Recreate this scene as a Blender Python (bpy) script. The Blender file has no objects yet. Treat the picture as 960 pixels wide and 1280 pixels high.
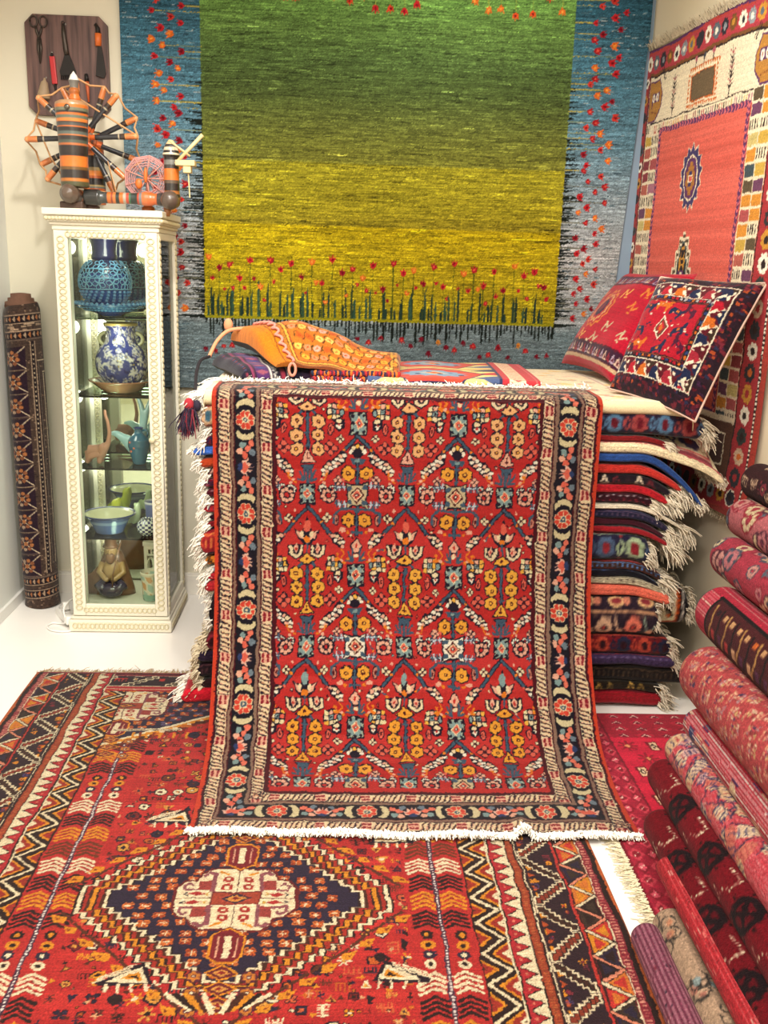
import bpy, bmesh, math, random
import numpy as np
from math import sin, cos, pi, radians, sqrt, atan2
from mathutils import Vector, Matrix
random.seed(7)
RNG = np.random.default_rng(11)
SC = bpy.context.scene
COL = SC.collection

# ------------------------------------------------------------------ colours
def hx(h):
    h = h.lstrip('#')
    return np.array([int(h[i:i + 2], 16) / 255.0 for i in (0, 2, 4)], dtype=np.float32)
def lin(c):
    c = np.asarray(c, dtype=np.float32)
    return np.where(c <= 0.04045, c / 12.92, ((c + 0.055) / 1.055) ** 2.4)
def L4(h):
    c = lin(hx(h)); return (float(c[0]), float(c[1]), float(c[2]), 1.0)

# ------------------------------------------------------------------ materials
def new_mat(name):
    m = bpy.data.materials.new(name); m.use_nodes = True
    nt = m.node_tree; nt.nodes.clear()
    o = nt.nodes.new('ShaderNodeOutputMaterial'); p = nt.nodes.new('ShaderNodeBsdfPrincipled')
    nt.links.new(p.outputs[0], o.inputs[0])
    return m, nt, p, o
def plain(name, col, rough=0.6, metal=0.0, spec=0.5, noise=0.0, nscale=40.0, bump=0.0, coat=0.0):
    m, nt, p, o = new_mat(name)
    p.inputs['Base Color'].default_value = L4(col)
    p.inputs['Roughness'].default_value = rough
    p.inputs['Metallic'].default_value = metal
    p.inputs['Specular IOR Level'].default_value = spec
    p.inputs['Coat Weight'].default_value = coat
    if noise or bump:
        tc = nt.nodes.new('ShaderNodeTexCoord'); n = nt.nodes.new('ShaderNodeTexNoise')
        n.inputs['Scale'].default_value = nscale; n.inputs['Detail'].default_value = 4
        nt.links.new(tc.outputs['Object'], n.inputs['Vector'])
        if noise:
            r = nt.nodes.new('ShaderNodeMapRange')
            r.inputs[3].default_value = 1 - noise; r.inputs[4].default_value = 1 + noise
            h = nt.nodes.new('ShaderNodeHueSaturation'); h.inputs['Color'].default_value = L4(col)
            nt.links.new(n.outputs[0], r.inputs[0]); nt.links.new(r.outputs[0], h.inputs['Value'])
            nt.links.new(h.outputs[0], p.inputs['Base Color'])
        if bump:
            b = nt.nodes.new('ShaderNodeBump'); b.inputs['Strength'].default_value = bump; b.inputs['Distance'].default_value = 0.004
            nt.links.new(n.outputs[0], b.inputs['Height']); nt.links.new(b.outputs[0], p.inputs['Normal'])
    return m
def woven(name, rough=0.95, sheen=0.15, noise=0.13, scale=320.0, bump=0.35, spec=0.08, coat=0.0, dist=0.003, stretch=(1, 1, 1)):
    """Colour comes from the knotted pattern stored on the mesh; noise and bump give the pile."""
    m, nt, p, o = new_mat(name)
    a = nt.nodes.new('ShaderNodeAttribute'); a.attribute_name = 'Col'
    tc = nt.nodes.new('ShaderNodeTexCoord'); n = nt.nodes.new('ShaderNodeTexNoise')
    mp = nt.nodes.new('ShaderNodeMapping'); mp.inputs['Scale'].default_value = stretch
    n.inputs['Scale'].default_value = scale; n.inputs['Detail'].default_value = 3
    nt.links.new(tc.outputs['Object'], mp.inputs['Vector']); nt.links.new(mp.outputs[0], n.inputs['Vector'])
    r = nt.nodes.new('ShaderNodeMapRange'); r.inputs[1].default_value = 0.3; r.inputs[2].default_value = 0.7
    r.inputs[3].default_value = 1 - noise; r.inputs[4].default_value = 1 + noise
    h = nt.nodes.new('ShaderNodeHueSaturation')
    nt.links.new(n.outputs[0], r.inputs[0]); nt.links.new(r.outputs[0], h.inputs['Value'])
    nt.links.new(a.outputs['Color'], h.inputs['Color']); nt.links.new(h.outputs[0], p.inputs['Base Color'])
    p.inputs['Roughness'].default_value = rough; p.inputs['Specular IOR Level'].default_value = spec
    p.inputs['Sheen Weight'].default_value = sheen; p.inputs['Sheen Roughness'].default_value = 0.5
    p.inputs['Coat Weight'].default_value = coat; p.inputs['Coat Roughness'].default_value = 0.08
    if bump:
        b = nt.nodes.new('ShaderNodeBump'); b.inputs['Strength'].default_value = bump; b.inputs['Distance'].default_value = dist
        nt.links.new(n.outputs[0], b.inputs['Height']); nt.links.new(b.outputs[0], p.inputs['Normal'])
    return m
def pane_glass(name, tint='eef5ee', gloss=0.10):
    m = bpy.data.materials.new(name); m.use_nodes = True
    nt = m.node_tree; nt.nodes.clear()
    o = nt.nodes.new('ShaderNodeOutputMaterial'); mix = nt.nodes.new('ShaderNodeMixShader')
    t = nt.nodes.new('ShaderNodeBsdfTransparent'); g = nt.nodes.new('ShaderNodeBsdfGlossy')
    f = nt.nodes.new('ShaderNodeFresnel'); f.inputs['IOR'].default_value = 1.35
    t.inputs[0].default_value = L4(tint); g.inputs['Roughness'].default_value = 0.03
    nt.links.new(f.outputs[0], mix.inputs[0]); nt.links.new(t.outputs[0], mix.inputs[1])
    nt.links.new(g.outputs[0], mix.inputs[2]); nt.links.new(mix.outputs[0], o.inputs[0])
    return m

# ------------------------------------------------------------------ pattern canvas (knots painted in rug space, metres)
class Cv:
    def __init__(s, w, h, ppm, bg, ppmy=None):
        s.w, s.h = w, h; s.px = ppm; s.py = ppmy or ppm
        s.W = max(2, int(round(w * s.px))); s.H = max(2, int(round(h * s.py)))
        s.a = np.empty((s.H, s.W, 3), np.float32); s.a[:] = hx(bg) if isinstance(bg, str) else bg
        s.M = (1, 0, 0, 1, 0, 0); s.clip = None
    def at(s, x, y, sc=1.0, rot=0.0, fx=1, fy=1):
        c = Cv.__new__(Cv); c.__dict__.update(s.__dict__)
        ca, sa = cos(rot), sin(rot)
        m = (ca * sc * fx, -sa * sc * fy, sa * sc * fx, ca * sc * fy, x, y)
        A = s.M
        c.M = (A[0] * m[0] + A[1] * m[2], A[0] * m[1] + A[1] * m[3], A[2] * m[0] + A[3] * m[2], A[2] * m[1] + A[3] * m[3],
               A[0] * x + A[1] * y + A[4], A[2] * x + A[3] * y + A[5])
        return c
    def clipped(s, x0, y0, x1, y1):
        c = Cv.__new__(Cv); c.__dict__.update(s.__dict__); c.clip = (x0, y0, x1, y1); return c
    def poly(s, pts, col):
        a, b, c_, d, tx, ty = s.M
        P = np.asarray(pts, np.float64)
        X = (a * P[:, 0] + b * P[:, 1] + tx) * s.px; Y = (c_ * P[:, 0] + d * P[:, 1] + ty) * s.py
        lx0, ly0, lx1, ly1 = 0, 0, s.W, s.H
        if s.clip:
            lx0 = max(0, int(round(s.clip[0] * s.px))); ly0 = max(0, int(round(s.clip[1] * s.py)))
            lx1 = min(s.W, int(round(s.clip[2] * s.px))); ly1 = min(s.H, int(round(s.clip[3] * s.py)))
        x0 = max(lx0, int(math.floor(X.min()))); x1 = min(lx1, int(math.ceil(X.max())) + 1)
        y0 = max(ly0, int(math.floor(Y.min()))); y1 = min(ly1, int(math.ceil(Y.max())) + 1)
        if x1 <= x0 or y1 <= y0: return s
        gx = np.arange(x0, x1) + 0.5; gy = (np.arange(y0, y1) + 0.5)[:, None]
        ins = np.zeros((y1 - y0, x1 - x0), bool)
        n = len(X)
        for i in range(n):
            xa, ya, xb, yb = X[i], Y[i], X[(i + 1) % n], Y[(i + 1) % n]
            if ya == yb: continue
            cond = (ya > gy) != (yb > gy)
            xi = (xb - xa) * (gy - ya) / (yb - ya) + xa
            ins ^= cond & (gx < xi)
        s.a[y0:y1, x0:x1][ins] = hx(col) if isinstance(col, str) else col
        return s
    def rect(s, x0, y0, x1, y1, col): return s.poly([(x0, y0), (x1, y0), (x1, y1), (x0, y1)], col)
    def box(s, cx, cy, w, h, col): return s.rect(cx - w / 2, cy - h / 2, cx + w / 2, cy + h / 2, col)
    def ell(s, cx, cy, rx, ry, col, n=14):
        return s.poly([(cx + rx * cos(2 * pi * (k + .5) / n), cy + ry * sin(2 * pi * (k + .5) / n)) for k in range(n)], col)
    def dia(s, cx, cy, rx, ry, col): return s.poly([(cx - rx, cy), (cx, cy - ry), (cx + rx, cy), (cx, cy + ry)], col)
    def line(s, pts, w, col):
        for (xa, ya), (xb, yb) in zip(pts[:-1], pts[1:]):
            dx, dy = xb - xa, yb - ya; l = math.hypot(dx, dy) or 1e-9
            nx, ny = -dy / l * w / 2, dx / l * w / 2; ex, ey = dx / l * w * .3, dy / l * w * .3
            s.poly([(xa + nx - ex, ya + ny - ey), (xb + nx + ex, yb + ny + ey), (xb - nx + ex, yb - ny + ey), (xa - nx - ex, ya - ny - ey)], col)
        return s
    def stamp(s, art, pal, cell, cx=0, cy=0, celly=None):
        """knot-by-knot motif given as rows of letters"""
        celly = celly or cell
        rows = art if isinstance(art, (list, tuple)) else art.strip('\n').split('\n')
        h = len(rows); w = max(len(r) for r in rows)
        for j, r in enumerate(rows):
            i = 0
            while i < len(r):
                ch = r[i]; k = i
                while k < len(r) and r[k] == ch: k += 1
                if ch in pal:
                    s.rect(cx + (i - w / 2) * cell, cy + (j - h / 2) * celly, cx + (k - w / 2) * cell, cy + (j + 1 - h / 2) * celly, pal[ch])
                i = k
        return s
    def rosette(s, x, y, r, petal, core, out=None, n=8, inner=None):
        if out: s.ell(x, y, r * 1.22, r * 1.22, out, 16)
        for k in range(n):
            a = 2 * pi * (k + .5) / n
            s.ell(x + r * .66 * cos(a), y + r * .66 * sin(a), r * .36, r * .36, petal, 8)
        s.ell(x, y, r * .42, r * .42, inner or out or core, 10)
        s.ell(x, y, r * .26, r * .26, core, 8)
        return s
    def warp(s, amp, cell, seed=0):
        """hand-knotted irregularity: shift every knot by a small smooth random offset (metres)"""
        g = np.random.default_rng(seed + 900)
        def field():
            h, w = int(s.h / cell) + 3, int(s.w / cell) + 3; n = g.normal(0, 1, (h, w))
            y = np.arange(s.H) / s.py / cell; x = np.arange(s.W) / s.px / cell
            yi, xi = y.astype(int), x.astype(int); fy, fx = (y - yi)[:, None], (x - xi)[None, :]
            return n[yi][:, xi] * (1 - fy) * (1 - fx) + n[yi + 1][:, xi] * fy * (1 - fx) + n[yi][:, xi + 1] * (1 - fy) * fx + n[yi + 1][:, xi + 1] * fy * fx
        dy = np.rint(np.arange(s.H)[:, None] + field() * amp * s.py).clip(0, s.H - 1).astype(int)
        dx = np.rint(np.arange(s.W)[None, :] + field() * amp * s.px).clip(0, s.W - 1).astype(int)
        s.a = s.a[dy, dx]; return s
    def gain(s, k, sat=1.0, off=0.0):
        m = s.a.mean(-1, keepdims=True)
        s.a = np.clip((m + (s.a - m) * sat) * k + off, 0, 1).astype(np.float32); return s
    def speckle(s, amt=0.05, row=0.03, seed=0):
        g = np.random.default_rng(seed)
        s.a *= 1 + g.normal(0, amt, (s.H, s.W, 1)).astype(np.float32)
        s.a *= 1 + g.normal(0, row, (s.H, 1, 1)).astype(np.float32)
        np.clip(s.a, 0.004, 1, out=s.a); return s
    def sample(s, nx, ny):
        """colours on an ny x nx vertex grid, box-averaged, linear"""
        A = s.a
        fx, fy = s.W / nx, s.H / ny
        cs = np.zeros((s.H + 1, s.W + 1, 3), np.float64); cs[1:, 1:] = np.cumsum(np.cumsum(A, 0), 1)
        def edges(n, N):
            c = np.linspace(0, N - 1, n) + .5; hw = max(.5, N / n / 2)
            lo = np.clip(np.floor(c - hw + .5), 0, N - 1).astype(int); hi = np.maximum(np.clip(np.floor(c + hw + .5), 1, N).astype(int), lo + 1)
            return lo, hi
        xl, xh = edges(nx, s.W); yl, yh = edges(ny, s.H)
        S = cs[yh][:, xh] - cs[yl][:, xh] - cs[yh][:, xl] + cs[yl][:, xl]
        ar = ((yh - yl)[:, None] * (xh - xl)[None, :])[..., None]
        return lin(S / ar)

# ------------------------------------------------------------------ objects
def tag(o, label=None, cat=None, group=None, kind=None):
    if label: o['label'] = label
    if cat: o['category'] = cat
    if group: o['group'] = group
    if kind: o['kind'] = kind
    return o
def empty(name, loc=(0, 0, 0), label=None, cat=None, group=None, rz=0.0):
    o = bpy.data.objects.new(name, None); COL.objects.link(o); o.location = loc; o.rotation_euler = (0, 0, rz)
    o.empty_display_size = 0.05
    return tag(o, label, cat, group)
def link(name, me, mat=None, parent=None, loc=None):
    o = bpy.data.objects.new(name, me); COL.objects.link(o)
    if mat is not None:
        for m in (mat if isinstance(mat, (list, tuple)) else [mat]): me.materials.append(m)
    if parent is not None:
        o.parent = parent
        pl = parent.location if parent.parent is None else Vector((0, 0, 0))
    if loc is not None: o.location = loc
    return o
def grid_mesh(name, V, col=None, close_u=False, close_v=False, smooth=True, flip=False):
    """V: (ny,nx,3) array -> quad mesh with optional colour (ny,nx,3 linear)"""
    V = np.asarray(V, np.float32); ny, nx = V.shape[:2]
    idx = np.arange(ny * nx).reshape(ny, nx)
    if close_u: idx = np.concatenate([idx, idx[:, :1]], 1)
    if close_v: idx = np.concatenate([idx, idx[:1]], 0)
    q = np.stack([idx[:-1, :-1], idx[1:, :-1], idx[1:, 1:], idx[:-1, 1:]], -1).reshape(-1, 4)
    if flip: q = q[:, ::-1]
    return raw_mesh(name, V.reshape(-1, 3), q, None if col is None else np.asarray(col, np.float32).reshape(-1, 3), smooth)
def raw_mesh(name, verts, quads, col=None, smooth=True):
    me = bpy.data.meshes.new(name)
    n, f = len(verts), len(quads)
    me.vertices.add(n); me.vertices.foreach_set('co', np.ascontiguousarray(verts, np.float32).ravel())
    me.loops.add(f * 4); me.loops.foreach_set('vertex_index', np.ascontiguousarray(quads, np.int32).ravel())
    me.polygons.add(f); me.polygons.foreach_set('loop_start', np.arange(0, f * 4, 4, dtype=np.int32))
    try: me.polygons.foreach_set('loop_total', np.full(f, 4, np.int32))
    except Exception: pass
    me.update(calc_edges=True); me.validate()
    if smooth: me.polygons.foreach_set('use_smooth', np.ones(len(me.polygons), bool))
    if col is not None: set_col(me, col)
    return me
def set_col(me, col):
    a = me.color_attributes.new('Col', 'FLOAT_COLOR', 'POINT')
    c = np.ones((len(me.vertices), 4), np.float32); c[:, :3] = col
    a.data.foreach_set('color', c.ravel())
def bm_obj(name, bm, mat, parent=None, smooth=False, bevel=0.0, seg=2, loc=None):
    bmesh.ops.recalc_face_normals(bm, faces=bm.faces)
    me = bpy.data.meshes.new(name); bm.to_mesh(me); bm.free()
    if smooth:
        me.polygons.foreach_set('use_smooth', np.ones(len(me.polygons), bool))
    o = link(name, me, mat, parent, loc)
    if bevel:
        md = o.modifiers.new('bevel', 'BEVEL'); md.width = bevel; md.segments = seg; md.limit_method = 'ANGLE'; md.harden_normals = False
    return o
def b_box(bm, x0, y0, z0, x1, y1, z1, M=None):
    r = bmesh.ops.create_cube(bm, size=1.0)
    for v in r['verts']:
        v.co = Vector((x0 + (v.co.x + .5) * (x1 - x0), y0 + (v.co.y + .5) * (y1 - y0), z0 + (v.co.z + .5) * (z1 - z0)))
        if M: v.co = M @ v.co
    return r['verts']
def b_tube(bm, pts, rad, n=8, cap=True):
    """tapered tube through points"""
    pts = [Vector(p) for p in pts]; m = len(pts)
    rads = rad if isinstance(rad, (list, tuple)) else [rad] * m
    rings = []; prev = None
    for i, p in enumerate(pts):
        t = (pts[min(i + 1, m - 1)] - pts[max(i - 1, 0)]).normalized()
        ref = prev if prev is not None else (Vector((0, 0, 1)) if abs(t.z) < .9 else Vector((1, 0, 0)))
        u = (ref - t * ref.dot(t))
        if u.length < 1e-6: u = t.orthogonal()
        u.normalize(); w = t.cross(u); prev = u
        rings.append([bm.verts.new(p + (u * cos(2 * pi * k / n) + w * sin(2 * pi * k / n)) * rads[i]) for k in range(n)])
    for a, b in zip(rings[:-1], rings[1:]):
        for k in range(n): bm.faces.new((a[k], a[(k + 1) % n], b[(k + 1) % n], b[k]))
    if cap:
        bm.faces.new(rings[0][::-1]); bm.faces.new(rings[-1])
def b_lathe(bm, prof, n=24, cx=0, cy=0, M=None, sx=1, sy=1):
    """prof: list of (r,z)"""
    rings = []
    for r, z in prof:
        ring = []
        for k in range(n):
            a = 2 * pi * k / n
            p = Vector((cx + sx * r * cos(a), cy + sy * r * sin(a), z))
            ring.append(bm.verts.new(M @ p if M else p))
        rings.append(ring)
    for a, b in zip(rings[:-1], rings[1:]):
        for k in range(n): bm.faces.new((a[k], a[(k + 1) % n], b[(k + 1) % n], b[k]))
    if prof[0][0] > 1e-5: bm.faces.new(rings[0][::-1])
    if prof[-1][0] > 1e-5: bm.faces.new(rings[-1])
    bmesh.ops.remove_doubles(bm, verts=[v for ring in (rings[0], rings[-1]) for v in ring], dist=1e-6)
def b_ell(bm, c, r, n=12, M=None):
    res = bmesh.ops.create_uvsphere(bm, u_segments=n * 2, v_segments=n, radius=1.0)
    for v in res['verts']:
        p = Vector((v.co.x * r[0], v.co.y * r[1], v.co.z * r[2]))
        if M: p = M @ p
        v.co = p + Vector(c)
def lathe_col(name, prof, colf, n=64, sub=6):
    """lathe with a colour function colf(angle, height 0..1, z) -> hex, as a grid mesh with the colour stored on it"""
    P = np.array(prof, float); d = np.r_[0, np.cumsum(np.hypot(*np.diff(P, axis=0).T))]
    t = np.linspace(0, d[-1], len(prof) * sub)
    r = np.interp(t, d, P[:, 0]); z = np.interp(t, d, P[:, 1])
    a = np.linspace(0, 2 * pi, n, endpoint=False)
    V = np.stack([r[:, None] * np.cos(a), r[:, None] * np.sin(a), np.repeat(z[:, None], n, 1)], -1)
    C = np.empty((len(t), n, 3), np.float32)
    for i in range(len(t)):
        for k in range(n): C[i, k] = lin(hx(colf(a[k], t[i] / d[-1], z[i])))
    return grid_mesh(name, V, C, close_u=True, flip=True)
def crom(pts, n=10):
    P = [np.array(p, float) for p in pts]; P = [2 * P[0] - P[1]] + P + [2 * P[-1] - P[-2]]
    out = []
    for i in range(1, len(P) - 2):
        for k in range(n):
            t = k / n; a, b, c, d = P[i - 1:i + 3]
            out.append(.5 * ((2 * b) + (-a + c) * t + (2 * a - 5 * b + 4 * c - d) * t * t + (-a + 3 * b - 3 * c + d) * t ** 3))
    out.append(P[-2]); return np.array(out)
def skin_obj(name, verts, edges, radii, mat, parent=None, levels=2, root=0):
    me = bpy.data.meshes.new(name); me.from_pydata([tuple(v) for v in verts], edges, [])
    o = link(name, me, mat, parent)
    md = o.modifiers.new('skin', 'SKIN'); md.use_smooth_shade = True
    sv = me.skin_vertices[0].data
    for i, r in enumerate(radii):
        sv[i].radius = (r, r) if not isinstance(r, tuple) else r
    sv[root].use_root = True
    s2 = o.modifiers.new('sub', 'SUBSURF'); s2.levels = levels; s2.render_levels = levels
    return o
def strands(name, roots, mat, parent, length=0.06, rad=0.0022, curl=0.35, per=1, seg=4, seed=1, spread=0.004, grav=(0, 0, -1), floor=None):
    """fringe: roots = list of (point, direction); short yarn ends in one mesh part"""
    g = random.Random(seed); V = []; Q = []
    gv = Vector(grav)
    for p, d in roots:
        for _ in range(per):
            L = length * g.uniform(.65, 1.15); d0 = (Vector(d).normalized() + Vector((g.gauss(0, curl * .4), g.gauss(0, curl * .4), g.gauss(0, curl * .3)))).normalized()
            c = Vector(p) + Vector((g.gauss(0, spread), g.gauss(0, spread), g.gauss(0, spread * .5)))
            b = len(V)
            for k in range(seg + 1):
                r = rad * (1 - .55 * k / seg)
                t = d0; u = t.orthogonal().normalized(); w = t.cross(u)
                for q in range(3):
                    a = 2 * pi * q / 3
                    pt = c + (u * cos(a) + w * sin(a)) * r
                    if floor is not None and pt.z < floor: pt.z = floor + .0005 * q
                    V.append(pt)
                d0 = (d0 + gv * .22 + Vector((g.gauss(0, curl * .35), g.gauss(0, curl * .35), g.gauss(0, curl * .25)))).normalized()
                c = c + d0 * (L / seg)
            for k in range(seg):
                for q in range(3):
                    a0 = b + k * 3 + q; a1 = b + k * 3 + (q + 1) % 3
                    Q.append((a0, a1, a1 + 3, a0 + 3))
    me = raw_mesh(name, np.array([tuple(v) for v in V], np.float32), np.array(Q, np.int32), None, True)
    return link(name, me, mat, parent)
# ------------------------------------------------------------------ pattern: red rug draped over the pile
def pat_main():
    W, T, HL = 1.31, 0.21, 1.79
    cv = Cv(W, HL, 760, 'bd2724')
    RED, NV, CR, PK, OR, YL, TL, SL, CO, MR, WH = 'bd2724', '1c1424', 'ecd3a6', 'eaa98c', 'e6781c', 'f2b040', '7f9a98', '3c5468', 'e05f4a', '4a0d16', 'f3e6cc'
    g = random.Random(3)
    def out_flower(c, x, y, r, col, core, n=6):
        c.ell(x, y, r * 1.15, r * 1.15, NV, 12)
        for k in range(n):
            a = 2 * pi * k / n + .5
            c.ell(x + r * .62 * cos(a), y + r * .62 * sin(a), r * .42, r * .42, col, 7)
        c.ell(x, y, r * .5, r * .5, col); c.ell(x, y, r * .34, r * .34, MR, 8); c.ell(x, y, r * .16, r * .16, core, 6)
    def small8(c, x, y, r, col):
        c.ell(x, y, r * 1.1, r * 1.1, NV, 12)
        for k in range(8):
            a = 2 * pi * k / 8; c.ell(x + r * .68 * cos(a), y + r * .68 * sin(a), r * .27, r * .27, col, 6)
        c.ell(x, y, r * .3, r * .3, RED, 6)
    def cross(c, x, y, r, col):
        c.dia(x, y, r * 1.2, r * 1.2, NV)
        for dx, dy in ((1, 0), (-1, 0), (0, 1), (0, -1)): c.ell(x + dx * r * .6, y + dy * r * .6, r * .38, r * .38, col, 7)
        c.ell(x, y, r * .22, r * .22, MR, 6)
    def leafc(c, x, y, fx, col1, col2):
        q = c.at(x, y, 1, 0, fx)
        q.poly([(-34, -34), (0, -40), (34, 0), (36, 36), (8, 30), (-22, 6)], NV)
        for i, (a, b) in enumerate(((-20, -24), (-2, -20), (-8, -2), (12, -8), (10, 12), (26, 8), (24, 26))):
            q.ell(a, b, 11, 8, (col1, col2, WH)[i % 3], 6)
    def tulip(c, x, y):
        c.poly([(x - 36, y - 26), (x + 36, y - 26), (x + 34, y + 20), (x, y + 42), (x - 34, y + 20)], NV)
        c.poly([(x - 31, y - 22), (x - 20, y - 22), (x - 18, y + 8), (x, y + 22), (x + 18, y + 8), (x + 20, y - 22), (x + 31, y - 22), (x + 28, y + 17), (x, y + 36), (x - 28, y + 17)], CR)
        c.poly([(x - 14, y - 4), (x, y - 32), (x + 14, y - 4), (x, y + 16)], PK); c.ell(x, y - 4, 5, 8, RED, 6)
        c.line([(x - 9, y), (x - 9, y + 20)], 3, NV); c.line([(x + 9, y), (x + 9, y + 20)], 3, NV)
    def lozenge(c, x, y, col):
        c.ell(x, y, 15, 28, NV, 8); c.ell(x, y, 10, 22, col, 8); c.ell(x, y, 4, 11, MR, 6)
    def bud(c, x, y):
        c.poly([(x - 24, y - 18), (x, y - 34), (x + 24, y - 18), (x + 20, y + 18), (x, y + 32), (x - 20, y + 18)], NV)
        c.ell(x, y - 14, 14, 10, CR, 8); c.poly([(x - 14, y + 2), (x + 14, y + 2), (x, y + 24)], WH); c.ell(x, y + 4, 4, 8, RED, 5)
    def cluster(c, x, y, pale):
        c.ell(x, y, 36, 40, NV, 10)
        for i in range(9):
            a, b = (i % 3 - 1) * 20, (i // 3 - 1) * 22
            c.box(x + a, y + b, 16, 17, ('e8d8a0', PK, YL, CR, TL, pale, YL, CR, 'e8d8a0')[i])
        c.box(x, y, 8, 8, NV)
    def rosqu(c, x, y, sx, sy):
        pts = []
        for k in range(16):
            a = 2 * pi * (k + .5) / 16; q = 1.0 if k % 2 else .86
            pts.append((x + sx * q * max(-.8, min(.8, 1.15 * cos(a))) , y + sy * q * max(-.8, min(.8, 1.15 * sin(a)))))
        c.box(x, y, sx * 1.75, sy * 1.75, NV); c.poly(pts, 'a4b09a'); c.box(x, y, sx * 1.25, sy * 1.3, TL)
        for a, b in ((-.55, -.55), (0, -.66), (.55, -.55), (-.6, 0), (.6, 0), (-.55, .55), (0, .66), (.55, .55)):
            c.ell(x + sx * a, y + sy * b, sx * .17, sy * .15, NV, 6)
        c.dia(x, y, sx * .5, sy * .5, CR); c.dia(x, y, sx * .38, sy * .4, CO); c.dia(x, y, sx * .16, sy * .16, NV); c.box(x, y, 6, 6, WH)
    def branch(c, y0, y1, x1):
        for f in (-1, 1):
            c.line([(0, y0), (f * x1 * .35, y0 + (y1 - y0) * .3), (f * x1, y1)], 20, NV)
            c.line([(0, y0), (f * x1 * .35, y0 + (y1 - y0) * .3), (f * x1, y1)], 12, SL)
            c.box(f * x1 * .55, y0 + (y1 - y0) * .5, 12, 12, OR); c.box(f * x1 * .9, y1 - 10, 14, 10, CO)
    def sprays(c, y):
        for f in (-1, 1):
            for (a, b) in ((42, -8), (36, -40), (18, -55)): c.line([(f * 14, y), (f * a, y + b)], 9, SL)
            c.line([(f * 50, y + 6), (f * 78, y - 10), (f * 88, y - 34)], 6, OR)
            for a, b in ((62, -6), (84, -30), (74, 8)): c.ell(f * a, y + b, 8, 7, (OR, PK, CO)[(a // 2) % 3], 6)
    def stem(c, y0, y1):
        c.line([(0, y0), (0, y1)], 16, NV); c.line([(0, y0), (0, y1)], 9, SL)
        k = y0 + 18
        while k < y1: c.poly([(-15, k), (15, k), (0, k + 20)], SL); k += 58
    def colA(c, row):
        yf = (PK, 'f0a838', 'ee9c2c', 'f0b84c')[row % 4] if row else 'f0b070'
        branch(c, 56, 186, 112); sprays(c, -58)
        rosqu(c, 0, 0, 42, 54)
        # flame palmette
        c.poly([(-58, 150), (-20, 168), (0, 92), (20, 168), (58, 150), (40, 196), (14, 222), (-14, 222), (-40, 196)], NV)
        c.poly([(-50, 156), (-22, 172), (-6, 205), (-34, 192)], PK); c.poly([(50, 156), (22, 172), (6, 205), (34, 192)], PK)
        c.ell(0, 138, 15, 28, TL if row % 2 == 0 else CO, 9); c.ell(-20, 176, 9, 16, CR, 6); c.ell(20, 176, 9, 16, CR, 6)
        c.ell(0, 200, 14, 16, OR, 8)
        tulip(c, -50, 246); tulip(c, 50, 246)
        c.line([(0, 215), (0, 262)], 8, SL)
        c.poly([(-44, 292), (0, 252), (44, 292), (16, 312), (-16, 312)], NV); c.poly([(-36, 290), (0, 260), (36, 290), (12, 304), (-12, 304)], yf); c.ell(0, 284, 8, 8, MR, 6)
        for f in (-1, 1): c.line([(f * 26, 306), (f * 48, 330)], 12, SL)
        stem(c, 318, 470)
        for y in (348, 408, 468):
            for x in (-48, 48): out_flower(c, x, y, 28, yf, YL)
        c.poly([(0, 458), (38, 526), (-38, 526)], NV); c.poly([(0, 468), (31, 521), (-31, 521)], yf if row else PK); c.line([(0, 486), (0, 510)], 5, MR); c.line([(-8, 506), (8, 506)], 4, MR)
        c.poly([(-36, 532), (36, 532), (20, 556), (0, 580), (-20, 556)], NV); c.poly([(-28, 536), (28, 536), (14, 556), (0, 570), (-14, 556)], SL)
        c.line([(0, 560), (0, 640)], 14, SL)
        for f in (-1, 1):
            small8(c, f * 92, 4, 34, PK); cluster(c, f * 116, 306, (CO, YL)[row % 2]); lozenge(c, f * 104, 382, CO)
            cross(c, f * 104, 462, 30, CO); leafc(c, f * 96, 552, -f, CR, PK)
            small8(c, f * 70, 640, 20, WH); small8(c, f * 112, 634, 17, WH)
            leafc(c, f * 134, 204, f, PK, CR); lozenge(c, f * 128, 112, 'c87a64'); c.line([(f * 150, 240), (f * 168, 262), (f * 150, 282)], 6, OR); cross(c, f * 84, 104, 20, CR); c.dia(f * 56, 72, 7, 9, PK)
    def colB(c, row):
        yf = 'f0b458' if row < 1 else 'f0a030'
        branch(c, 54, 176, 108); sprays(c, -62)
        rosqu(c, 0, 0, 44, 58)
        c.poly([(-40, 118), (-30, 94), (0, 82), (30, 94), (40, 118), (12, 148), (-12, 148)], NV)
        for k in range(5):
            a = pi * (k + .5) / 5; c.ell(30 * cos(a), 132 - 34 * sin(a), 9, 11, (WH, CR, YL, CR, WH)[k], 6)
        c.poly([(-36, 150), (36, 150), (22, 172), (-22, 172)], SL); c.ell(0, 160, 10, 8, TL, 6)
        stem(c, 168, 262)
        for f in (-1, 1): out_flower(c, f * 40, 214, 30, yf, YL)
        # bitten medallion
        for f in (-1, 1):
            for y in (272, 352):
                c.line([(f * 34, y), (f * 100, y)], 12, NV); c.line([(f * 40, y), (f * 100, y)], 6, 'c8d4dc')
                for k in range(4): c.line([(f * (62 + k * 12), y - 16), (f * (56 + k * 12), y + 14)], 6, SL if k % 2 else 'b8c6d2')
        c.poly([(-54, 250), (-24, 262), (24, 262), (54, 250), (48, 290), (52, 312), (48, 336), (54, 376), (24, 362), (-24, 362), (-54, 376), (-48, 336), (-52, 312), (-48, 290)], NV)
        c.poly([(-48, 258), (-22, 270), (22, 270), (48, 258), (42, 290), (45, 312), (42, 334), (48, 368), (22, 354), (-22, 354), (-48, 368), (-42, 334), (-45, 312), (-42, 290)], WH if row % 2 == 0 else 'c8b48a')
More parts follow.
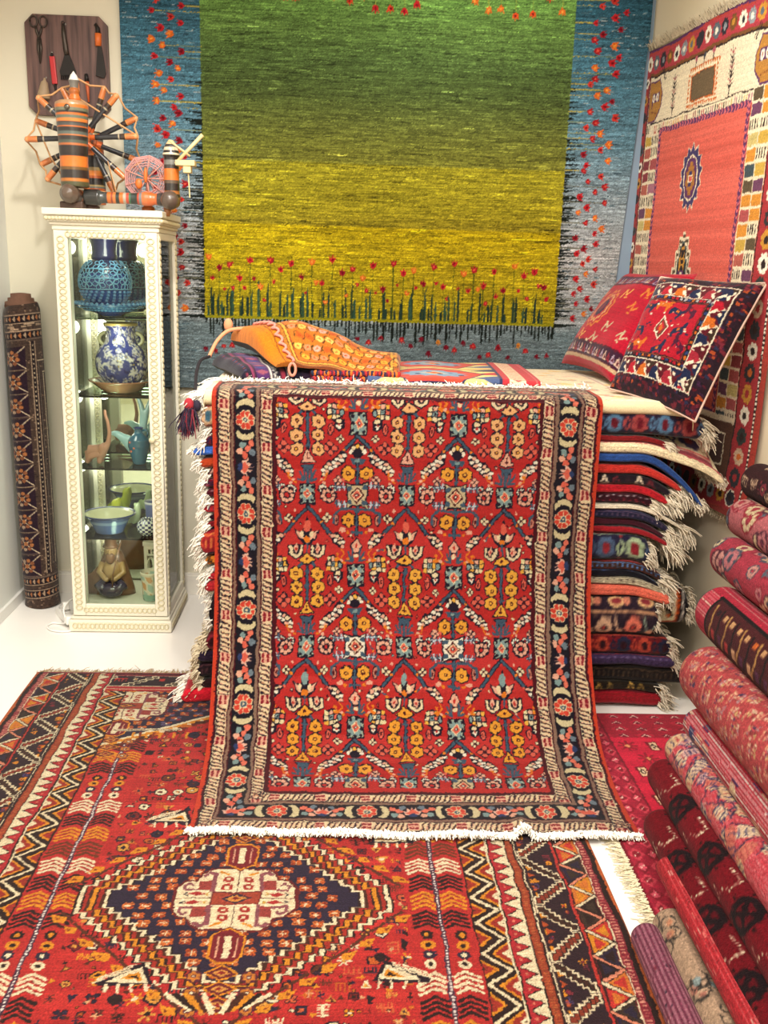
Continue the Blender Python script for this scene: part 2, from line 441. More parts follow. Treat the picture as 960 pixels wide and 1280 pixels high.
        for f in (-1, 1):
            for y in (280, 344): c.ell(f * 34, y, 13, 12, SL, 7)
        c.dia(0, 312, 36, 38, MR); c.dia(0, 312, 28, 30, CR); c.dia(0, 312, 22, 23, CO); c.dia(0, 312, 11, 12, MR); c.box(0, 312, 7, 7, WH)
        stem(c, 364, 490)
        for f in (-1, 1):
            c.line([(0, 376), (f * 70, 372), (f * 104, 400), (f * 104, 432)], 11, SL)
            out_flower(c, f * 38, 424, 30, yf, YL); c.ell(f * 66, 466, 16, 11, PK, 6); c.ell(f * 44, 476, 9, 8, OR, 6)
        c.box(0, 478, 54, 12, SL)
        c.poly([(0, 496), (32, 536), (12, 566), (-12, 566), (-32, 536)], NV); c.poly([(0, 504), (25, 535), (9, 558), (-9, 558), (-25, 535)], PK); c.ell(0, 534, 7, 11, RED, 6)
        c.ell(0, 576, 11, 10, CR, 7)
        for f in (-1, 1):
            for (a, b) in ((30, 590), (56, 604), (84, 596)): c.ell(f * a, b, 13, 8, (OR, CO, OR)[a % 3], 6)
            bud(c, f * 82, 6); leafc(c, f * 78, 150 + 12, f, WH, PK); cross(c, f * 84, 176 + 70, 20, PK)
            c.ell(f * 70, -44, 13, 20, NV, 8); c.ell(f * 70, -44, 8, 14, TL, 6); cross(c, f * 78, 66, 18, CR)
            c.ell(f * 60, 240, 10, 7, CO, 6)
    fx0, fx1, fy0, fy1 = .211, W - .211, T - .005, T + 1.345
    F = cv.clipped(fx0, fy0, fx1, fy1)
    # faint abrash bands in the red ground
    y = fy0
    while y < fy1:
        h = g.uniform(.01, .05); k = g.uniform(-.035, .03)
        F.rect(fx0, y, fx1, y + h, np.clip(hx(RED) + k, 0, 1)); y += h
    u = 1 / 1390.
    for r in range(-1, 3):
        for i in (-1, 0, 1): colA(F.at(W / 2 + i * .338, T + .318 + r * .506, u * 1.06), r + 1)
        for i in (-1.5, -.5, .5, 1.5): colB(F.at(W / 2 + i * .338, T + .082 + r * .506, u * 1.06), r + 1)
    # tiny sprigs scattered over the ground between the big motifs
    for _ in range(1500):
        x, y = g.uniform(fx0, fx1), g.uniform(fy0, fy1)
        if np.abs(F.a[int(y * F.py) - 6:int(y * F.py) + 7, int(x * F.px) - 6:int(x * F.px) + 7] - hx(RED)).sum(-1).max(initial=0) > .25: continue
        q = F.at(x, y, 1 / 1390., g.uniform(0, 6.28)); k = g.randrange(4)
        if k == 0: q.line([(-16, 0), (16, 0)], 7, SL); q.ell(16, 4, 7, 6, OR, 6); q.ell(-14, -5, 7, 6, PK, 6)
        elif k == 1: q.ell(0, 0, 11, 9, NV, 7); q.ell(0, 0, 7, 6, g.choice([PK, CR, CO]), 6)
        elif k == 2: q.line([(-14, 6), (0, -8), (14, 4)], 6, g.choice([OR, 'a83a1e', MR])); q.ell(0, -9, 6, 6, CR, 6)
        else: q.dia(0, 0, 12, 9, MR); q.dia(0, 0, 7, 5, g.choice([CO, CR, TL]))
    # borders
    ym = HL
    def ring(m0, m1, col):
        cv.rect(m0, m0, m1, ym - m0, col); cv.rect(W - m1, m0, W - m0, ym - m0, col)
        cv.rect(m0, m0, W - m0, m1, col); cv.rect(m0, ym - m1, W - m0, ym - m0, col)
    ring(0, .013, 'd23c22'); ring(.013, .02, MR)
    def guard(m0, m1):
        ring(m0, m1, CR); w = m1 - m0
        def seg(c, L):
            k = 0; i = 0
            step = .0155
            while k < L:
                if i % 9 in (4, 5):
                    c.rect(k, .1 * w, k + step, .9 * w, PK)
                    for a, b in ((.3, .3), (.7, .3), (.3, .7), (.7, .7)): c.ell(k + step * a, w * b, .0045, .0052, '8a1424', 6)
                else:
                    c.poly([(k, w * .92), (k + step * .55, w * .92), (k + step * 1.5, w * .08), (k + step * .95, w * .08)], PK if i % 2 else 'c98a66')
                    c.line([(k + step * .1, w * .85), (k + step * .5, w * .85), (k + step * 1.0, w * .18), (k + step * 1.35, w * .18)], .0042, NV)
                k += step; i += 1
            c.rect(0, 0, L, w * .05, NV); c.rect(0, w * .95, L, w, NV)
        Lh = ym - 2 * m0; Lw = W - 2 * m0
        seg(cv.at(m0, m0, 1, 0), Lw); seg(cv.at(m0, ym - m0 - w, 1, 0), Lw)
        seg(cv.at(m0 + w, m0, 1, pi / 2), Lh); seg(cv.at(W - m0, m0, 1, pi / 2), Lh)
    guard(.02, .061)
    ring(.061, .076, '8a6a58'); ring(.061, .064, MR); ring(.073, .077, MR)
    ring(.076, .146, '17121c'); ring(.146, .16, '8a6a58'); ring(.157, .161, MR)
    guard(.16, .2); ring(.2, .213, MR)
    # main border: rosettes between crescents, lotus, bud clusters
    def motif(c, k):
        # horizontal run, centre line y=0, period .31
        c.ell(0, 0, .037, .037, NV, 14)
        for a in range(8):
            t = 2 * pi * (a + .5) / 8
            c.ell(.0215 * cos(t), .0215 * sin(t), .0122, .0122, CR, 8); c.ell(.0215 * cos(t), .0215 * sin(t), .0098, .0098, 'd8402e', 8)
        c.ell(0, 0, .0125, .0125, CR); c.ell(0, 0, .009, .009, SL); c.ell(0, 0, .004, .004, CR, 6)
        for f in (-1, 1):
            c.poly([(f * (.046 + .022 * cos(t)), .031 * sin(t)) for t in np.linspace(-1.5, 1.5, 10)] + [(f * (.030 + .018 * cos(t)), .027 * sin(t)) for t in np.linspace(1.3, -1.3, 9)], 'd8c898')
            for j, (a, b) in enumerate(((.078, -.016), (.084, .012), (.097, -.006), (.104, .018), (.108, -.02), (.118, .004))):
                c.ell(f * a, b, .0115, .0105, ('e87058', TL, 'e87058', PK, '6c7c88', CO)[j], 8)
    def lotus(c):
        c.ell(0, .002, .03, .027, NV, 12)
        c.poly([(-.03, -.006), (-.016, -.002), (-.013, -.022), (-.003, -.006), (0, -.026), (.003, -.006), (.013, -.022), (.016, -.002), (.03, -.006), (.02, .014), (-.02, .014)], 'f0b8a0')
        c.poly([(-.02, .004), (0, -.012), (.02, .004), (.012, .012), (-.012, .012)], CO); c.ell(0, .018, .014, .008, '2c3a66', 8)
    mid = .111
    P = .31
    for side in (0, 1):
        x = mid if side == 0 else W - mid
        rows = [T + .085 + k * P for k in range(-1, 5)] + [HL - mid - .185]
        rows = [T + .078, T + .388, T + .705, T + 1.02, T + 1.315]
        for k, y in enumerate(rows): motif(cv.at(x, y, 1, pi / 2), k)
        for y in [(a + b) / 2 for a, b in zip(rows[:-1], rows[1:])] + [T - .075]: lotus(cv.at(x, y, 1, pi / 2 if side == 0 else -pi / 2))
        lotus(cv.at(x, HL - mid, 1, 0))
    for yy in (mid, HL - mid):
        n = 4; span = (W - 2 * mid) / n
        for k in range(n): motif(cv.at(mid + span * (k + .5), yy), k)
        for k in range(1, n): lotus(cv.at(mid + span * k, yy))
    cv.warp(.0016, .0045, 1).warp(.0022, .03, 2)
    return cv.speckle(.09, .02, 5).gain(.76, .95)

def lerp(a, b, t): return a + (b - a) * t
def build_main_rug():
    cv = pat_main(); T = .21
    pts = [(3.405, 1.151), (3.30, 1.150), (3.235, 1.147), (3.203, 1.132), (3.192, 1.10), (3.178, .9), (3.145, .6), (3.045, .32), (2.86, .10), (2.66, .030), (2.30, .019)]
    c = crom(pts, 40); s = np.r_[0, np.cumsum(np.linalg.norm(np.diff(c, axis=0), axis=1))]
    # s=0 at the fold (z about 1.13): shift
    s0 = s[np.argmin(np.abs(c[:, 0] - 3.203) + np.abs(c[:, 1] - 1.128))]
    ny, nx = 760, 560
    sv = np.linspace(max(-T, -s0), 1.625, ny) + s0
    Y = np.interp(sv, s, c[:, 0]); Z = np.interp(sv, s, c[:, 1])
    rel = (sv - s0)
    cut = int(round((rel[0] + T) / (1.625 + T) * cv.H))
    cv.a = cv.a[cut:]; cv.H = cv.a.shape[0]
    col = cv.sample(nx, ny)
    u = np.linspace(0, 1, nx)
    t = np.clip(rel / 1.55, 0, 1)[:, None]
    X = lerp(-.432 + .027 * t, .880 - .022 * t, u[None, :])
    Yg = np.repeat(Y[:, None], nx, 1); Zg = np.repeat(Z[:, None], nx, 1)
    h = np.clip((rel - .15) / .5, 0, 1)[:, None]
    Yg = Yg - h * (.010 * np.sin(u * 9 + rel[:, None] * 2.2)[...] + .006 * np.sin(u * 17 - rel[:, None] * 3)) * (1 - .8 * t)
    # the curled bottom edge and the small kink at right
    e = np.clip((rel - 1.445) / .18, 0, 1)[:, None]
    kink = np.exp(-((u - .742) / .016) ** 2)[None, :]
    Zg = Zg + e ** 2 * (.022 * kink) + e ** 3 * .004 * np.sin(u * 23)[None, :]
    Yg = Yg + e ** 3 * (.020 * kink + .006 * np.sin(u * 5 + 1)[None, :] - .010 * (u[None, :] - .5) )
    X = X + e ** 2 * .012 * (u[None, :] > .96) * 1.0 * ((u[None, :] - .96) / .04)
    o = empty('draped_rug', (.22, 3.22, 0), 'red rug with flower columns draped over the front of the pile onto the floor', 'rug')
    V = np.stack([X - .22, Yg - 3.22, Zg], -1)
    me = grid_mesh('rug_pile', V, col, flip=True)
    link('rug_field', me, woven('pile_main', noise=.16, scale=420), o)
    wool = plain('fringe_wool', 'f6f0e4', .95, spec=.1)
    # bottom white kilim edge as a plump fringe roll
    g = random.Random(5); roots = []
    for k in range(620):
        f = k / 619.0; i = min(nx - 1, int(f * (nx - 1)))
        roots.append(((X[-1, i] - .22, Yg[-1, i] - 3.22 + .004, Zg[-1, i] + .004), (g.gauss(0, .5), -1, .12)))
    strands('bottom_fringe', roots, wool, o, .019, .0046, .45, 3, 3, 2, .0035, floor=.013)
    roots = []
    for k in range(430):
        f = k / 429.0; i = min(nx - 1, int(f * (nx - 1)))
        roots.append(((X[0, i] - .22, Yg[0, i] - 3.22, Zg[0, i] + .002), (g.gauss(0, .5), 1, .5)))
    strands('top_fringe', roots, wool, o, .030, .0036, .5, 3, 3, 3, .004, floor=1.149)
    return o
# ------------------------------------------------------------------ pattern: large tribal rug on the floor
def motif_bits(c, g, pal, r):
    """one small tribal filler motif of radius r at the origin"""
    k = g.randrange(9); a, b, d = g.choice(pal), g.choice(pal), g.choice(pal)
    if k == 0: c.rosette(0, 0, r, a, b, '241420', 8)
    elif k == 1:
        for i in range(4):
            t = i * pi / 2 + pi / 4; c.ell(r * .6 * cos(t), r * .6 * sin(t), r * .42, r * .42, '241420', 7); c.ell(r * .6 * cos(t), r * .6 * sin(t), r * .28, r * .28, a, 6)
        c.box(0, 0, r * .5, r * .5, b)
    elif k == 2: c.box(0, 0, r * 1.5, r * 1.5, '241420'); c.box(0, 0, r * 1.15, r * 1.15, a); c.box(0, 0, r * .6, r * .6, b)
    elif k == 3: c.dia(0, 0, r, r, '241420'); c.dia(0, 0, r * .78, r * .78, a); c.dia(0, 0, r * .4, r * .4, b)
    elif k == 4:
        for i in range(5): c.rect(-r + i * r * .45, -r * .8, -r + i * r * .45 + r * .2, r * .8, a)
        c.rect(-r, -r * .2, r, r * .1, a)
    elif k == 5:
        c.poly([(-r, r * .5), (-r * .4, -r * .7), (r * .2, -r * .1), (r, -r * .2), (r * .8, r * .5)], '241420'); c.poly([(-r * .6, r * .3), (-r * .3, -r * .3), (r * .6, r * .1), (r * .5, r * .3)], a)
    elif k == 6:
        c.poly([(-r, r * .8), (0, -r), (r, r * .8)], a); c.poly([(-r * .5, r * .5), (0, -r * .4), (r * .5, r * .5)], b)
    elif k == 7:
        for i in range(6):
            t = i * pi / 3; c.line([(0, 0), (r * cos(t), r * sin(t))], r * .3, a)
        c.ell(0, 0, r * .35, r * .35, d, 6)
    else:
        c.line([(-r, -r * .6), (r, -r * .6)], r * .25, a)
        for i in range(4): c.line([(-r * .9 + i * r * .6, -r * .5), (-r * .9 + i * r * .6, r * .7)], r * .22, a)
def pat_floor():
    W, H = 1.865, 2.30
    cv = Cv(W, H, 560, 'c22a20', 460)
    RED, NV, CR, OR, DK, BR, RU, PK = 'bc2826', '2b2036', 'efd9b0', 'e08a1e', '2a1614', '4a2418', '9c3a20', 'e2765e'
    g = random.Random(21)
    y = 0
    while y < H:
        h = g.uniform(.02, .07); k = g.uniform(-.05, .05)
        cv.rect(0, y, W, y + h, np.clip(hx(RED) + np.array([k, k * .5, k * .3]), 0, 1)); y += h
    # ---- random small motifs across the red field
    pal = [CR, OR, 'c85a20', DK, NV, '6a2a1c', 'd8923a', 'd05a34', '3a2030', DK, '7a1c1c']
    yy = .2
    row = 0
    while yy < H:
        xx = .55 + (.03 if row % 2 else 0)
        while xx < W - .54:
            motif_bits(cv.at(xx + g.gauss(0, .006), yy + g.gauss(0, .006), 1, g.choice((0, 0, pi / 2, pi))), g, pal, g.uniform(.011, .019)); xx += .043
        yy += .042; row += 1
    for _ in range(900):
        c = cv.at(g.uniform(.53, W - .53), g.uniform(.17, H), 1, g.uniform(0, 6.28)); k = g.randrange(3); col = g.choice([DK, OR, '7a1c1c', NV, 'e0a070', '5a2418', 'c8601e'])
        if k == 0: c.line([(-.010, 0), (.010, 0)], .004, col); c.line([(0, -.007), (0, .007)], .004, col)
        elif k == 1: c.box(0, 0, .009, .008, DK); c.box(0, 0, .005, .004, col)
        else: c.poly([(-.008, .006), (0, -.008), (.008, .006)], col)
    # ---- leaf columns with a twisted centre stripe
    for sx in (.453, W - .453):
        cv.rect(sx - .083, .17, sx + .078, H, RED)
        y = .2; i = 0
        seq = [CR, DK, OR, '6a3018', CR, DK, OR, DK, None]
        while y < H:
            colr = seq[i % len(seq)]
            if colr is None:
                for f in (-1, 1):
                    for q in range(4): cv.at(sx + f * .04, y + .012 + q * .034).rosette(0, 0, .0165, (DK, OR, NV, CR)[q], (OR, DK, CR, DK)[q], None, 8)
                y += .145
            else:
                for f in (-1, 1):
                    for q in range(4):
                        yq = y + q * .0155
                        cv.line([(sx + f * .010, yq + .012), (sx + f * .034, yq - .004), (sx + f * .068, yq + .014)], .0088, colr)
                        if colr in (CR, OR): cv.line([(sx + f * .020, yq + .010), (sx + f * .036, yq + .002), (sx + f * .06, yq + .014)], .0022, '8a2018')
                y += .072
            i += 1
        cv.rect(sx - .006, .15, sx + .006, H, '46283c')
        y = .15
        while y < H: cv.rect(sx - .0025, y, sx + .0025, y + .006, 'e8d8d0'); y += .010
    # ---- central stepped diamond
    cx, cy = .9045, 1.373
    st = .0215; HWD = .384
    def hw(dy): return min(HWD, max(.0, HWD - (abs(dy) - .055) * 1.06))
    # saw of orange triangles outside the diamond
    for sgn in (-1, 1):
        for sy in (-1, 1):
            for q in range(9):
                dy = sy * (.07 + q * .042); x = cx + sgn * (hw(dy) + .050); c = cv.at(x, cy + dy, .82, 0, sgn, sy)
                c.line([(-.006, -.021), (-.052, .023)], .011, '5a2c1c')
                c.poly([(-.024, .002), (.022, -.010), (.004, .026), (-.026, .026)], OR); c.poly([(-.006, .008), (.008, .003), (0, .018)], '8a3a18')
    def stair(off):
        """stepped diamond outline drawn in by off on every side"""
        n = 17; R = [(HWD - off, 0)]; k = 0; w = HWD; y = .055
        R = []
        while w - off > .004:
            R.append((w - off, max(0, y - off * .34))); w -= .0232
            if w - off <= .004: R.append((0, max(0, y - off * .34))); break
            R.append((w - off, max(0, y - off * .34))); y += st
        up = [(x, -y) for x, y in R]; dn = [(x, min(y, .318 - off * .4)) for x, y in R]
        right = up[::-1] + dn
        return [(cx + x, cy + y) for x, y in right] + [(cx - x, cy + y) for x, y in right[::-1]]
    for off, col in ((-.006, DK), (0, CR), (.0095, DK), (.0135, 'a82a20'), (.022, BR), (.030, OR), (.040, DK), (.046, 'a82a20'), (.055, BR), (.063, CR), (.0725, DK), (.077, NV)): cv.poly(stair(off), col)
    # flowers on navy
    row = 0; dy = -.28
    while dy < .28:
        w = hw(dy) - .128; x = -w + (.0 if row % 2 else .023)
        while x < w:
            c = cv.at(cx + x + g.gauss(0, .003), cy + dy + g.gauss(0, .003), .8)
            for t in range(4):
                a = t * pi / 2 + pi / 4; c.ell(.0125 * cos(a), .0105 * sin(a), .0098, .0085, (g.choice(['c85a22', 'd06c2c', 'b44a1c'])), 7)
            for t in range(4):
                a = t * pi / 2 + pi / 4; c.ell(.014 * cos(a), .0115 * sin(a), .004, .003, '7a1c1c', 5)
            c.line([(-.009, 0), (.009, 0)], .003, CR); c.line([(0, -.008), (0, .008)], .003, CR)
            x += .047
        dy += .034; row += 1
    def medallion(c):
        PU = '8c4a52'
        outl = [(-.148, -.04), (-.128, -.068), (-.10, -.072), (-.092, -.098), (-.07, -.116), (-.01, -.116), (0, -.105), (.01, -.116), (.07, -.116), (.092, -.098), (.10, -.072), (.128, -.068), (.148, -.04)]
        outl = outl + [(x, -y) for x, y in outl[::-1]]
        c.poly([(x * 1.05, y * 1.06) for x, y in outl], '6a1c1e'); c.poly(outl, 'efd8ae')
        for f in (-1, 1):
            for h in (-1, 1):
                q = c.at(0, 0, 1, 0, f, h)
                q.rect(.062, .032, .098, .07, '9c3a34')
                q.line([(.06, .03), (.06, .098), (.075, .104), (.086, .094)], .011, PU)
                q.line([(.10, .034), (.128, .034), (.132, .05), (.118, .06), (.11, .052)], .008, PU)
                for k in range(2): q.box(.026, .045 + k * .03, .026, .016, 'a82a26'); q.box(.026, .045 + k * .03, .014, .024, 'a82a26'); q.box(.026, .045 + k * .03, .012, .008, 'efd8ae')
                q.line([(.026, .094), (.05, .106)], .007, OR)
                q.dia(.1, .016, .022, .009, 'b02a2a'); q.line([(.122, .010), (.132, .016), (.122, .022)], .004, NV); q.line([(.07, .012), (.078, .016), (.07, .022)], .004, 'c8962a')
        c.rect(-.148, -.0015, -.05, .0015, '5a1a20'); c.rect(.05, -.0015, .148, .0015, '5a1a20'); c.rect(-.0015, -.11, .0015, -.03, '5a1a20'); c.rect(-.0015, .03, .0015, .11, '5a1a20')
        c.rect(-.06, -.028, .06, .028, '6a1c1e'); c.rect(-.056, -.024, .056, .024, 'a8402c')
        c.dia(0, 0, .036, .022, NV); c.dia(0, 0, .026, .015, 'd88a3a'); c.dia(0, 0, .012, .008, '7a1c1c')
        for h in (-1, 1):
            q = c.at(0, 0, 1, 0, 1, h)
            q.poly([(0, .112), (.042, .138), (.042, .212), (.02, .234), (-.02, .234), (-.042, .212), (-.042, .138)], OR)
            q.poly([(0, .118), (.036, .14), (.036, .21), (.018, .228), (-.018, .228), (-.036, .21), (-.036, .14)], '7c1c24')
            q.line([(-.022, .146), (-.022, .21)], .004, 'e0a080'); q.line([(.022, .146), (.022, .21)], .004, 'e0a080')
            q.rect(-.0085, .142, .0085, .214, 'efd8ae')
            for k in range(3):
                y = .262 + k * .05; q.dia(0, y, .042, .026, OR); q.dia(0, y, .034, .021, '6a1c24'); q.dia(0, y, .02, .012, 'd89040'); q.dia(0, y, .011, .0065, '8a1c1c')
                for f in (-1, 1): q.at(f * .062, y + .012).rosette(0, 0, .016, 'c8742a', CR, '5a2030', 6)
    medallion(cv.at(cx, cy))
    # foot of the diamond opens towards the next one
    c = cv.at(cx, cy + .338)
    for f in (-1, 1):
        for k, col in enumerate((CR, DK, OR, BR, CR)):
            c.line([(f * (.115 - k * .02), -.012), (f * (.06 - k * .012), .028 + k * .003), (f * .01, .03 + k * .004)], .012, col)
    # ---- animals
    def animal(c, col):
        c.poly([(-.06, .02), (-.036, -.045), (.02, -.012), (.058, .012), (.05, .022)], '241420')
        c.poly([(-.05, .014), (-.033, -.03), (.012, -.006), (.036, .012)], CR); c.poly([(-.04, .008), (-.03, -.018), (.006, .004)], col); c.poly([(-.033, .004), (-.027, -.008), (-.008, .002)], DK)
        for k in range(4): c.line([(-.045 + k * .026, .02), (-.047 + k * .026, .04)], .006, CR)
        for k in range(3): c.line([(-.02 + k * .004, -.038 + k * .008), (.05 + k * .006, -.004 + k * .008)], .004, CR)
    for (X, Y, f) in ((-.46, 1.83, 1), (-.47, 2.47, 1), (.155, 1.84, -1), (.16, 2.37, -1)): animal(cv.at(X + 1.15, 3.48 - Y, 1.1, 0, -f, 1), OR)
    # ---- far corners: navy spandrels with half medallions
    for f, ox in ((1, 0), (-1, W)):
        c = cv.at(ox, 0, 1, 0, f, 1).clipped(.3, .15, W - .3, H)
        c.poly([(.375, .15), (1.1, .15), (.375, .63)], '6a2018'); c.poly([(.375, .15), (1.07, .15), (.375, .605)], OR); c.poly([(.375, .15), (1.04, .15), (.375, .585)], CR)
        for q in range(17):
            t = q / 16.; c.box(.375 + .70 * t, .615 - .465 * t, .034, .02, BR if q % 2 else 'c8641e'); c.box(.39 + .68 * t, .595 - .455 * t, .014, .010, CR)
        c.poly([(.375, .15), (1.02, .15), (.375, .57)], NV)
        r0 = 0; y = .17
        while y < .55:
            x = .39 + (.026 if r0 % 2 else 0)
            while x < .375 + (.555 - y) * 1.45:
                d = c.at(x, y)
                for t in range(4):
                    a = t * pi / 2 + pi / 4; d.ell(.012 * cos(a), .010 * sin(a), .009, .008, g.choice(['a84c28', 'c8641e', '8a3030', '5a4a6a']), 6)
                d.box(0, 0, .007, .006, CR); x += .05
            y += .036; r0 += 1
        medallion(c.at(.40, .29, .98))
        c.line([(.40, .475), (.62, .465)], .014, CR); c.line([(.40, .475), (.62, .465)], .005, BR)
        for q in range(9): c.line([(.47 + q * .022, .49), (.47 + q * .022, .525)], .009, (OR, '8a3018')[q % 2])
    # ---- side and end borders
    def band(c, L):
        """c: x along the border (0..L), y inward from the outer edge"""
        c.rect(0, 0, L, .372, RED)
        c.rect(0, 0, L, .012, 'c8602e'); c.rect(0, .012, L, .026, DK); c.rect(0, .026, L, .045, '8e2432')
        x = 0
        while x < L: c.rect(x, .029, x + .004, .042, 'e0907a'); x += .011
        c.rect(0, .045, L, .049, CR); c.rect(0, .049, L, .107, '6a1820'); c.rect(0, .107, L, .112, DK); c.rect(0, .112, L, .118, 'c03028')
        p = .088; x = -p; i = 0
        while x < L:
            cols = (OR, DK, 'c83028', NV, 'd8742a', '3a2a20')
            c.poly([(x, .106), (x + p / 2, .052), (x + p, .106)], cols[i % 6]); c.poly([(x + p * .25, .098), (x + p / 2, .07), (x + p * .75, .098)], cols[(i + 2) % 6])
            c.poly([(x + p / 2, .05), (x + 1.5 * p, .05), (x + p, .104)], cols[(i + 3) % 6]); c.poly([(x + p * .75, .058), (x + 1.25 * p, .058), (x + p, .086)], cols[(i + 1) % 6])
            for a, b in (((x, .108), (x + p / 2, .050)), ((x + p / 2, .050), (x + p, .108))):
                c.line([a, b], .0125, DK); c.line([a, b], .0075, CR if i % 2 == 0 else 'e88a6a')
            x += p; i += 1
        # wide dark band with stepped zigzag bars
        c.rect(0, .118, L, .214, '2e1a22')
        p = .20; x = -p; i = 0
        while x < L:
            for q in range(5):
                c.poly([(x + q * .03 + .03, .205), (x + q * .03 + .045, .19 - .0), (x + q * .03 + .055, .205)], (OR, 'b84a20')[q % 2])
            motif_bits(c.at(x + p * .5, .192), g, [OR, '7a2430', 'c8501e'], .012); motif_bits(c.at(x, .138), g, [OR, '7a2430', 'c83028'], .012)
            motif_bits(c.at(x + p * .62, .196), g, ['7a2430', '4a3a6a'], .010); motif_bits(c.at(x + p * .12, .135), g, ['7a2430', OR], .010)
            for sgn, (xa, ya), (xb, yb), core in ((1, (x + .012, .204), (x + p / 2 - .012, .128), '40241a'), (-1, (x + p / 2 + .012, .128), (x + p - .012, .204), '8e3420')):
                m = 7
                for q in range(m):
                    t = (q + .5) / m; c.box(xa + (xb - xa) * t, ya + (yb - ya) * t, .032, .024, CR)
                for q in range(m):
                    t = (q + .5) / m; c.box(xa + (xb - xa) * t, ya + (yb - ya) * t, .021, .0155, DK)
                for q in range(m):
                    t = (q + .5) / m; c.box(xa + (xb - xa) * t, ya + (yb - ya) * t, .017, .010, core)
            x += p; i += 1
        c.rect(0, .214, L, .219, CR); c.rect(0, .216, L, .223, DK); c.rect(0, .223, L, .242, RU); c.rect(0, .242, L, .245, DK)
        x = 0
        while x < L: c.rect(x, .226, x + .003, .239, 'b85a30'); x += .008
        c.rect(0, .300, L, .372, BR)
        p = .105
        # nested zigzags, clipped to the band by over-painting its neighbours afterwards
        def zig(off, wd, col):
            pts = []; x = -p; up = True
            while x < L + p:
                pts.append((x, (.366 if up else .306) + off)); x += p / 2; up = not up
            c.line(pts, wd, col)
        for off, wd, col in ((.045, .020, 'a02a20'), (.030, .013, OR), (.016, .018, DK), (0, .011, CR), (-.014, .014, DK), (-.026, .010, OR), (-.040, .016, 'a02a20'), (-.054, .010, CR)): zig(off, wd, col)
        c.rect(0, .245, L, .287, CR)
        x = 0
        while x < L:
            c.poly([(x, .287), (x + .0225, .248), (x + .045, .287)], DK); c.poly([(x + .003, .288), (x + .0225, .254), (x + .042, .288)], 'b4242c'); c.ell(x + .0225, .277, .004, .004, PK, 6); x += .045
        c.rect(0, .284, L, .291, 'b4242c'); c.rect(0, .291, L, .296, DK); c.rect(0, .296, L, .300, CR)
        c.rect(0, .372, L, .376, DK)
    sv = cv.clipped(0, 0, .376, H); svr = cv.clipped(W - .376, 0, W, H)
    # repaint strip beyond the band so nothing leaks into the field
    band(sv.at(0, H, 1, -pi / 2), H); band(svr.at(W, 0, 1, pi / 2), H)
    E = cv.clipped(.30, 0, W - .30, .17)
    e = E.at(0, 0); e.rect(0, 0, W, .17, RED)
    e = E.at(0, 0, 1)
    for y0, y1, col in ((0, .012, 'c8b090'), (.012, .022, DK), (.022, .034, '8e2432'), (.034, .038, CR), (.038, .125, '2e1a22'), (.125, .129, CR), (.129, .15, 'b4242c'), (.15, .154, CR), (.154, .17, RED)): e.rect(0, y0, W, y1, col)
    x = .2; i = 0
    while x < W:
        for q in range(6):
            t = q / 5.; e.box(x + .1 * t, .115 - .066 * t, .030, .020, CR); 
        for q in range(6):
            t = q / 5.; e.box(x + .1 * t, .115 - .066 * t, .02, .012, DK)
        motif_bits(e.at(x + .13, .07), g, [OR, 'c83028', CR], .02); motif_bits(e.at(x + .03, .06), g, [OR, '8a2430', CR], .016)
        x += .16
    for i, (a, col) in enumerate(((0, 'c8602e'), (.012, DK), (.026, '8e2432'))): cv.rect(a, 0, W - a, .012, col)
    cv.warp(.0012, .006, 3).warp(.003, .05, 4)
    return cv.speckle(.10, .04, 9).gain(.785, .95)

def flat_rug(o, cv, x0, y0, nx, ny, mat, name='rug_field', thick=.009, wob=.002, taper=0.0):
    """rug lying on the floor: far edge at y0, running towards the viewer; x0 = left edge (world)"""
    col = cv.sample(nx, ny)
    u = np.linspace(0, 1, nx)[None, :]; v = np.linspace(0, 1, ny)[:, None]
    X = x0 + u * cv.w + 0 * v; Y = y0 - v * cv.h + 0 * u
    X = X + .004 * np.sin(v * 11 + 1) * (2 * u - 1)
    Z = thick + wob * (.5 + .5 * np.sin(u * 9 + v * 7)) + 0 * X
    # rolled-down rim
    Vv = np.stack([X, Y, Z], -1)
    edge = np.ones((ny, nx)); edge[0, :] = edge[-1, :] = 0; edge[:, 0] = edge[:, -1] = 0
    Vv[..., 2] = Vv[..., 2] * edge + .0012 * (1 - edge)
    Vv -= np.array(o.location)
    return link(name, grid_mesh(name, Vv, col, flip=True), mat, o)

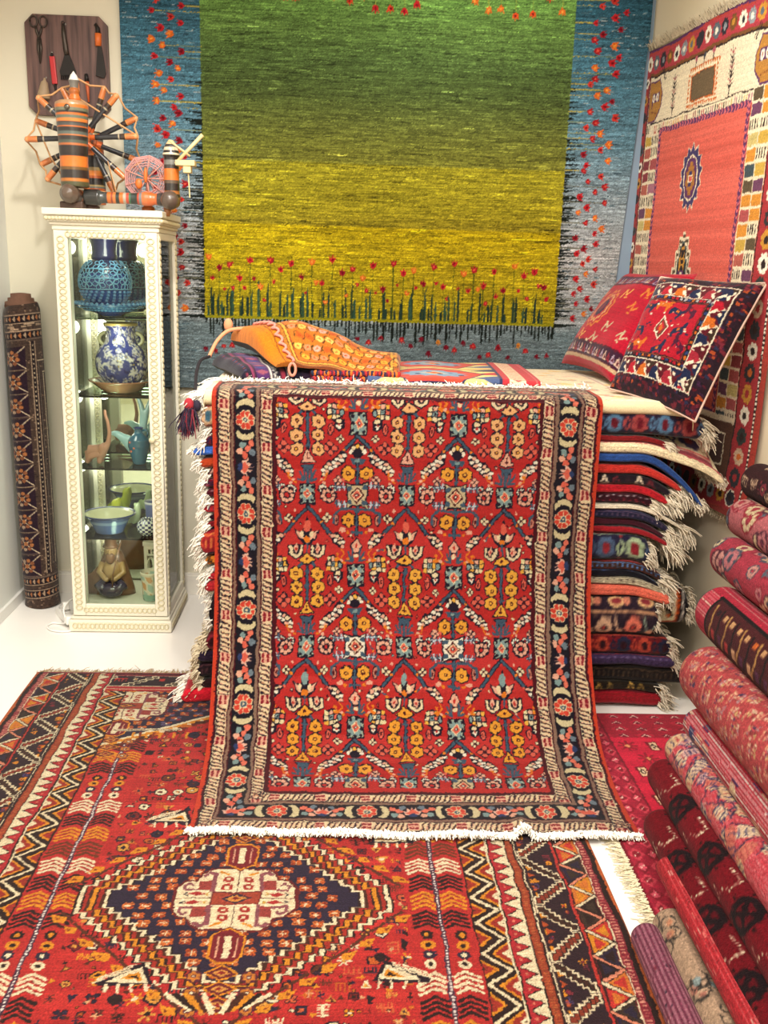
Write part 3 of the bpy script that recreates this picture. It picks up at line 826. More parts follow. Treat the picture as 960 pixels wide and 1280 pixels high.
def build_floor_rugs():
    o = empty('floor_rug', (-.2175, 2.3, 0), 'large red tribal floor rug with a navy diamond and cream hooked medallion', 'rug')
    cv = pat_floor()
    flat_rug(o, cv, -1.15, 3.48, 820, 820, woven('pile_floor', noise=.2, scale=300, bump=.25))
    wool = plain('fringe_beige', 'c9b08c', .95, spec=.1)
    g = random.Random(8)
    strands('fringe', [((-1.15 + .2175 + 1.865 * k / 460., 3.48 - 2.3, .006), (g.gauss(0, .3), 1, .1)) for k in range(461)], wool, o, .045, .002, .5, 2, 3, 4, .003, floor=.0015)
    # crimson rug at the right, under the rolls
    cv = Cv(.98, 2.25, 420, 'c0183a', 380)
    g = random.Random(4)
    y = 0
    while y < 2.25:
        h = g.uniform(.01, .05); k = g.uniform(-.03, .04); cv.rect(0, y, .98, y + h, np.clip(hx('be1836') + np.array([k, k * .3, k * .3]), 0, 1)); y += h
    cv.rect(0, 0, .98, .19, '98142a')
    for r in range(4):
        for i in range(14):
            c = cv.at(.05 + i * .075, .03 + r * .048)
            c.dia(0, 0, .036, .024, ('b41e36', 'a01830')[(i + r) % 2]); c.dia(0, 0, .020, .014, '701024'); c.line([(-.014, .008), (0, -.008), (.014, .008)], .004, 'e8b0a0')
    for r in range(26):
        for i in range(10):
            c = cv.at(.19 + i * .088 + (r % 2) * .044, .25 + r * .085, 1.25)
            if (i + r // 2) % 3 == 0:
                for t in range(8):
                    a = t * pi / 4; c.line([(.007 * cos(a), .007 * sin(a)), (.027 * cos(a), .027 * sin(a))], .007, '8a1226')
                c.dia(0, 0, .008, .010, 'd88a5a')
            else:
                c.poly([(-.018, -.022), (.012, -.028), (.018, .022), (-.012, .028)], '700c20'); c.poly([(-.010, -.020), (.010, -.022), (.010, .020), (-.010, .022)], 'e0b890'); c.dia(0, 0, .009, .016, '3a2a20'); c.box(0, 0, .006, .010, 'f0d0b0')
    # left guard border of lozenges
    cv.rect(0, 0, .145, 2.25, '981830')
    r = 0; y = 0
    while y < 2.25:
        for i in range(3):
            c = cv.at(.03 + i * .045, y, 1); c.dia(0, 0, .022, .03, 'c03a4a' if (r + i) % 2 else '7c1022'); c.dia(0, 0, .013, .018, '7c1022' if (r + i) % 2 else 'c8485a'); c.line([(-.006, .004), (.004, -.008)], .003, 'e0b0a0')
        y += .058; r += 1
    cv.rect(.138, 0, .145, 2.25, '701020'); cv.rect(0, 0, .006, 2.25, '701020')
    cv.warp(.0018, .006, 5); cv.speckle(.08, .03, 3).gain(.95, 1)
    o2 = empty('floor_rug', (1.25, 2.2, 0), 'crimson rug with rows of small lozenges, on the floor between the pile and the rolls', 'rug')
    flat_rug(o2, cv, .80, 3.17, 330, 560, woven('pile_crimson', noise=.16, scale=300, bump=.25), thick=.007)
    strands('fringe', [((.80 - 1.25, 3.17 - 2.2 - 2.25 * k / 520., .005), (-1, g.gauss(0, .25), .08)) for k in range(521)], plain('fringe_cream', 'dccfb0', .95, spec=.1), o2, .046, .0026, .4, 2, 3, 6, .003, floor=.0015)
# ------------------------------------------------------------------ wall hangings
def pat_tapestry():
    W, H = 2.24, 1.95          # z from 2.95 down to 1.00
    cv = Cv(W, H, 420, '5a7888'); g = random.Random(12); G = np.random.default_rng(2)
    yv = (np.arange(cv.H) + .5) / cv.H * H
    def ramp(stops):
        ys = [s[0] for s in stops]; cs = np.array([hx(s[1]) for s in stops])
        return np.stack([np.interp(yv, ys, cs[:, k]) for k in range(3)], -1)[:, None, :]
    cv.a[:] = ramp([(0, '1e4258'), (.3, '2a5468'), (.62, '467388'), (.85, '587e90'), (1.05, '7d929c'), (1.3, 'a2a5a6'), (1.62, '94999a'), (1.66, '66767a'), (1.95, '566468')])
    gx0, gx1, gy0, gy1 = .335, 1.915, .13, 1.633
    i0, i1, j0, j1 = int(gx0 * cv.px), int(gx1 * cv.px), int(gy0 * cv.py), int(gy1 * cv.py)
    gr = ramp([(0, '6a9a48'), (.3, '648f42'), (.42, '5a7a3a'), (.55, '4c6432'), (.68, '4b5c2c'), (.80, '5e682c'), (.96, '747628'), (.962, '8f8a1e'), (1.15, '948a1a'), (1.22, '847818'), (1.225, 'a8940c'), (1.45, 'a08e10'), (1.63, '948610')])
    cv.a[j0:j1, i0:i1] = np.repeat(gr[j0:j1], i1 - i0, 1)
    # weft streaks: long horizontal irregular lines of lighter and darker yarn
    low = G.normal(0, 1, (cv.H, 26)); xs = np.linspace(0, 25, cv.W); li = np.floor(xs).astype(int).clip(0, 24); fr = xs - li
    st = low[:, li] * (1 - fr) + low[:, li + 1] * fr
    st2 = np.repeat(G.normal(0, 1, (cv.H, cv.W // 7 + 1)), 7, 1)[:, :cv.W]
    mul = 1 + .15 * st + .10 * st2
    cv.a *= mul[..., None].astype(np.float32)
    # sparse pale dashes
    for _ in range(5200):
        y = g.uniform(.13, 1.6); x = g.uniform(gx0, gx1); l = g.uniform(.008, .06)
        cv.rect(x, y, min(gx1, x + l), y + .0024, '6a7a30' if False else (lambda b: np.clip(b * g.choice([.7, .8, 1.18, 1.3]), 0, 1))(cv.a[min(cv.H - 1, int(y * cv.py)), min(cv.W - 1, int(x * cv.px))].copy()))
    for _ in range(900):
        y = g.uniform(0, 1.9); x = g.choice([g.uniform(0, gx0), g.uniform(gx1, W)]); l = g.uniform(.01, .04)
        if not gx0 - l < x < gx1: cv.rect(x, y, x + l, y + .0025, g.choice(['8ca4ae', '2c4654', '9aa8aa', '3c5a68']))
    BLK = '161c18'
    # side teeth and bottom teeth of black yarn
    y = .62
    while y < gy1 + .005:
        dens = min(1, (y - .45) / .6)
        for f, x in ((-1, gx0), (1, gx1)):
            if g.random() < .25 + .7 * dens:
                l = g.uniform(.015, .05 + .06 * dens); cv.poly([(x, y), (x + f * l * .8, y), (x + f * l, y + .003), (x, y + g.uniform(.006, .011))], BLK)
        y += g.uniform(.008, .014)
    for f, x in ((-1, gx0), (1, gx1)): cv.rect(min(x, x + f * .13), gy1 - .012, max(x, x + f * .13), gy1 - .004, BLK)
    x = gx0
    while x < gx1:
        l = g.choice([.03, .05, .06, .09, .10]) * g.uniform(.7, 1.2); w = g.uniform(.006, .011)
        cv.poly([(x, gy1), (x + w, gy1), (x + w, gy1 + l * .7), (x + w * .5, gy1 + l), (x, gy1 + l * .8)], BLK); x += w + g.uniform(.003, .012)
    # grass and tulips
    def tulip(x, y, s, col, rot=0):
        c = cv.at(x, y, s, rot)
        c.poly([(-.010, .006), (-.013, -.014), (-.005, -.006), (0, -.018), (.005, -.006), (.013, -.014), (.010, .006), (0, .014)], col)
        c.ell(0, -.001, .004, .006, {'b81e24': '7a0f1c', '8e1420': '5c0c18', 'd8641e': 'e8963a', 'a01820': 'd84a3a'}.get(col, '7a0f1c'), 6)
    RD = ['b81e24', '8e1420', 'a01820', 'b81e24', 'd8641e']
    x = gx0 + .02
    k = 0
    while x < gx1 - .02:
        base = gy1 - .012
        for q in range(g.choice([2, 3, 3])):
            xx = x + g.uniform(-.02, .02); l = g.choice([.05, .07, .1, .13, .15]) * g.uniform(.8, 1.15)
            cv.poly([(xx - .005, base), (xx + .005, base), (xx + .004, base - l * .8), (xx + g.uniform(-.004, .006), base - l), (xx - .005, base - l * .7)], g.choice(['22382c', '1c3026', '2c4a38']))
        h = (.245, .20, .225, .17, .235, .14)[k % 6] + g.uniform(-.012, .012)
        cv.line([(x, base), (x, base - h)], .0028, '3c4a14')
        tulip(x, base - h, g.uniform(1.0, 1.2), RD[k % 4] if k % 5 else 'd8641e')
        if g.random() < .85: tulip(x + g.uniform(.012, .024), base - h * g.uniform(.45, .75), g.uniform(.6, .9), g.choice(RD))
        x += .0455; k += 1
    cv.rect(gx0, gy1 - .012, gx1, gy1, '8a8410')
    # tulips hanging in from the top edge of the green
    x = gx0 + .25
    while x < gx1 - .02:
        h = g.uniform(.14, .22); cv.line([(x, gy0), (x, gy0 + h)], .003, '8aa040'); tulip(x, gy0 + h, 1.15, g.choice(['c83a20', 'd8641e', 'b81e24', 'd84a1e']), pi); x += g.uniform(.045, .075)
    # sideways tulips in the blue borders
    for f, xb in ((-1, gx0), (1, gx1)):
        y = .12; k = 0
        while y < 1.60:
            for q in range(2):
                d = (.115, .165, .20, .09)[(k + q * 2) % 4] + g.uniform(-.015, .015)
                yy = y + q * .022
                if g.random() < .5: cv.rect(min(xb, xb + f * d), yy - .0015, max(xb, xb + f * d), yy + .0015, 'a89a3c' if yy < 1 else '6a6a58')
                tulip(xb + f * d, yy, g.uniform(.95, 1.35), g.choice(['b81e24', 'a01820', 'd8641e', '8e1420', 'c83226']), f * pi / 2)
            y += .044; k += 1
    x = gx0
    while x < gx1:
        tulip(x, gy1 + g.uniform(.07, .15), g.uniform(.8, 1.15), g.choice(['8e1420', 'a01820', 'c87a1e', '6a1020']), pi); x += g.uniform(.03, .06)
    cv.warp(.0016, .006, 6)
    return cv.speckle(.12, .03, 4).gain(.91, .92)

def pat_wallrug():
    W, H = 1.29, 1.76
    cv = Cv(W, H, 420, 'b83a2c'); g = random.Random(31)
    SA, CR, PU, BR, RD, OC, DK, WH = 'd85a4a', 'e8d6b4', '5a2a5c', '7a4a1e', 'a8282a', 'c88a2a', '2a1a18', 'f0e6d0'
    tile = ['b04a4a', 'c86a5a', '8a3038', 'd88a28', '5a4a32', 'c8b46a', '6a3a5a', '3a4a50', 'b85a4a', 'a8687a', 'caa23c']
    def brickcol(c, w, L, h=.05):
        c.rect(0, 0, w, L, CR); y = 0
        while y < L:
            for k in range(2):
                xa, xb = k * w / 2 + .004, (k + 1) * w / 2 - .003; q = g.random()
                c.rect(xa, y + .004, xb, y + h - .003, CR)
                if q < .25:
                    for s in range(4): c.rect(xa + s * (xb - xa) / 4, y + .006, xa + s * (xb - xa) / 4 + .007, y + h - .006, DK)
                else: c.rect(xa, y + .005, xb, y + h - .004, g.choice(tile))
            y += h
    # flower border all round on red
    cv.rect(0, 0, W, .012, PU); cv.rect(0, .018, W, .10, 'b83440'); cv.rect(0, .10, W, .112, BR); cv.rect(0, .112, W, .118, DK)
    FC = [WH, '5a6470', '2a2430', BR, WH, '8a9098', OC, '2a2430']
    for k in range(20): cv.rosette(.04 + k * .0665, .058, .030, FC[k % 8], FC[(k + 3) % 8], None, 8)
    cv.rect(0, .10, .055, H, 'a02c2a')
    for k in range(24): cv.rosette(.026, .135 + k * .068, .022, [WH, OC, '2a2430', RD, '3a4048'][k % 5], DK, None, 8)
    cv.rect(.052, .118, .06, H, DK)
    brickcol(cv.at(.062, .30), .145, 1.35)
    # cream panel
    cv.rect(.062, .118, 1.12, .30, CR); cv.rect(.062, .118, .10, .30, CR)
    for hx_, f in ((.125, 1), (1.03, -1)):
        c = cv.at(hx_, .215, 1, 0, f)
        c.poly([(-.06, -.08), (.04, -.085), (.075, -.02), (.07, .03), (.02, .085), (-.06, .085)], PU); c.poly([(-.055, -.073), (.036, -.078), (.068, -.02), (.063, .026), (.015, .077), (-.055, .077)], 'b47a2e')
        c.rect(-.03, -.035, .045, .005, PU); c.rect(-.03, -.01, -.02, .03, PU)
        for s in (-.012, .024): c.ell(s, -.014, .014, .018, WH, 10); c.ell(s, -.014, .005, .008, RD, 6)
        c.line([(-.03, .04), (.03, .05)], .004, '8a4a20')
        for s in range(3): c.line([(.02 + s * .014, -.098), (.05 + s * .014, -.105)], .004, DK); 
        c.line([(.05, -.12), (.085, -.07)], .006, DK); c.line([(.06, -.125), (.095, -.075)], .004, DK)
    for tx in (.31, .79):
        cv.line([(tx, .14), (tx, .295)], .005, DK)
        for s in range(8):
            for f in (-1, 1): cv.line([(tx, .165 + s * .016), (tx + f * .016, .150 + s * .016)], .005, DK if s % 3 else 'a84a50')
    c = cv.at(.565, .225)
    c.rect(-.125, -.075, .125, .075, CR)
    for s in range(14):
        for yy in (-.066, .066): c.poly([(-.115 + s * .0177, yy - .008), (-.106 + s * .0177, yy + .008), (-.097 + s * .0177, yy - .008)], 'd0641e')
    for s in range(8):
        for xx in (-.115, .115): c.poly([(xx - .008, -.06 + s * .0165), (xx + .008, -.052 + s * .0165), (xx - .008, -.044 + s * .0165)], 'd0641e')
    c.rect(-.1, -.052, .1, .052, 'd0641e'); c.rect(-.09, -.046, .09, .046, '5a4632'); c.rect(-.085, -.042, .085, .042, '6a563a')
    for s in (-.07, 0, .07): c.line([(s, -.075), (s, -.1)], .004, DK); c.ell(s, -.105, .012, .012, ('b05060', '40404a', 'b05060')[int(s > -.01) + int(s > .01)], 7)
    # little comb teeth under the panel
    cv.rect(.10, .30, 1.12, .348, CR); cv.rect(.10, .302, 1.12, .306, DK)
    for k in range(28): cv.rect(.115 + k * .036, .315, .138 + k * .036, .348, g.choice(tile + [CR, DK]))
    for k in range(28): cv.rect(.115 + k * .036 + .006, .312, .115 + k * .036 + .016, .336, CR)
    # red field with purple chevron edge
    cv.rect(.205, .335, .965, 1.42, PU)
    for k in range(46): 
        for xx in (.215, .955): cv.line([(xx - .01, .345 + k * .0235), (xx, .356 + k * .0235), (xx + .01, .345 + k * .0235)], .006, 'd4646a')
    for k in range(32): cv.line([(.21 + k * .0235, .338), (.221 + k * .0235, .348), (.21 + k * .0235, .358)], .006, 'd4646a')
    y = .358
    while y < 1.40:
        h = g.uniform(.01, .04); q = g.uniform(-.03, .03); cv.rect(.228, y, .942, y + h, np.clip(hx(SA) + q, 0, 1)); y += h
    c = cv.at(.545, .56)
    pts = []
    for k in range(28):
        a = 2 * pi * k / 28; r = 1.0 if k % 2 else .8; pts.append((.092 * r * cos(a), .125 * r * sin(a)))
    c.poly([(x * 1.06, y * 1.05) for x, y in pts], CR); c.poly(pts, '3c3264')
    c.ell(0, 0, .062, .088, CR, 10); c.ell(0, 0, .056, .082, PU, 10); c.stamp('..bb..\n.bbbb.\nbbrrbb\nbboobb\nbbrrbb\n.bbbb.\n..bb..', {'b': 'a86a2a', 'r': '3c3264', 'o': 'd84a3a'}, .013, 0, 0, .018)
    c.rect(-.02, -.012, .02, .014, CR); c.rect(-.015, -.008, .015, .01, SA)
    c = cv.at(.545, .76)
    for k, (w, col) in enumerate(((.085, CR), (.076, '5a4632'), (.066, CR), (.056, '4a5a58'), (.046, DK), (.03, OC), (.018, DK))):
        c.poly([(-w, .6), (-w, .14 + k * .012), (-w * .75, .14 + k * .012), (-w * .75, .07 + k * .012), (-w * .5, .07 + k * .012), (-w * .5, .02 + k * .012), (-.012, .02 + k * .012), (-.012, k * .012), (.012, k * .012), (.012, .02 + k * .012), (w * .5, .02 + k * .012), (w * .5, .07 + k * .012), (w * .75, .07 + k * .012), (w * .75, .14 + k * .012), (w, .14 + k * .012), (w, .6)], col)
    for k in range(4): c.box(0, .12 + k * .05, .05, .03, (OC, PU, OC, CR)[k]); c.box(0, .12 + k * .05, .025, .016, (DK, CR, DK, PU)[k])
    brickcol(cv.at(.972, .30), .145, 1.35)
    # lower part and right border
    cv.rect(.062, 1.42, 1.12, 1.44, CR); cv.rect(.062, 1.44, 1.12, 1.64, '5a3420')  # dark brown puts the shadow over the lower bricks into the colour
    for k in range(7): cv.box(.12 + k * .15, 1.54, .1, .12, CR); cv.box(.12 + k * .15, 1.54, .088, .108, '4a2a20')
    cv.rect(1.118, .10, 1.127, H - .1, DK); cv.rect(1.127, .10, 1.24, H, 'a8282e')
    cv.rect(.05, H - .118, 1.24, H - .022, 'a8282e')
    for k in range(22): cv.rosette(1.183, .15 + k * .0735, .034, [WH, '2a2a30', OC, WH, '2a3430', 'c8a888', '2a2a30'][k % 7], [RD, DK, DK, 'd0641e'][k % 4], None, 8)
    for k in range(16): cv.rosette(.09 + k * .073, H - .066, .03, FC[k % 8], DK, None, 8)
    cv.rect(1.24, .02, 1.255, H, DK)
    for k in range(110): cv.rect(1.243, .02 + k * .016, 1.252, .028 + k * .016, WH)
    cv.rect(1.255, .02, W, H, 'a83226'); cv.rect(0, H - .02, W, H, '8a2a22')
    cv.warp(.0018, .007, 7).warp(.003, .06, 8)
    return cv.speckle(.08, .03, 14).gain(.96, .9)

WX = lambda Y: 1.305 + .10 * (4.47 - Y)     # right wall plane
def build_hangings():
    cv = pat_tapestry()
    nx, ny = 640, 560
    col = cv.sample(nx, ny)
    u = np.linspace(0, 1, nx)[None, :]; v = np.linspace(0, 1, ny)[:, None]
    X = -.955 + u * 2.24 + 0 * v
    X = X - .075 * np.clip((u - .86) / .14, 0, 1) * np.clip((v - .2) / .7, 0, 1) * 1.0
    Z = 2.95 - v * 1.95 + 0 * u
    Y = 4.427 - .012 * np.sin(u * 6 + .5) * v - .004 * np.sin(u * 21 + v * 3)
    o = empty('wall_tapestry', (.16, 4.44, 1.0), 'large green and yellow woven hanging with red tulips, on the back wall', 'wall hanging')
    link('tapestry_cloth', grid_mesh('tapestry_cloth', np.stack([X - .16, Y - 4.44, Z - 1.0], -1), col, flip=True), woven('weave_tapestry', sheen=.05, noise=.14, scale=260, bump=.3, stretch=(1, 1, 4)), o)
    bm = bmesh.new(); b_box(bm, -1.115, -.02, 1.925, 1.125, .005, 1.945); bm_obj('hanging_rail', bm, plain('rail_metal', '9a9488', .4, .8), o)
    # rug on the right wall
    cv = pat_wallrug(); nx, ny = 430, 560
    col = cv.sample(nx, ny)
    u = np.linspace(0, 1, nx)[None, :]; v = np.linspace(0, 1, ny)[:, None]
    D = Vector((.0995, -.995, 0)); N = Vector((-.995, -.0995, 0))
    d = u * 1.29 + 0 * v; off = .012 + .010 * (.5 + .5 * np.sin(u * 8 + v * 2)) * v + .03 * np.clip((v - .8) / .2, 0, 1) ** 2 * u
    zz = 2.49 - v * 1.76 + 0 * u - .018 * np.sin(u * pi * 3) * np.clip(1 - v * 4, 0, 1) * .4 + .03 * np.sin(u * pi) * v * v * 0
    P0 = (1.305, 4.46)
    o = empty('wall_rug', (P0[0], P0[1], .73), 'tall salmon red rug with a cream panel and brick side columns, on the right wall', 'rug')
    V = np.stack([d * D.x + N.x * off, d * D.y + N.y * off, zz - .73], -1)
    link('rug_field', grid_mesh('rug_field', V, col, flip=True), woven('weave_wallrug', sheen=.08, noise=.12, scale=320), o)
    wool = plain('fringe_pale', 'cdbfa4', .95, spec=.1)
    g = random.Random(2)
    strands('top_fringe', [((d[0, 0] + 1.29 * k / 260. * D.x + N.x * .012, 1.29 * k / 260. * D.y + N.y * .012, 1.76), (N.x * .4, g.gauss(0, .3), 1)) for k in range(260)], wool, o, .04, .002, .5, 2, 3, 3, .003, grav=(0, 0, -.2))
    strands('bottom_fringe', [((1.29 * k / 300. * D.x + N.x * .02, 1.29 * k / 300. * D.y + N.y * .02, .0), (0, g.gauss(0, .2), -1)) for k in range(300)], wool, o, .04, .002, .4, 2, 3, 4, .003)
    # pale rug further along the same wall
    cv = Cv(.8, 1.3, 240, 'cdb798')
    for k in range(30):
        for i in range(12): motif_bits(cv.at(.06 + i * .064, .03 + k * .045), g, ['b08a6a', '8a5a48', 'a8a08a', 'd8c8a8'], .02)
    cv.rect(0, 1.26, .8, 1.3, '8a6a50'); cv.rect(0, 0, .03, 1.3, 'b09878')
    nx, ny = 120, 180; col = cv.sample(nx, ny); u = np.linspace(0, 1, nx)[None, :]; v = np.linspace(0, 1, ny)[:, None]
    d2 = 1.39 + u * .8 + 0 * v
    V = np.stack([d2 * D.x + N.x * .012, d2 * D.y + N.y * .012, 2.35 - v * 1.3 - 1.05 + 0 * u], -1)
    o = empty('wall_rug', (P0[0], P0[1], 1.05), 'pale beige rug at the picture edge, beside the salmon wall rug', 'rug')
    link('rug_field', grid_mesh('rug_field', V, col, flip=True), woven('weave_pale', noise=.12), o)

# ------------------------------------------------------------------ room, light, camera
def build_room():
    S = lambda name, bm, m: tag(bm_obj(name, bm, m), kind='structure')
    wallm = plain('wall_paint', 'dbd5c0', .85, noise=.03, nscale=3, spec=.2)
    wallr = plain('wall_paint_right', 'd8ccb2', .85, noise=.03, nscale=3, spec=.2)
    m, nt, p, o = new_mat('floor_gloss')
    tc = nt.nodes.new('ShaderNodeTexCoord'); n = nt.nodes.new('ShaderNodeTexNoise'); n.inputs['Scale'].default_value = 1.5
    r = nt.nodes.new('ShaderNodeMapRange'); r.inputs[3].default_value = .12; r.inputs[4].default_value = .24
    nt.links.new(tc.outputs['Object'], n.inputs['Vector']); nt.links.new(n.outputs[0], r.inputs[0]); nt.links.new(r.outputs[0], p.inputs['Roughness'])
    p.inputs['Base Color'].default_value = L4('f4f0ea'); p.inputs['Specular IOR Level'].default_value = .4
    bm = bmesh.new(); b_box(bm, -2.6, -2.2, -.1, 2.9, 4.6, 0); S('floor', bm, m)
    bm = bmesh.new(); b_box(bm, -1.56, 4.45, 0, 1.55, 4.6, 2.95); S('wall_back', bm, wallm)
    bm = bmesh.new(); b_box(bm, -1.62, 2.2, 0, -1.485, 4.6, 2.95); S('wall_left', bm, plain('panel_white', 'dcdcd6', .5, noise=.02, nscale=2))
    bm = bmesh.new()
    a, b = (1.305, 4.47), (1.305 + .1 * 5.2, -.73)
    vs = [bm.verts.new(v) for v in ((a[0], a[1], 0), (b[0], b[1], 0), (b[0] + .15, b[1], 0), (a[0] + .15, a[1], 0), (a[0], a[1], 2.95), (b[0], b[1], 2.95), (b[0] + .15, b[1], 2.95), (a[0] + .15, a[1], 2.95))]
    for f in ((0, 1, 5, 4), (1, 2, 6, 5), (2, 3, 7, 6), (3, 0, 4, 7), (4, 5, 6, 7), (3, 2, 1, 0)): bm.faces.new([vs[i] for i in f])
    S('wall_right', bm, wallr)
    bm = bmesh.new(); b_box(bm, -2.6, -2.3, 0, 2.9, -2.2, 2.95); S('wall_front', bm, plain('wall_paint_front', 'e6dfca', .85))
    bm = bmesh.new(); b_box(bm, -2.7, -2.3, 0, -2.6, 2.25, 2.95); b_box(bm, -2.6, 2.2, 0, -1.62, 2.25, 2.95); S('wall_left_front', bm, plain('wall_paint_left', 'e6dfca', .85))
    bm = bmesh.new(); b_box(bm, -2.6, -2.2, 2.95, 2.9, 4.6, 3.05); S('ceiling', bm, plain('ceiling_white', 'f2efe8', .9))
    bm = bmesh.new(); b_box(bm, -1.484, 4.425, 0.001, -.40, 4.449, .095); b_box(bm, -1.484, 4.43, .095, -.40, 4.449, .105); S('baseboard_back', bm, plain('skirting', 'ece7dc', .5))
    # thin strip added beside the hanging, coloured for bluish shade on the wall
    bm = bmesh.new(); b_box(bm, 1.15, 4.441, .11, 1.303, 4.4505, 2.94); tag(bm_obj('wall_shade_1', bm, plain('wall_shade_blue', '7d92a6', .7)), kind='structure')
    bm = bmesh.new(); b_box(bm, -1.4845, 2.2, .001, -1.47, 4.42, .05); S('baseboard_left', bm, plain('skirting_left', 'e4e2dc', .5))

def area(name, loc, target, size, power, col, sy=None, spread=None):
    l = bpy.data.lights.new(name, 'AREA'); l.energy = power; l.color = col; l.size = size
    if sy: l.shape = 'RECTANGLE'; l.size_y = sy
    if spread: l.spread = spread
    o = bpy.data.objects.new(name, l); COL.objects.link(o); o.location = loc
    o.rotation_euler = (Vector(target) - Vector(loc)).to_track_quat('-Z', 'Y').to_euler(); return o
def spot(name, loc, target, power, col, angle=60, blend=.8, r=.06):
    l = bpy.data.lights.new(name, 'SPOT'); l.energy = power; l.color = col; l.spot_size = radians(angle); l.spot_blend = blend; l.shadow_soft_size = r
    o = bpy.data.objects.new(name, l); COL.objects.link(o); o.location = loc
    o.rotation_euler = (Vector(target) - Vector(loc)).to_track_quat('-Z', 'Y').to_euler(); return o
def build_light():
    w = bpy.data.worlds.new('World'); SC.world = w; w.use_nodes = True
    bg = w.node_tree.nodes['Background']; bg.inputs[0].default_value = (1, .95, .88, 1); bg.inputs[1].default_value = .55
    W1 = (1, .955, .89)
    area('ceiling_area_light', (-.1, 1.3, 2.9), (-.1, 1.7, 0), 2.4, 95, W1, 1.8)
    area('ceiling_area_light', (.0, 3.0, 2.93), (0, 3.0, 0), 2.2, 30, W1, .7)
    area('ceiling_area_light', (-.2, -1.1, 2.9), (-.2, -1.3, 0), 2.4, 90, W1, 1.6)  # unseen area light added behind the camera to brighten the front wall
    spot('track_spot', (.3, 1.0, 2.85), (.2, 3.2, .6), 95, W1, 60, .7)
    spot('track_spot', (-.6, .8, 2.85), (-.7, 2.4, 0), 110, W1, 80, .8)
    spot('track_spot', (-.5, 2.6, 2.9), (-1.15, 4.2, 1.3), 95, W1, 70, .8)
    spot('track_spot', (.62, 3.55, 2.94), (.62, 4.45, 2.6), 34, (.97, 1, .86), 85, .9)
    spot('track_spot', (.2, 2.7, 2.9), (1.38, 3.8, 1.8), 60, W1, 55, .8)
    spot('track_spot', (.0, 1.9, 2.9), (.25, 4.3, 1.35), 70, W1, 62, .8)
    for z in (1.60, 1.27, .97, .66, .36):  # fill points added at each shelf level to brighten the cabinet interior
        l = bpy.data.lights.new('cabinet_fill', 'POINT'); l.energy = .5; l.color = (1, .97, .88); l.shadow_soft_size = .03
        lo = bpy.data.objects.new('cabinet_fill', l); COL.objects.link(lo); lo.location = (-.93, 3.985, z)
        l2 = l.copy(); l2.energy = .55; lo = bpy.data.objects.new('cabinet_fill', l2); COL.objects.link(lo); lo.location = (-1.075, 4.25, z)
    v = SC.view_settings; v.view_transform = 'Standard'; v.look = 'None'; v.exposure = 0.0; v.gamma = 1.0
    SC.render.film_transparent = False
def build_camera():
    p, y, r = radians(14.2), radians(2.7), radians(1.7)
    fwd = Vector((sin(y) * cos(p), cos(y) * cos(p), -sin(p))); rt = Vector((cos(y), -sin(y), 0)); up = rt.cross(fwd)
    r2 = rt * cos(r) + up * sin(r); u2 = up * cos(r) - rt * sin(r)
    M = Matrix((r2, u2, -fwd)).transposed().to_4x4(); M.translation = Vector((0, 0, 1.55))
    cd = bpy.data.cameras.new('camera'); co = bpy.data.objects.new('camera', cd); COL.objects.link(co); co.matrix_world = M
    cd.sensor_fit = 'VERTICAL'; cd.sensor_height = 36.0; cd.lens = 1200.0 / 1280.0 * 36.0; cd.clip_start = .02
    SC.camera = co
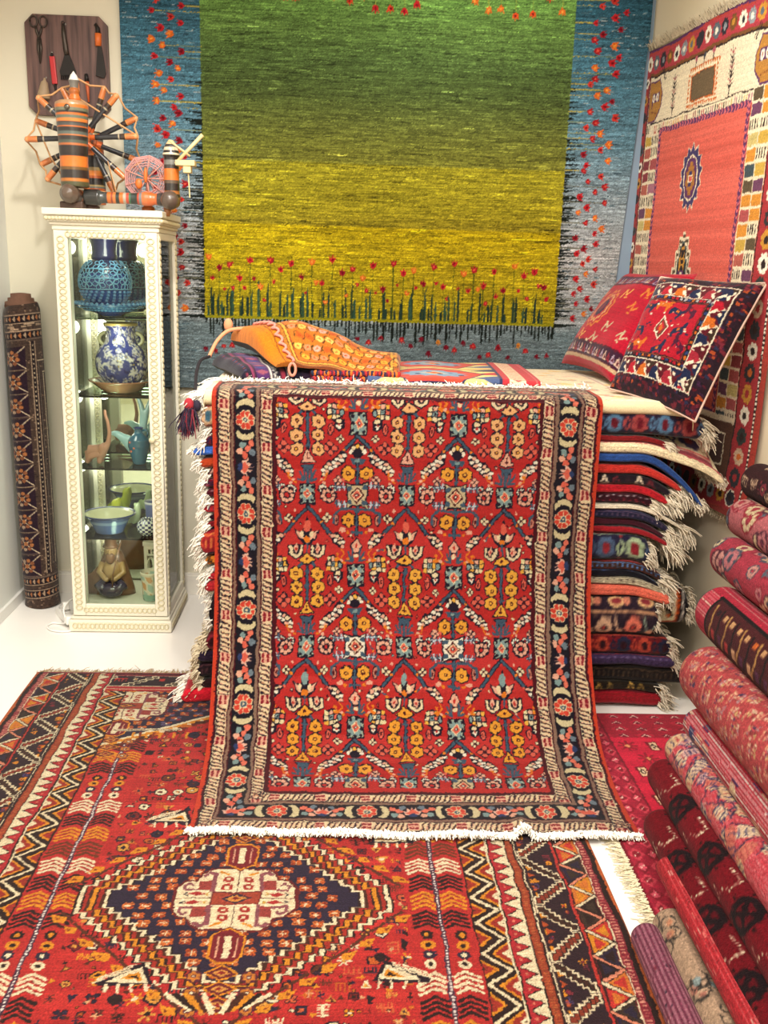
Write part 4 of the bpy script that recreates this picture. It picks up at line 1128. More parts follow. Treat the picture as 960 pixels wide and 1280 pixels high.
# ------------------------------------------------------------------ the pile of folded rugs
def strip_pattern(kind, L, h, pal, seed):
    """painted strip as seen on the folded front edge of a rug (L long, h tall)"""
    cv = Cv(L, h, 330, pal[0], 700); g = random.Random(seed)
    A, B, C, D = (list(pal) + [pal[0]] * 4)[:4]
    if kind == 'plain':
        cv.rect(0, 0, L, h * .12, B)
    elif kind == 'lines':
        cv.rect(0, 0, L, h * .2, B); cv.rect(0, h * .30, L, h * .36, C); cv.rect(0, h * .72, L, h * .80, B); cv.rect(0, h * .88, L, h * .94, D)
        x = 0
        while x < L: cv.rect(x, h * .42, x + .006, h * .58, C); x += .018
    elif kind == 'floral':
        cv.rect(0, h * .02, L, h * .13, B); cv.rect(0, h * .15, L, h * .19, C); cv.rect(0, h * .82, L, h * .86, C); cv.rect(0, h * .88, L, h, B)
        r = h * .27; x = r; k = 0
        while x < L:
            cv.at(x, h * .5).rosette(0, 0, r, (C, D)[k % 2], B, None, 8)
            cv.at(x + r * 1.5, h * .5).poly([(-r * .5, 0), (0, -r * .7), (r * .5, 0), (0, r * .7)], (D, C)[k % 2]); cv.dia(x + r * 1.5, h * .5, r * .22, r * .35, A)
            for q in range(2): cv.ell(x + r * 1.5, h * (.24 + q * .52), r * .2, h * .06, B, 6)
            x += r * 3; k += 1
    elif kind == 'geo':
        cv.rect(0, 0, L, h * .1, B); cv.rect(0, h * .9, L, h, B)
        x = 0; k = 0
        while x < L:
            cv.poly([(x, h * .85), (x + h * .45, h * .15), (x + h * .9, h * .85)], (C, D, B)[k % 3]); cv.poly([(x + h * .22, h * .75), (x + h * .45, h * .4), (x + h * .68, h * .75)], (A, B)[k % 2])
            x += h * .9; k += 1
    elif kind == 'dots':
        cv.rect(0, h * .1, L, h * .16, B); cv.rect(0, h * .84, L, h * .9, B); x = 0
        while x < L: cv.ell(x, h * .35, .006, h * .06, C, 6); cv.ell(x + .012, h * .6, .006, h * .06, D, 6); x += .024
    elif kind == 'hook':
        x1 = L - .012; cv.rect(x1 - .5, 0, L, h, '1a1418'); cv.rect(x1 - .5, h * .07, x1 - .006, h * .93, 'efe6d4'); cv.rect(x1 - .5, h * .11, x1 - .012, h * .89, '1a1418'); cv.rect(x1 - .5, h * .13, x1 - .018, h * .83, 'c8501e')
        for q in range(8): cv.poly([(x1 - .018, h * (.14 + q * .085)), (x1 - .034, h * (.18 + q * .085)), (x1 - .018, h * (.22 + q * .085))], '3a1a14')
        cv.rect(x1 - .5, h * .13, x1 - .036, h * .76, 'eadcb8'); c = cv.at(x1 - .07, h * .42)
        for q in range(4): c.rect(-.03 + q * .012, -h * .22 + q * h * .05, -.022 + q * .012, -h * .02 + q * h * .07, '1a1418'); c.rect(-.03 + q * .012, -h * .02 + q * h * .06, -.012 + q * .012, h * .02 + q * h * .06, '1a1418')
        c.box(.004, h * .2, .016, h * .06, 'c8501e')
    elif kind == 'block':
        cv.rect(0, 0, L, h * .06, 'a85a40'); cv.rect(0, h * .90, L, h * .97, 'b89a78'); cv.rect(0, h * .42, L, h * .46, 'b88a68'); cv.rect(0, h * .94, L, h * .96, '8a2030')
        x = .02; k = 0
        while x < L:
            cv.at(x, h * .66, 1).rosette(0, 0, h * .17, ('e08a6a', 'c8a080', 'd8705a')[k % 3], 'b03a30', '241420', 9)
            cv.line([(x + h * .2, h * .5), (x + h * .3, h * .82), (x + h * .42, h * .6)], .008, ('7a8a7a', 'c8a080')[k % 2]); cv.ell(x + h * .33, h * .74, .014, h * .07, 'd09a78', 7)
            cv.at(x + .04, h * .24).ell(0, 0, h * .16, h * .13, 'c8a070', 9); cv.at(x + .04, h * .24).ell(0, 0, h * .10, h * .08, '7a2a30', 8); cv.at(x - .03, h * .24).ell(0, 0, h * .08, h * .1, 'b8705a', 7)
            x += h * .56; k += 1
    cv.warp(.0022, .008, seed)
    return cv.speckle(.12, .05, seed)
PILE_MAT = None
def folded_rug(label, z1, z0, xL, xR, kind, pal, lkind, lpal, dropL=.03, dropR=.03, x0R=1.0, yo=0.0, frR=.0, frL=.0, seed=1, back=4.22, frcol='f6f0e4', grp='folded rugs in the pile', twist=0.0, topkind=None):
    global PILE_MAT
    if PILE_MAT is None: PILE_MAT = woven('pile_folded', noise=.2, scale=260, bump=.5, dist=.004)
    g = random.Random(seed); th = z1 - z0; h2 = th / 2
    L = xR - xL; nx = int(L / .006); na = 26
    yf = 3.222 + yo
    # arc: front half-superellipse plus a run of top and bottom
    ph = np.linspace(pi / 2, -pi / 2, na)
    bulge = min(.05, h2 * 1.1)
    fy = yf + bulge * (1 - np.abs(np.cos(ph)) ** .8); fz = h2 * np.sign(np.sin(ph)) * np.abs(np.sin(ph)) ** .75
    fold = .10 * np.exp(-(fz / (h2 * .16)) ** 2) * bulge      # the crease between the two layers
    fy = fy + fold
    sec = [(back, -h2), ] + [] 
    yk = min(yf + .25, back - .01); ys = np.r_[back, yk, fy, yk, back]; zs = np.r_[h2, h2, fz, -h2, -h2]
    x = np.linspace(xL, xR, nx)
    tR = np.clip((x - x0R) / max(1e-3, xR - x0R), 0, None); tL = np.clip((xL + .14 - x) / .14, 0, 1)
    zc = (z1 + z0) / 2 - dropR * tR ** 2 - dropL * tL ** 2 + .0026 * np.sin(x * 14 + .4) + .0014 * np.sin(x * 31)
    yw = .004 * np.sin(x * 9 + seed * 1.7) + .003 * np.sin(x * 23 + seed)
    slim = 1 - .25 * tR ** 2 * (dropR > .04)
    cap = np.ones(nx); cap[0] = cap[-1] = .25; cap[1] = cap[-2] = .72; cap[2] = cap[-3] = .93
    X = np.repeat(x[None, :], len(ys), 0); Y = ys[:, None] + yw[None, :] * (ys[:, None] < back - .3); Z = zc[None, :] + zs[:, None] * (slim * cap)[None, :]
    X = X - np.clip(X - .95, 0, None) * np.clip(Y - 3.25, 0, 1) * .33      # the far side of the end stays clear of the wall
    Z = Z + twist * (np.clip(tR, 0, 1) ** 1.5)[None, :] * np.clip((Y - yf) / .25, 0, 1)
    cv = strip_pattern(kind, L, max(th * 1.3, .03), pal, seed)
    C = cv.sample(nx, na)
    if lkind:
        lc = strip_pattern(lkind, .34, max(th * 1.3, .03), lpal, seed + 50); k = int(.34 / L * nx); C[:, :k] = lc.sample(k, na)
    C = np.concatenate([C[:1], C[:1], C, C[-1:], C[-1:]], 0)
    if topkind:
        m2 = 26; yy = np.linspace(yf + .25, fy[0], m2 + 1)[:-1]; tc = strip_pattern(*topkind).sample(nx, m2)
        X = np.concatenate([X[:1], np.repeat(X[1:2], m2, 0), X[2:]], 0); Z = np.concatenate([Z[:1], np.repeat(Z[2:3], m2, 0) + (twist * (np.clip(tR, 0, 1) ** 1.5))[None] * np.clip((yy[:, None] - yf) / .25, 0, 1), Z[2:]], 0)
        Y = np.concatenate([Y[:1], yy[:, None] + yw[None], Y[2:]], 0); C = np.concatenate([C[:1], tc, C[2:]], 0)
    org = ((xL + xR) / 2, 3.7, z0)
    o = empty('folded_rug', org, label, 'rug', grp)
    V = np.stack([X, Y, Z], -1) - np.array(org)
    link('rug_body', grid_mesh('rug_body', V, C, close_v=True, flip=True), PILE_MAT, o)
    m = FRM.setdefault(frcol, plain('fringe_' + frcol, frcol, .95, spec=.1))
    if topkind: frR *= .8
    for amt, i, sx in ((frR, nx - 2, 1), (frL * .72, 1, -1)):
        if amt <= 0: continue
        roots = []
        for k in range(70 if sx > 0 else 52):
            y = lerp(yf + .01, yf + .28, (k / 69.) ** 1.4); zz = zc[i] + h2 * g.uniform(-.7, .8) * slim[i]
            roots.append(((x[i] - org[0], y - org[1], zz - org[2]), (sx, g.gauss(-.25, .35) if sx > 0 else g.gauss(.1, .25), g.gauss(-.25, .2) - (.5 * (dropR > .05) if sx > 0 else .1))))
        strands('fringe', roots, m if sx < 0 else FRM.setdefault('tan', plain('fringe_tan', 'e2d6c0', .95, spec=.1)), o, amt, .0034, .5, 5, 5, seed + 3, .007, floor=.004 - org[2])
    return o
FRM = {}
def build_stack():
    RD, MR, NV, BK, CR, GR = 'b02024', '5e1018', '1a1c38', '161218', 'ddccb0', '8a8a80'
    R = [
     # label, z1, z0, xL, xR, kind, pal, lkind, lpal, dropL, dropR, x0R, yo, frR, frL
     ('dark navy folded rug with a blue flower border, just under the cream top rug', 1.100, 1.018, -.475, 1.245, 'floral', ('20182c', '5a1420', '4a6a88', '8a3a3a'), 'floral', ('7a1a24', '3a5a6a', 'd8b088', '1a1c38'), .008, .012, 1.1, 0, .07, .06),
     ('thin dark red folded rug squeezed under the blue-flowered navy one', 1.016, .996, -.45, 1.13, 'plain', ('7a1a1e', '20141a', MR, RD), 'plain', ('3a1420', 'c8b090', MR, RD), .008, .02, 1.0, .008, .05, .05),
     ('cream-edged folded rug whose flowered right end juts out furthest', .994, .957, -.46, 1.335, 'plain', ('dccaa6', 'b03a44', CR, CR), 'geo', ('5a1420', 'd8b088', '1a1c38', 'c86a4a'), .008, .115, .98, -.006, .035, .06),
     ('folded rug with a royal blue edge drooping at its right end', .955, .925, -.50, 1.268, 'plain', ('24427e', '161830', '1c2c5a', '2a4a8a'), 'plain', ('3a62b4', '24427e', '2a4a8a', CR), .008, 0.165, 1.02, .0, .04, .03),
     ('bright red folded rug directly below the royal blue edge', .915, .882, -.48, 1.190, 'lines', ('b8302a', '8a1c20', 'a02820', '6a1418'), 'plain', ('a83c1e', '5a1c14', 'a03018', MR), .008, 0.065, 1.0, .006, .09, .05),
     ('black folded rug with small white marks, between two red ones', .880, .845, -.455, 1.16, 'geo', ('1a141c', '241820', 'c8b8a0', '5a2028'), 'geo', ('2a1420', '7a2430', 'c89a88', BK), .008, 0.05, 1.0, .01, .08, .06),
     ('crimson folded rug above the maroon speckled one', .843, .813, -.47, 1.145, 'lines', ('b01c26', '7a1018', '8a1420', '5a0c14'), 'floral', ('6a1220', '3a1020', 'a86a7a', '1a1c38'), .008, 0.04, 1.0, .004, .08, .05),
     ('maroon speckled folded rug lying on the thin grey cream one', .811, .776, -.46, 1.100, 'dots', ('2e0e18', '5a1420', '9a8a90', '7a2030'), 'dots', ('4a1020', '2a0c18', 'a07a80', '5a1420'), .008, 0.02, 1.0, .012, .07, .07),
     ('thin grey cream folded rug curling down at its right end', .774, .757, -.44, 1.215, 'plain', ('cfc4ae', 'a8a090', CR, CR), 'plain', ('3a2030', 'cfc4ae', CR, CR), .008, .075, .98, .004, .08, .06),
     ('navy folded rug under the grey cream one', .755, .722, -.47, 1.165, 'lines', ('1c1c34', '2a2a48', '4a3a50', '161428'), 'lines', ('a82028', '1c1c34', '4a3a50', '161428'), .008, 0.055, 0.98, .008, .08, .06),
     ('dark plum folded rug between the navy and the scarlet-lined one', .720, .696, -.45, 1.15, 'plain', ('3a1420', '5a1c28', MR, BK), 'plain', ('2a1020', '4a1824', MR, BK), .008, 0.05, 0.98, .012, .06, .06),
     ('black folded rug with a scarlet line, above the short patterned one', .694, .671, -.46, 1.165, 'plain', ('8a1a22', '1a1016', RD, BK), 'plain', ('7a1820', '1a1016', RD, BK), .008, 0.05, 0.98, .0, .10, .05),
     ('short navy and green patterned folded rug with a white fringe at its end', .669, .568, -.48, 1.098, 'floral', ('1c1a30', '7a2028', '8a9a7a', '40506a'), 'lines', ('8a1a22', '1c1a30', 'c86a3a', '2a1420'), .008, 0.02, 1.0, -.010, .045, .07),
     ('blue and brown striped folded rug below the short patterned one', .566, .533, -.47, 1.165, 'lines', ('3a2218', '8a2028', '4a6a9a', '241410'), 'geo', ('d07a28', '2a1810', '1a1210', 'c8641e'), .008, 0.05, 1.0, .010, .07, .06),
     ('near black folded rug with one thin blue line', .531, .507, -.44, 1.15, 'plain', ('14121a', '2c3e6a', BK, BK), 'plain', ('8aa4c0', '5a7aa0', BK, BK), .008, 0.045, 1.0, .012, .04, .06),
     ('grey cream folded rug with a dotted line, lying on the salmon one', .505, .479, -.46, 1.175, 'dots', ('9a9078', '5a4a40', '4a3a34', 'c8bca0'), 'plain', ('a82430', '6a1820', BK, BK), .008, 0.04, 1.0, .004, .05, .06),
     ('salmon pink folded rug above the flowered block', .477, .437, -.47, 1.190, 'plain', ('d0624e', 'b8483a', RD, RD), 'plain', ('b02830', '8a1a24', MR, BK), .008, 0.03, 1.0, -.004, .03, .05),
     ('thick dark folded rug with a flowered border and red rosettes', .435, .288, -.455, 1.150, 'block', ('241824', '8a4a38', 'c8a080', 'b03a30'), 'geo', ('1c141c', 'd8ccb0', '6a1420', 'c8bca0'), .008, .004, 1.05, -.012, .025, .04),
     ('dark folded rug with a cream and orange hooked corner, tucked behind the flowered block', .432, .290, -.30, 1.315, 'hook', ('241c20', '241c20', 'eadcb8', 'c8501e'), None, None, .008, .006, 1.05, .11, .04, .0),
     ('deep red folded rug with dark flowers, below the flowered block', .286, .212, -.47, 1.215, 'floral', ('5a1218', '2a0e14', 'a03a2a', '1c1c30'), 'floral', ('4a1018', '2a0e14', '7a2430', '1c1c30'), .008, .01, 1.05, .002, .05, .05),
     ('purple bordered folded rug with a beige fringe, resting on the thick black one', .210, .167, -.50, 1.235, 'dots', ('3a2a4a', '8a2434', '5a4a6a', '241a34'), 'plain', ('24182c', '4a1a2a', BK, BK), .008, .008, 1.05, .006, .05, .06),
     ('thick black folded rug below the purple bordered one', .165, .103, -.505, 1.290, 'lines', ('15110f', '221a16', '3a2c20', '1a1412'), 'lines', ('1c1218', '2a1a20', '4a2a30', BK), .008, .012, 1.05, .010, .03, .05),
     ('brown black folded rug with a dull gold zigzag edge', .101, .067, -.49, 1.195, 'geo', ('1c1610', '241c12', '9a7a3a', '6a5428'), 'plain', ('2a1418', '1a1210', BK, BK), .008, .006, 1.05, .006, .06, .08),
     ('lowest red folded rug of the pile, lying on the floor', .065, .010, -.56, 1.20, 'lines', ('8a1420', '5a0c16', '7a1a1e', '3a0a10'), 'plain', ('c01c2c', 'a01424', MR, BK), .008, .004, 1.05, .0, .07, .09),
    ]
    for i, r in enumerate(R):
        folded_rug(*r, seed=11 + i * 3, frcol=('f6f0e4' if i not in (19, 20, 21, 22) else 'dccdb0'), **({'back': 3.315} if r[0].startswith('thick dark folded') else {}), **({'twist': .15, 'topkind': ('floral', 1.8, .16, ('e0cca8', '8a2434', 'c83a3a', '3a2a5a'), 7)} if i == 2 else {}))
    # cream rug on top of the pile
    xL, xR, yF, yB, zt = -.465, 1.205, 3.218, 4.26, 1.142
    cv = Cv(xR - xL, 1.10, 330, 'e6d6b6'); g = random.Random(77)
    W, H = cv.w, cv.h
    for m, c in ((.05, 'd8b89a'), (.06, 'e8dabc'), (.20, 'c8a898'), (.21, 'e4d2b0')):
        cv.rect(m, 0, W - m, H - m, c)
    for k in range(420):
        q = cv.at(g.uniform(0, W), g.uniform(.0, H)); c = g.choice(['d89a88', 'c8b08a', 'a8b0a0', 'd8c090', 'd88a80', 'b8a890', 'e8c87a'])
        if k % 2: q.rosette(0, 0, g.uniform(.014, .028), c, 'd8b080', None, 6)
        else: q.line([(-.03, .01), (0, -.01), (.03, .012)], .006, c)
    cv.speckle(.05, .02, 6)
    nx, ny = 300, 190
    top = cv.sample(nx, ny)
    v = np.linspace(0, 1, ny)
    # profile: back edge -> front, round over the lip, down to the underside
    prof = [(yB, zt - .004), (3.9, zt + .002), (3.5, zt), (3.26, zt), (yF + .012, zt - .006), (yF, zt - .022), (yF + .004, zt - .042), (yF + .03, zt - .0535)]
    c = crom(prof, 20); s = np.r_[0, np.cumsum(np.linalg.norm(np.diff(c, axis=0), axis=1))]
    sv = v * s[-1]; Yp = np.interp(sv, s, c[:, 0]); Zp = np.interp(sv, s, c[:, 1])
    x = np.linspace(xL, xR, nx); tR = np.clip((x - 1.0) / .2, 0, 1); cap = np.ones(nx); cap[0] = cap[-1] = .0
    Z = Zp[:, None] - .010 * (tR ** 2)[None, :] + .003 * np.sin(x * 7)[None, :] * 0
    Z[:, 0] -= .05; Z[:, -1] -= .05
    org = (.37, 3.7, 1.088)
    front = (np.abs(Yp - yF) < .035) & (Zp < zt - .003)
    top[front] = lin(hx('e2cfa8'))
    o = empty('folded_rug', org, 'pale cream flowered rug, topmost of the pile, under the cushions and the kilim', 'rug', 'folded rugs in the pile')
    link('rug_body', grid_mesh('rug_body', np.stack([np.repeat(x[None], ny, 0), np.repeat(Yp[:, None], nx, 1), Z], -1) - np.array(org), top, flip=True), woven('pile_cream', noise=.1, scale=260), o)
    roots = []
    for k in range(120):
        roots.append(((xL - org[0], lerp(yF + .02, yF + .5, k / 119.) - org[1], zt - .02 - org[2]), (-1, g.gauss(-.3, .3), g.gauss(-.2, .2))))
    strands('fringe', roots, FRM['f6f0e4'], o, .08, .0026, .55, 4, 5, 91, .006)

# ------------------------------------------------------------------ things lying on the pile
def pillow(name, label, corners, thick, cvf, mat, backcol, cat, nx=150, ny=150, rimcol=None, pinch=.10, power=2.4, sag=0.0, seed=0, sc=1.0):
    """corners: TL, TR, BR, BL (front face seen); a stuffed cushion"""
    TL, TR, BR, BL = [np.array(c, float) for c in corners]
    u = np.linspace(0, 1, nx)[None, :, None]; v = np.linspace(0, 1, ny)[:, None, None]
    uu, vv = 2 * u - 1, 2 * v - 1
    # edges bow inward between the corners
    bu = u + 0 * v; bv = v + 0 * u
    bu = .5 + (bu - .5) * (1 - pinch * (1 - vv ** 2) * np.abs(uu) ** 3); bv = .5 + (bv - .5) * (1 - pinch * (1 - uu ** 2) * np.abs(vv) ** 3)
    P = (TL * (1 - bu) + TR * bu) * (1 - bv) + (BL * (1 - bu) + BR * bu) * bv
    n = np.cross(TR - TL, TL - BL); n /= np.linalg.norm(n)
    f = ((1 - np.abs(uu) ** power) * (1 - np.abs(vv) ** power)) ** .55
    wr = .006 * np.sin(uu * 5 + vv * 3 + seed) * f + .004 * np.sin(vv * 11 + uu * 2) * (1 - f) 
    org = np.array(((TL + TR + BR + BL) / 4)[:]); org[2] = min(c[2] for c in (TL, TR, BR, BL))
    o = empty(name, tuple(org), label, cat)
    F = P + n * (thick * .5 * f + wr) ; B = P - n * (thick * .5 * f * .8)
    C = cvf.sample(nx, ny)
    link('cushion_front', grid_mesh('cushion_front', F - org, C, flip=True), mat, o)
    link('cushion_back', grid_mesh('cushion_back', B[::2, ::2] - org, None), plain(name + '_back', backcol, .95, noise=.1, nscale=80, spec=.1), o)
    if rimcol:
        bm = bmesh.new()
        loop = [P[0, i, :] for i in range(0, nx, 3)] + [P[j, -1, :] for j in range(0, ny, 3)] + [P[-1, i, :] for i in range(nx - 1, -1, -3)] + [P[j, 0, :] for j in range(ny - 1, -1, -3)]
        b_tube(bm, [tuple(p - org) for p in loop] + [tuple(loop[0] - org)], .0042, 6)
        bm_obj('piping', bm, plain(name + '_piping', rimcol, .9), o, True)
    return o
def pat_dark_cushion():
    W, H = .46, .50; cv = Cv(W, H, 620, '2a1624'); g = random.Random(5)
    CR, RD, NV, OR, MR, BK = 'e6d8bc', 'b01428', '1c2444', 'c8641e', '5a1420', '1a141c'
    # outer border
    for k in range(420):
        a = g.random(); x, y = g.choice([(a * W, g.uniform(0, .05)), (a * W, H - g.uniform(.008, .058)), (W - g.uniform(.006, .05), a * H), (g.uniform(0, .02), a * H)])
        cv.box(x, y, g.uniform(.006, .02), g.uniform(.006, .014), g.choice([MR, '8a2a2a', '2a2c4a', '7a2434', '5a1a2a', BK, MR, '3a1c3a', 'b04a24']))
    def rg(a, l, b, t, c): cv.rect(a, t, W - l, H - b, c)
    rg(.020, .052, .060, .052, CR); rg(.024, .056, .064, .056, MR)
    # cream and navy hooked zigzag band
    def zz(c, L, w):
        k = 0; x = 0
        while x < L:
            col = (NV, RD, OR, NV, 'a02434')[k % 5]
            c.poly([(x, w), (x + w * .55, 0), (x + w * 1.1, w)], CR)
            c.poly([(x + w * .10, w), (x + w * .2, w * .4), (x + w * .55, w * .18), (x + w * .8, w * .45), (x + w * .6, w * .6), (x + w * .95, w)], col)
            c.poly([(x + w * .55, 0), (x + w * .7, w * .28), (x + w * 1.0, w * .15), (x + w * 1.1, w * .5), (x + w * 1.55, 0)], (MR, NV, '3a2a20')[k % 3]); c.ell(x + w * .95, w * .30, w * .13, w * .12, CR, 6)
            x += w * 1.1; k += 1
    zz(cv.clipped(.024, .056, W - .056, .118).at(.02, .058), W, .058); zz(cv.clipped(.024, H - .122, W - .056, H - .064).at(.02, H - .121), W, .056)
    zz(cv.clipped(W - .112, .06, W - .056, H - .066).at(W - .056, .05, 1, pi / 2), H, .056)
    rg(.020, .112, .122, .118, CR); rg(.020, .115, .125, .121, BK)
    x = 0
    while x < W: 
        for y in (.128, H - .137): cv.clipped(.02, 0, W - .115, H).box(x, y, .012, .010, g.choice([RD, OR, '2a3a6a', 'a8a0a0', MR]))
        x += .018
    y = .12
    while y < H - .13: cv.box(W - .123, y, .009, .012, g.choice([RD, OR, '2a3a6a', MR])); y += .018
    rg(.020, .132, .143, .137, '8a3a2a'); rg(.020, .135, .147, .140, BK)
    x0, x1, y0, y1 = .020, W - .138, .143, H - .150
    F = cv.clipped(x0, y0, x1, y1); F.rect(x0, y0, x1, y1, RD)
    bits = [(.07, .17, 'n'), (.14, .16, 'o'), (.21, .18, 'n'), (.27, .17, 'm'), (.06, .26, 'n'), (.17, .25, 'd'), (.26, .25, 'n'), (.09, .32, 'o'), (.20, .33, 'n'), (.29, .30, 'm'), (.04, .33, 'm')]
    for (x, y, t) in bits:
        c = F.at(x, y, 1, g.uniform(-.6, .6), g.choice((1, -1)))
        if t == 'd':
            c.dia(0, 0, .034, .05, CR); c.dia(0, 0, .029, .043, '6a3a2a'); c.dia(0, 0, .018, .027, RD); c.dia(0, 0, .010, .016, OR); continue
        col = {'n': NV, 'o': OR, 'm': '4a1430'}[t]
        c.poly([(-.034, .012), (-.026, -.008), (.016, -.012), (.03, -.03), (.038, -.022), (.026, .004), (.02, .024), (.012, .022), (.012, .008), (-.016, .012), (-.022, .028), (-.03, .026)], col)
        c.box(0, -.002, .014, .008, g.choice([RD, CR, OR]))
    for _ in range(60): F.box(g.uniform(x0, x1), g.uniform(y0, y1), g.uniform(.004, .012), g.uniform(.004, .008), g.choice([NV, OR, 'd8a080', MR, CR, '8a1420']))
    cv.poly([(x, .0) for x in (0, W)] + [(W, .014), (0, .014)], 'b09a80')
    x = 0
    while x < W: cv.poly([(x, .001), (x + .006, .012), (x + .012, .001)], MR if int(x * 80) % 2 else NV); x += .013
    cv.warp(.0018, .006, 9)
    return cv.speckle(.10, .03, 8).gain(.86, .95)
def pat_red_cushion():
    W, H = .52, .46; cv = Cv(W, H, 520, 'b8122c'); g = random.Random(9)
    MR, NV, CR, OR = '5a1024', '2a2040', 'e0c8a0', 'd8782e'
    for y, h, c in ((0, .02, 'c83a44'), (.045, .055, MR), (.05, .045, '4a2048'), (H - .10, .06, MR), (H - .095, .05, '3a1830'), (H - .04, .012, 'c8a880')): cv.rect(0, y, W, y + h, c)
    for k in range(24):
        for y in (.072, H - .07): cv.poly([(k * .024 - .01, y + .018), (k * .024 + .002, y - .018), (k * .024 + .014, y + .018)], ('d8b8a0', 'a02a3a', 'b09ab0')[k % 3]); cv.poly([(k * .024 - .004, y + .012), (k * .024 + .002, y - .004), (k * .024 + .008, y + .012)], MR)
    c = cv.at(.20, .22)
    for rx, ry, col in ((.085, .095, OR), (.074, .083, 'b8122c'), (.062, .07, 'd8a060'), (.05, .058, 'b8122c'), (.036, .044, '2e1c3a'), (.018, .024, '7a1430')):
        pts = []
        for k in range(24):
            a = 2 * pi * k / 24; q = 1 if k % 2 else .84; pts.append((rx * q * cos(a), ry * q * sin(a)))
        c.poly(pts, col)
    for (x, y) in ((.09, .15), (.31, .15), (.08, .3), (.33, .29), (.40, .2), (.42, .13), (.17, .34), (.28, .345), (.46, .31), (.05, .22)):
        q = cv.at(x, y, 1, g.uniform(-.5, .5)); col = g.choice([OR, 'e8a04a', 'd89a6a', 'c8b08a'])
        q.line([(-.024, .014), (-.008, -.016), (.006, .008), (.024, -.014)], .009, col); q.box(.006, .02, .02, .006, col); q.box(-.01, -.02, .014, .005, col)
    cv.poly([(.06, .335), (.078, .318), (.10, .325), (.082, .345)], 'a8c0e0'); cv.box(.24, .36, .02, .012, CR)
    cv.warp(.0018, .006, 10)
    return cv.speckle(.09, .03, 8).gain(.86, .95)
def build_ontop():
    wm = woven('weave_cushion', noise=.16, scale=330, bump=.4)
    pillow('cushion', 'large dark patterned cushion with cream zigzag border, leaning at the pile corner', ((1.165, 3.60, 1.562), (1.415, 3.25, 1.553), (1.172, 3.12, 1.100), (.955, 3.40, 1.170)), .15, pat_dark_cushion(), wm, 'b08a78', 'cushion', 190, 190, 'c8a898', .05, 3.0)
    pillow('cushion', 'bright red tribal cushion tucked behind the dark one, against the wall', ((1.225, 4.22, 1.575), (1.33, 3.68, 1.580), (1.02, 3.62, 1.170), (.955, 4.19, 1.185)), .17, pat_red_cushion(), wm, '7a1422', 'cushion', 150, 150, None, .08, 2.6, seed=2)
    # folded kilim
    cv = Cv(.62, .86, 420, 'c84a38'); TL, YL, NV, RD, CR = '7a98b0', 'e8d080', '2a3050', 'c84434', 'ead8b0'
    for yc in (.2, .66):
        cv.rect(0, yc - .22, .62, yc + .22, YL)
        for x, sg in ((.0, 1), (.47, -1)):
            for k in range(3): cv.at(x, yc, 1, 0, sg).poly([(-.02, -.2 + k * .14), (.10, -.16 + k * .14), (.04, -.10 + k * .14), (-.02, -.07 + k * .14)], (NV, 'b83a3a', '4a5a80')[k])
        cv.poly([(.05, yc), (.14, yc - .19), (.34, yc - .19), (.43, yc), (.34, yc + .19), (.14, yc + .19)], NV); cv.poly([(.06, yc), (.145, yc - .18), (.335, yc - .18), (.42, yc), (.335, yc + .18), (.145, yc + .18)], RD)
        pts = []
        for k in range(24):
            a = 2 * pi * k / 24; q = 1 if k % 2 else .78; pts.append((.24 + .13 * q * cos(a), yc + .12 * q * sin(a)))
        cv.poly(pts, TL); cv.dia(.24, yc, .06, .07, 'a8b4b0'); cv.dia(.24, yc, .035, .045, 'e0883a'); cv.dia(.24, yc, .016, .02, RD)
        for k in range(6): cv.ell(.14 + .04 * k, yc + (.03 if k % 2 else -.03), .012, .02, ('5a78a0', NV)[k % 2], 6)
    cv.rect(.47, 0, .48, .86, NV)
    cv.rect(.48, 0, .62, .86, 'b8343c'); cv.rect(.505, 0, .565, .86, CR)
    for k in range(30): cv.line([(.51, k * .03), (.535, k * .03 + .02), (.56, k * .03)], .008, 'b8343c')
    cv.rect(.60, 0, .603, .86, 'e0b0a0'); cv.rect(0, .425, .48, .435, '7a2a2a')
    cv.speckle(.06, .03, 4)
    nx, ny = 200, 170; col = cv.sample(nx, ny)
    prof = crom([(4.25, 1.163), (4.22, 1.176), (4.0, 1.182), (3.7, 1.187), (3.48, 1.188), (3.447, 1.184), (3.438, 1.172), (3.445, 1.161)], 18)
    s = np.r_[0, np.cumsum(np.linalg.norm(np.diff(prof, axis=0), axis=1))]; sv = np.linspace(0, s[-1], ny)
    Yp, Zp = np.interp(sv, s, prof[:, 0]), np.interp(sv, s, prof[:, 1])
    x = np.linspace(.085, .715, nx); v = np.linspace(0, 1, ny)[:, None]
    X = x[None] + (.06 * (1 - v)) * 1; Z = Zp[:, None] + .003 * np.sin(x * 25)[None] * (Zp[:, None] > 1.17); Z[:, 0] = Z[:, -1] = 1.160
    o = empty('folded_kilim', (.40, 3.8, 1.158), 'folded red and cream kilim with pale blue medallions, flat on top of the pile', 'kilim')
    link('kilim_body', grid_mesh('kilim_body', np.stack([X, np.repeat(Yp[:, None], nx, 1), Z], -1) - np.array((.40, 3.8, 1.158)), col, flip=True), woven('weave_kilim', noise=.1, scale=280), o)
    bags()
    for ob in list(COL.objects):      # settle onto the cream rug
        if ob.parent is None and ob.get('category') in ('cushion', 'kilim', 'bag'): ob.location.z -= .012
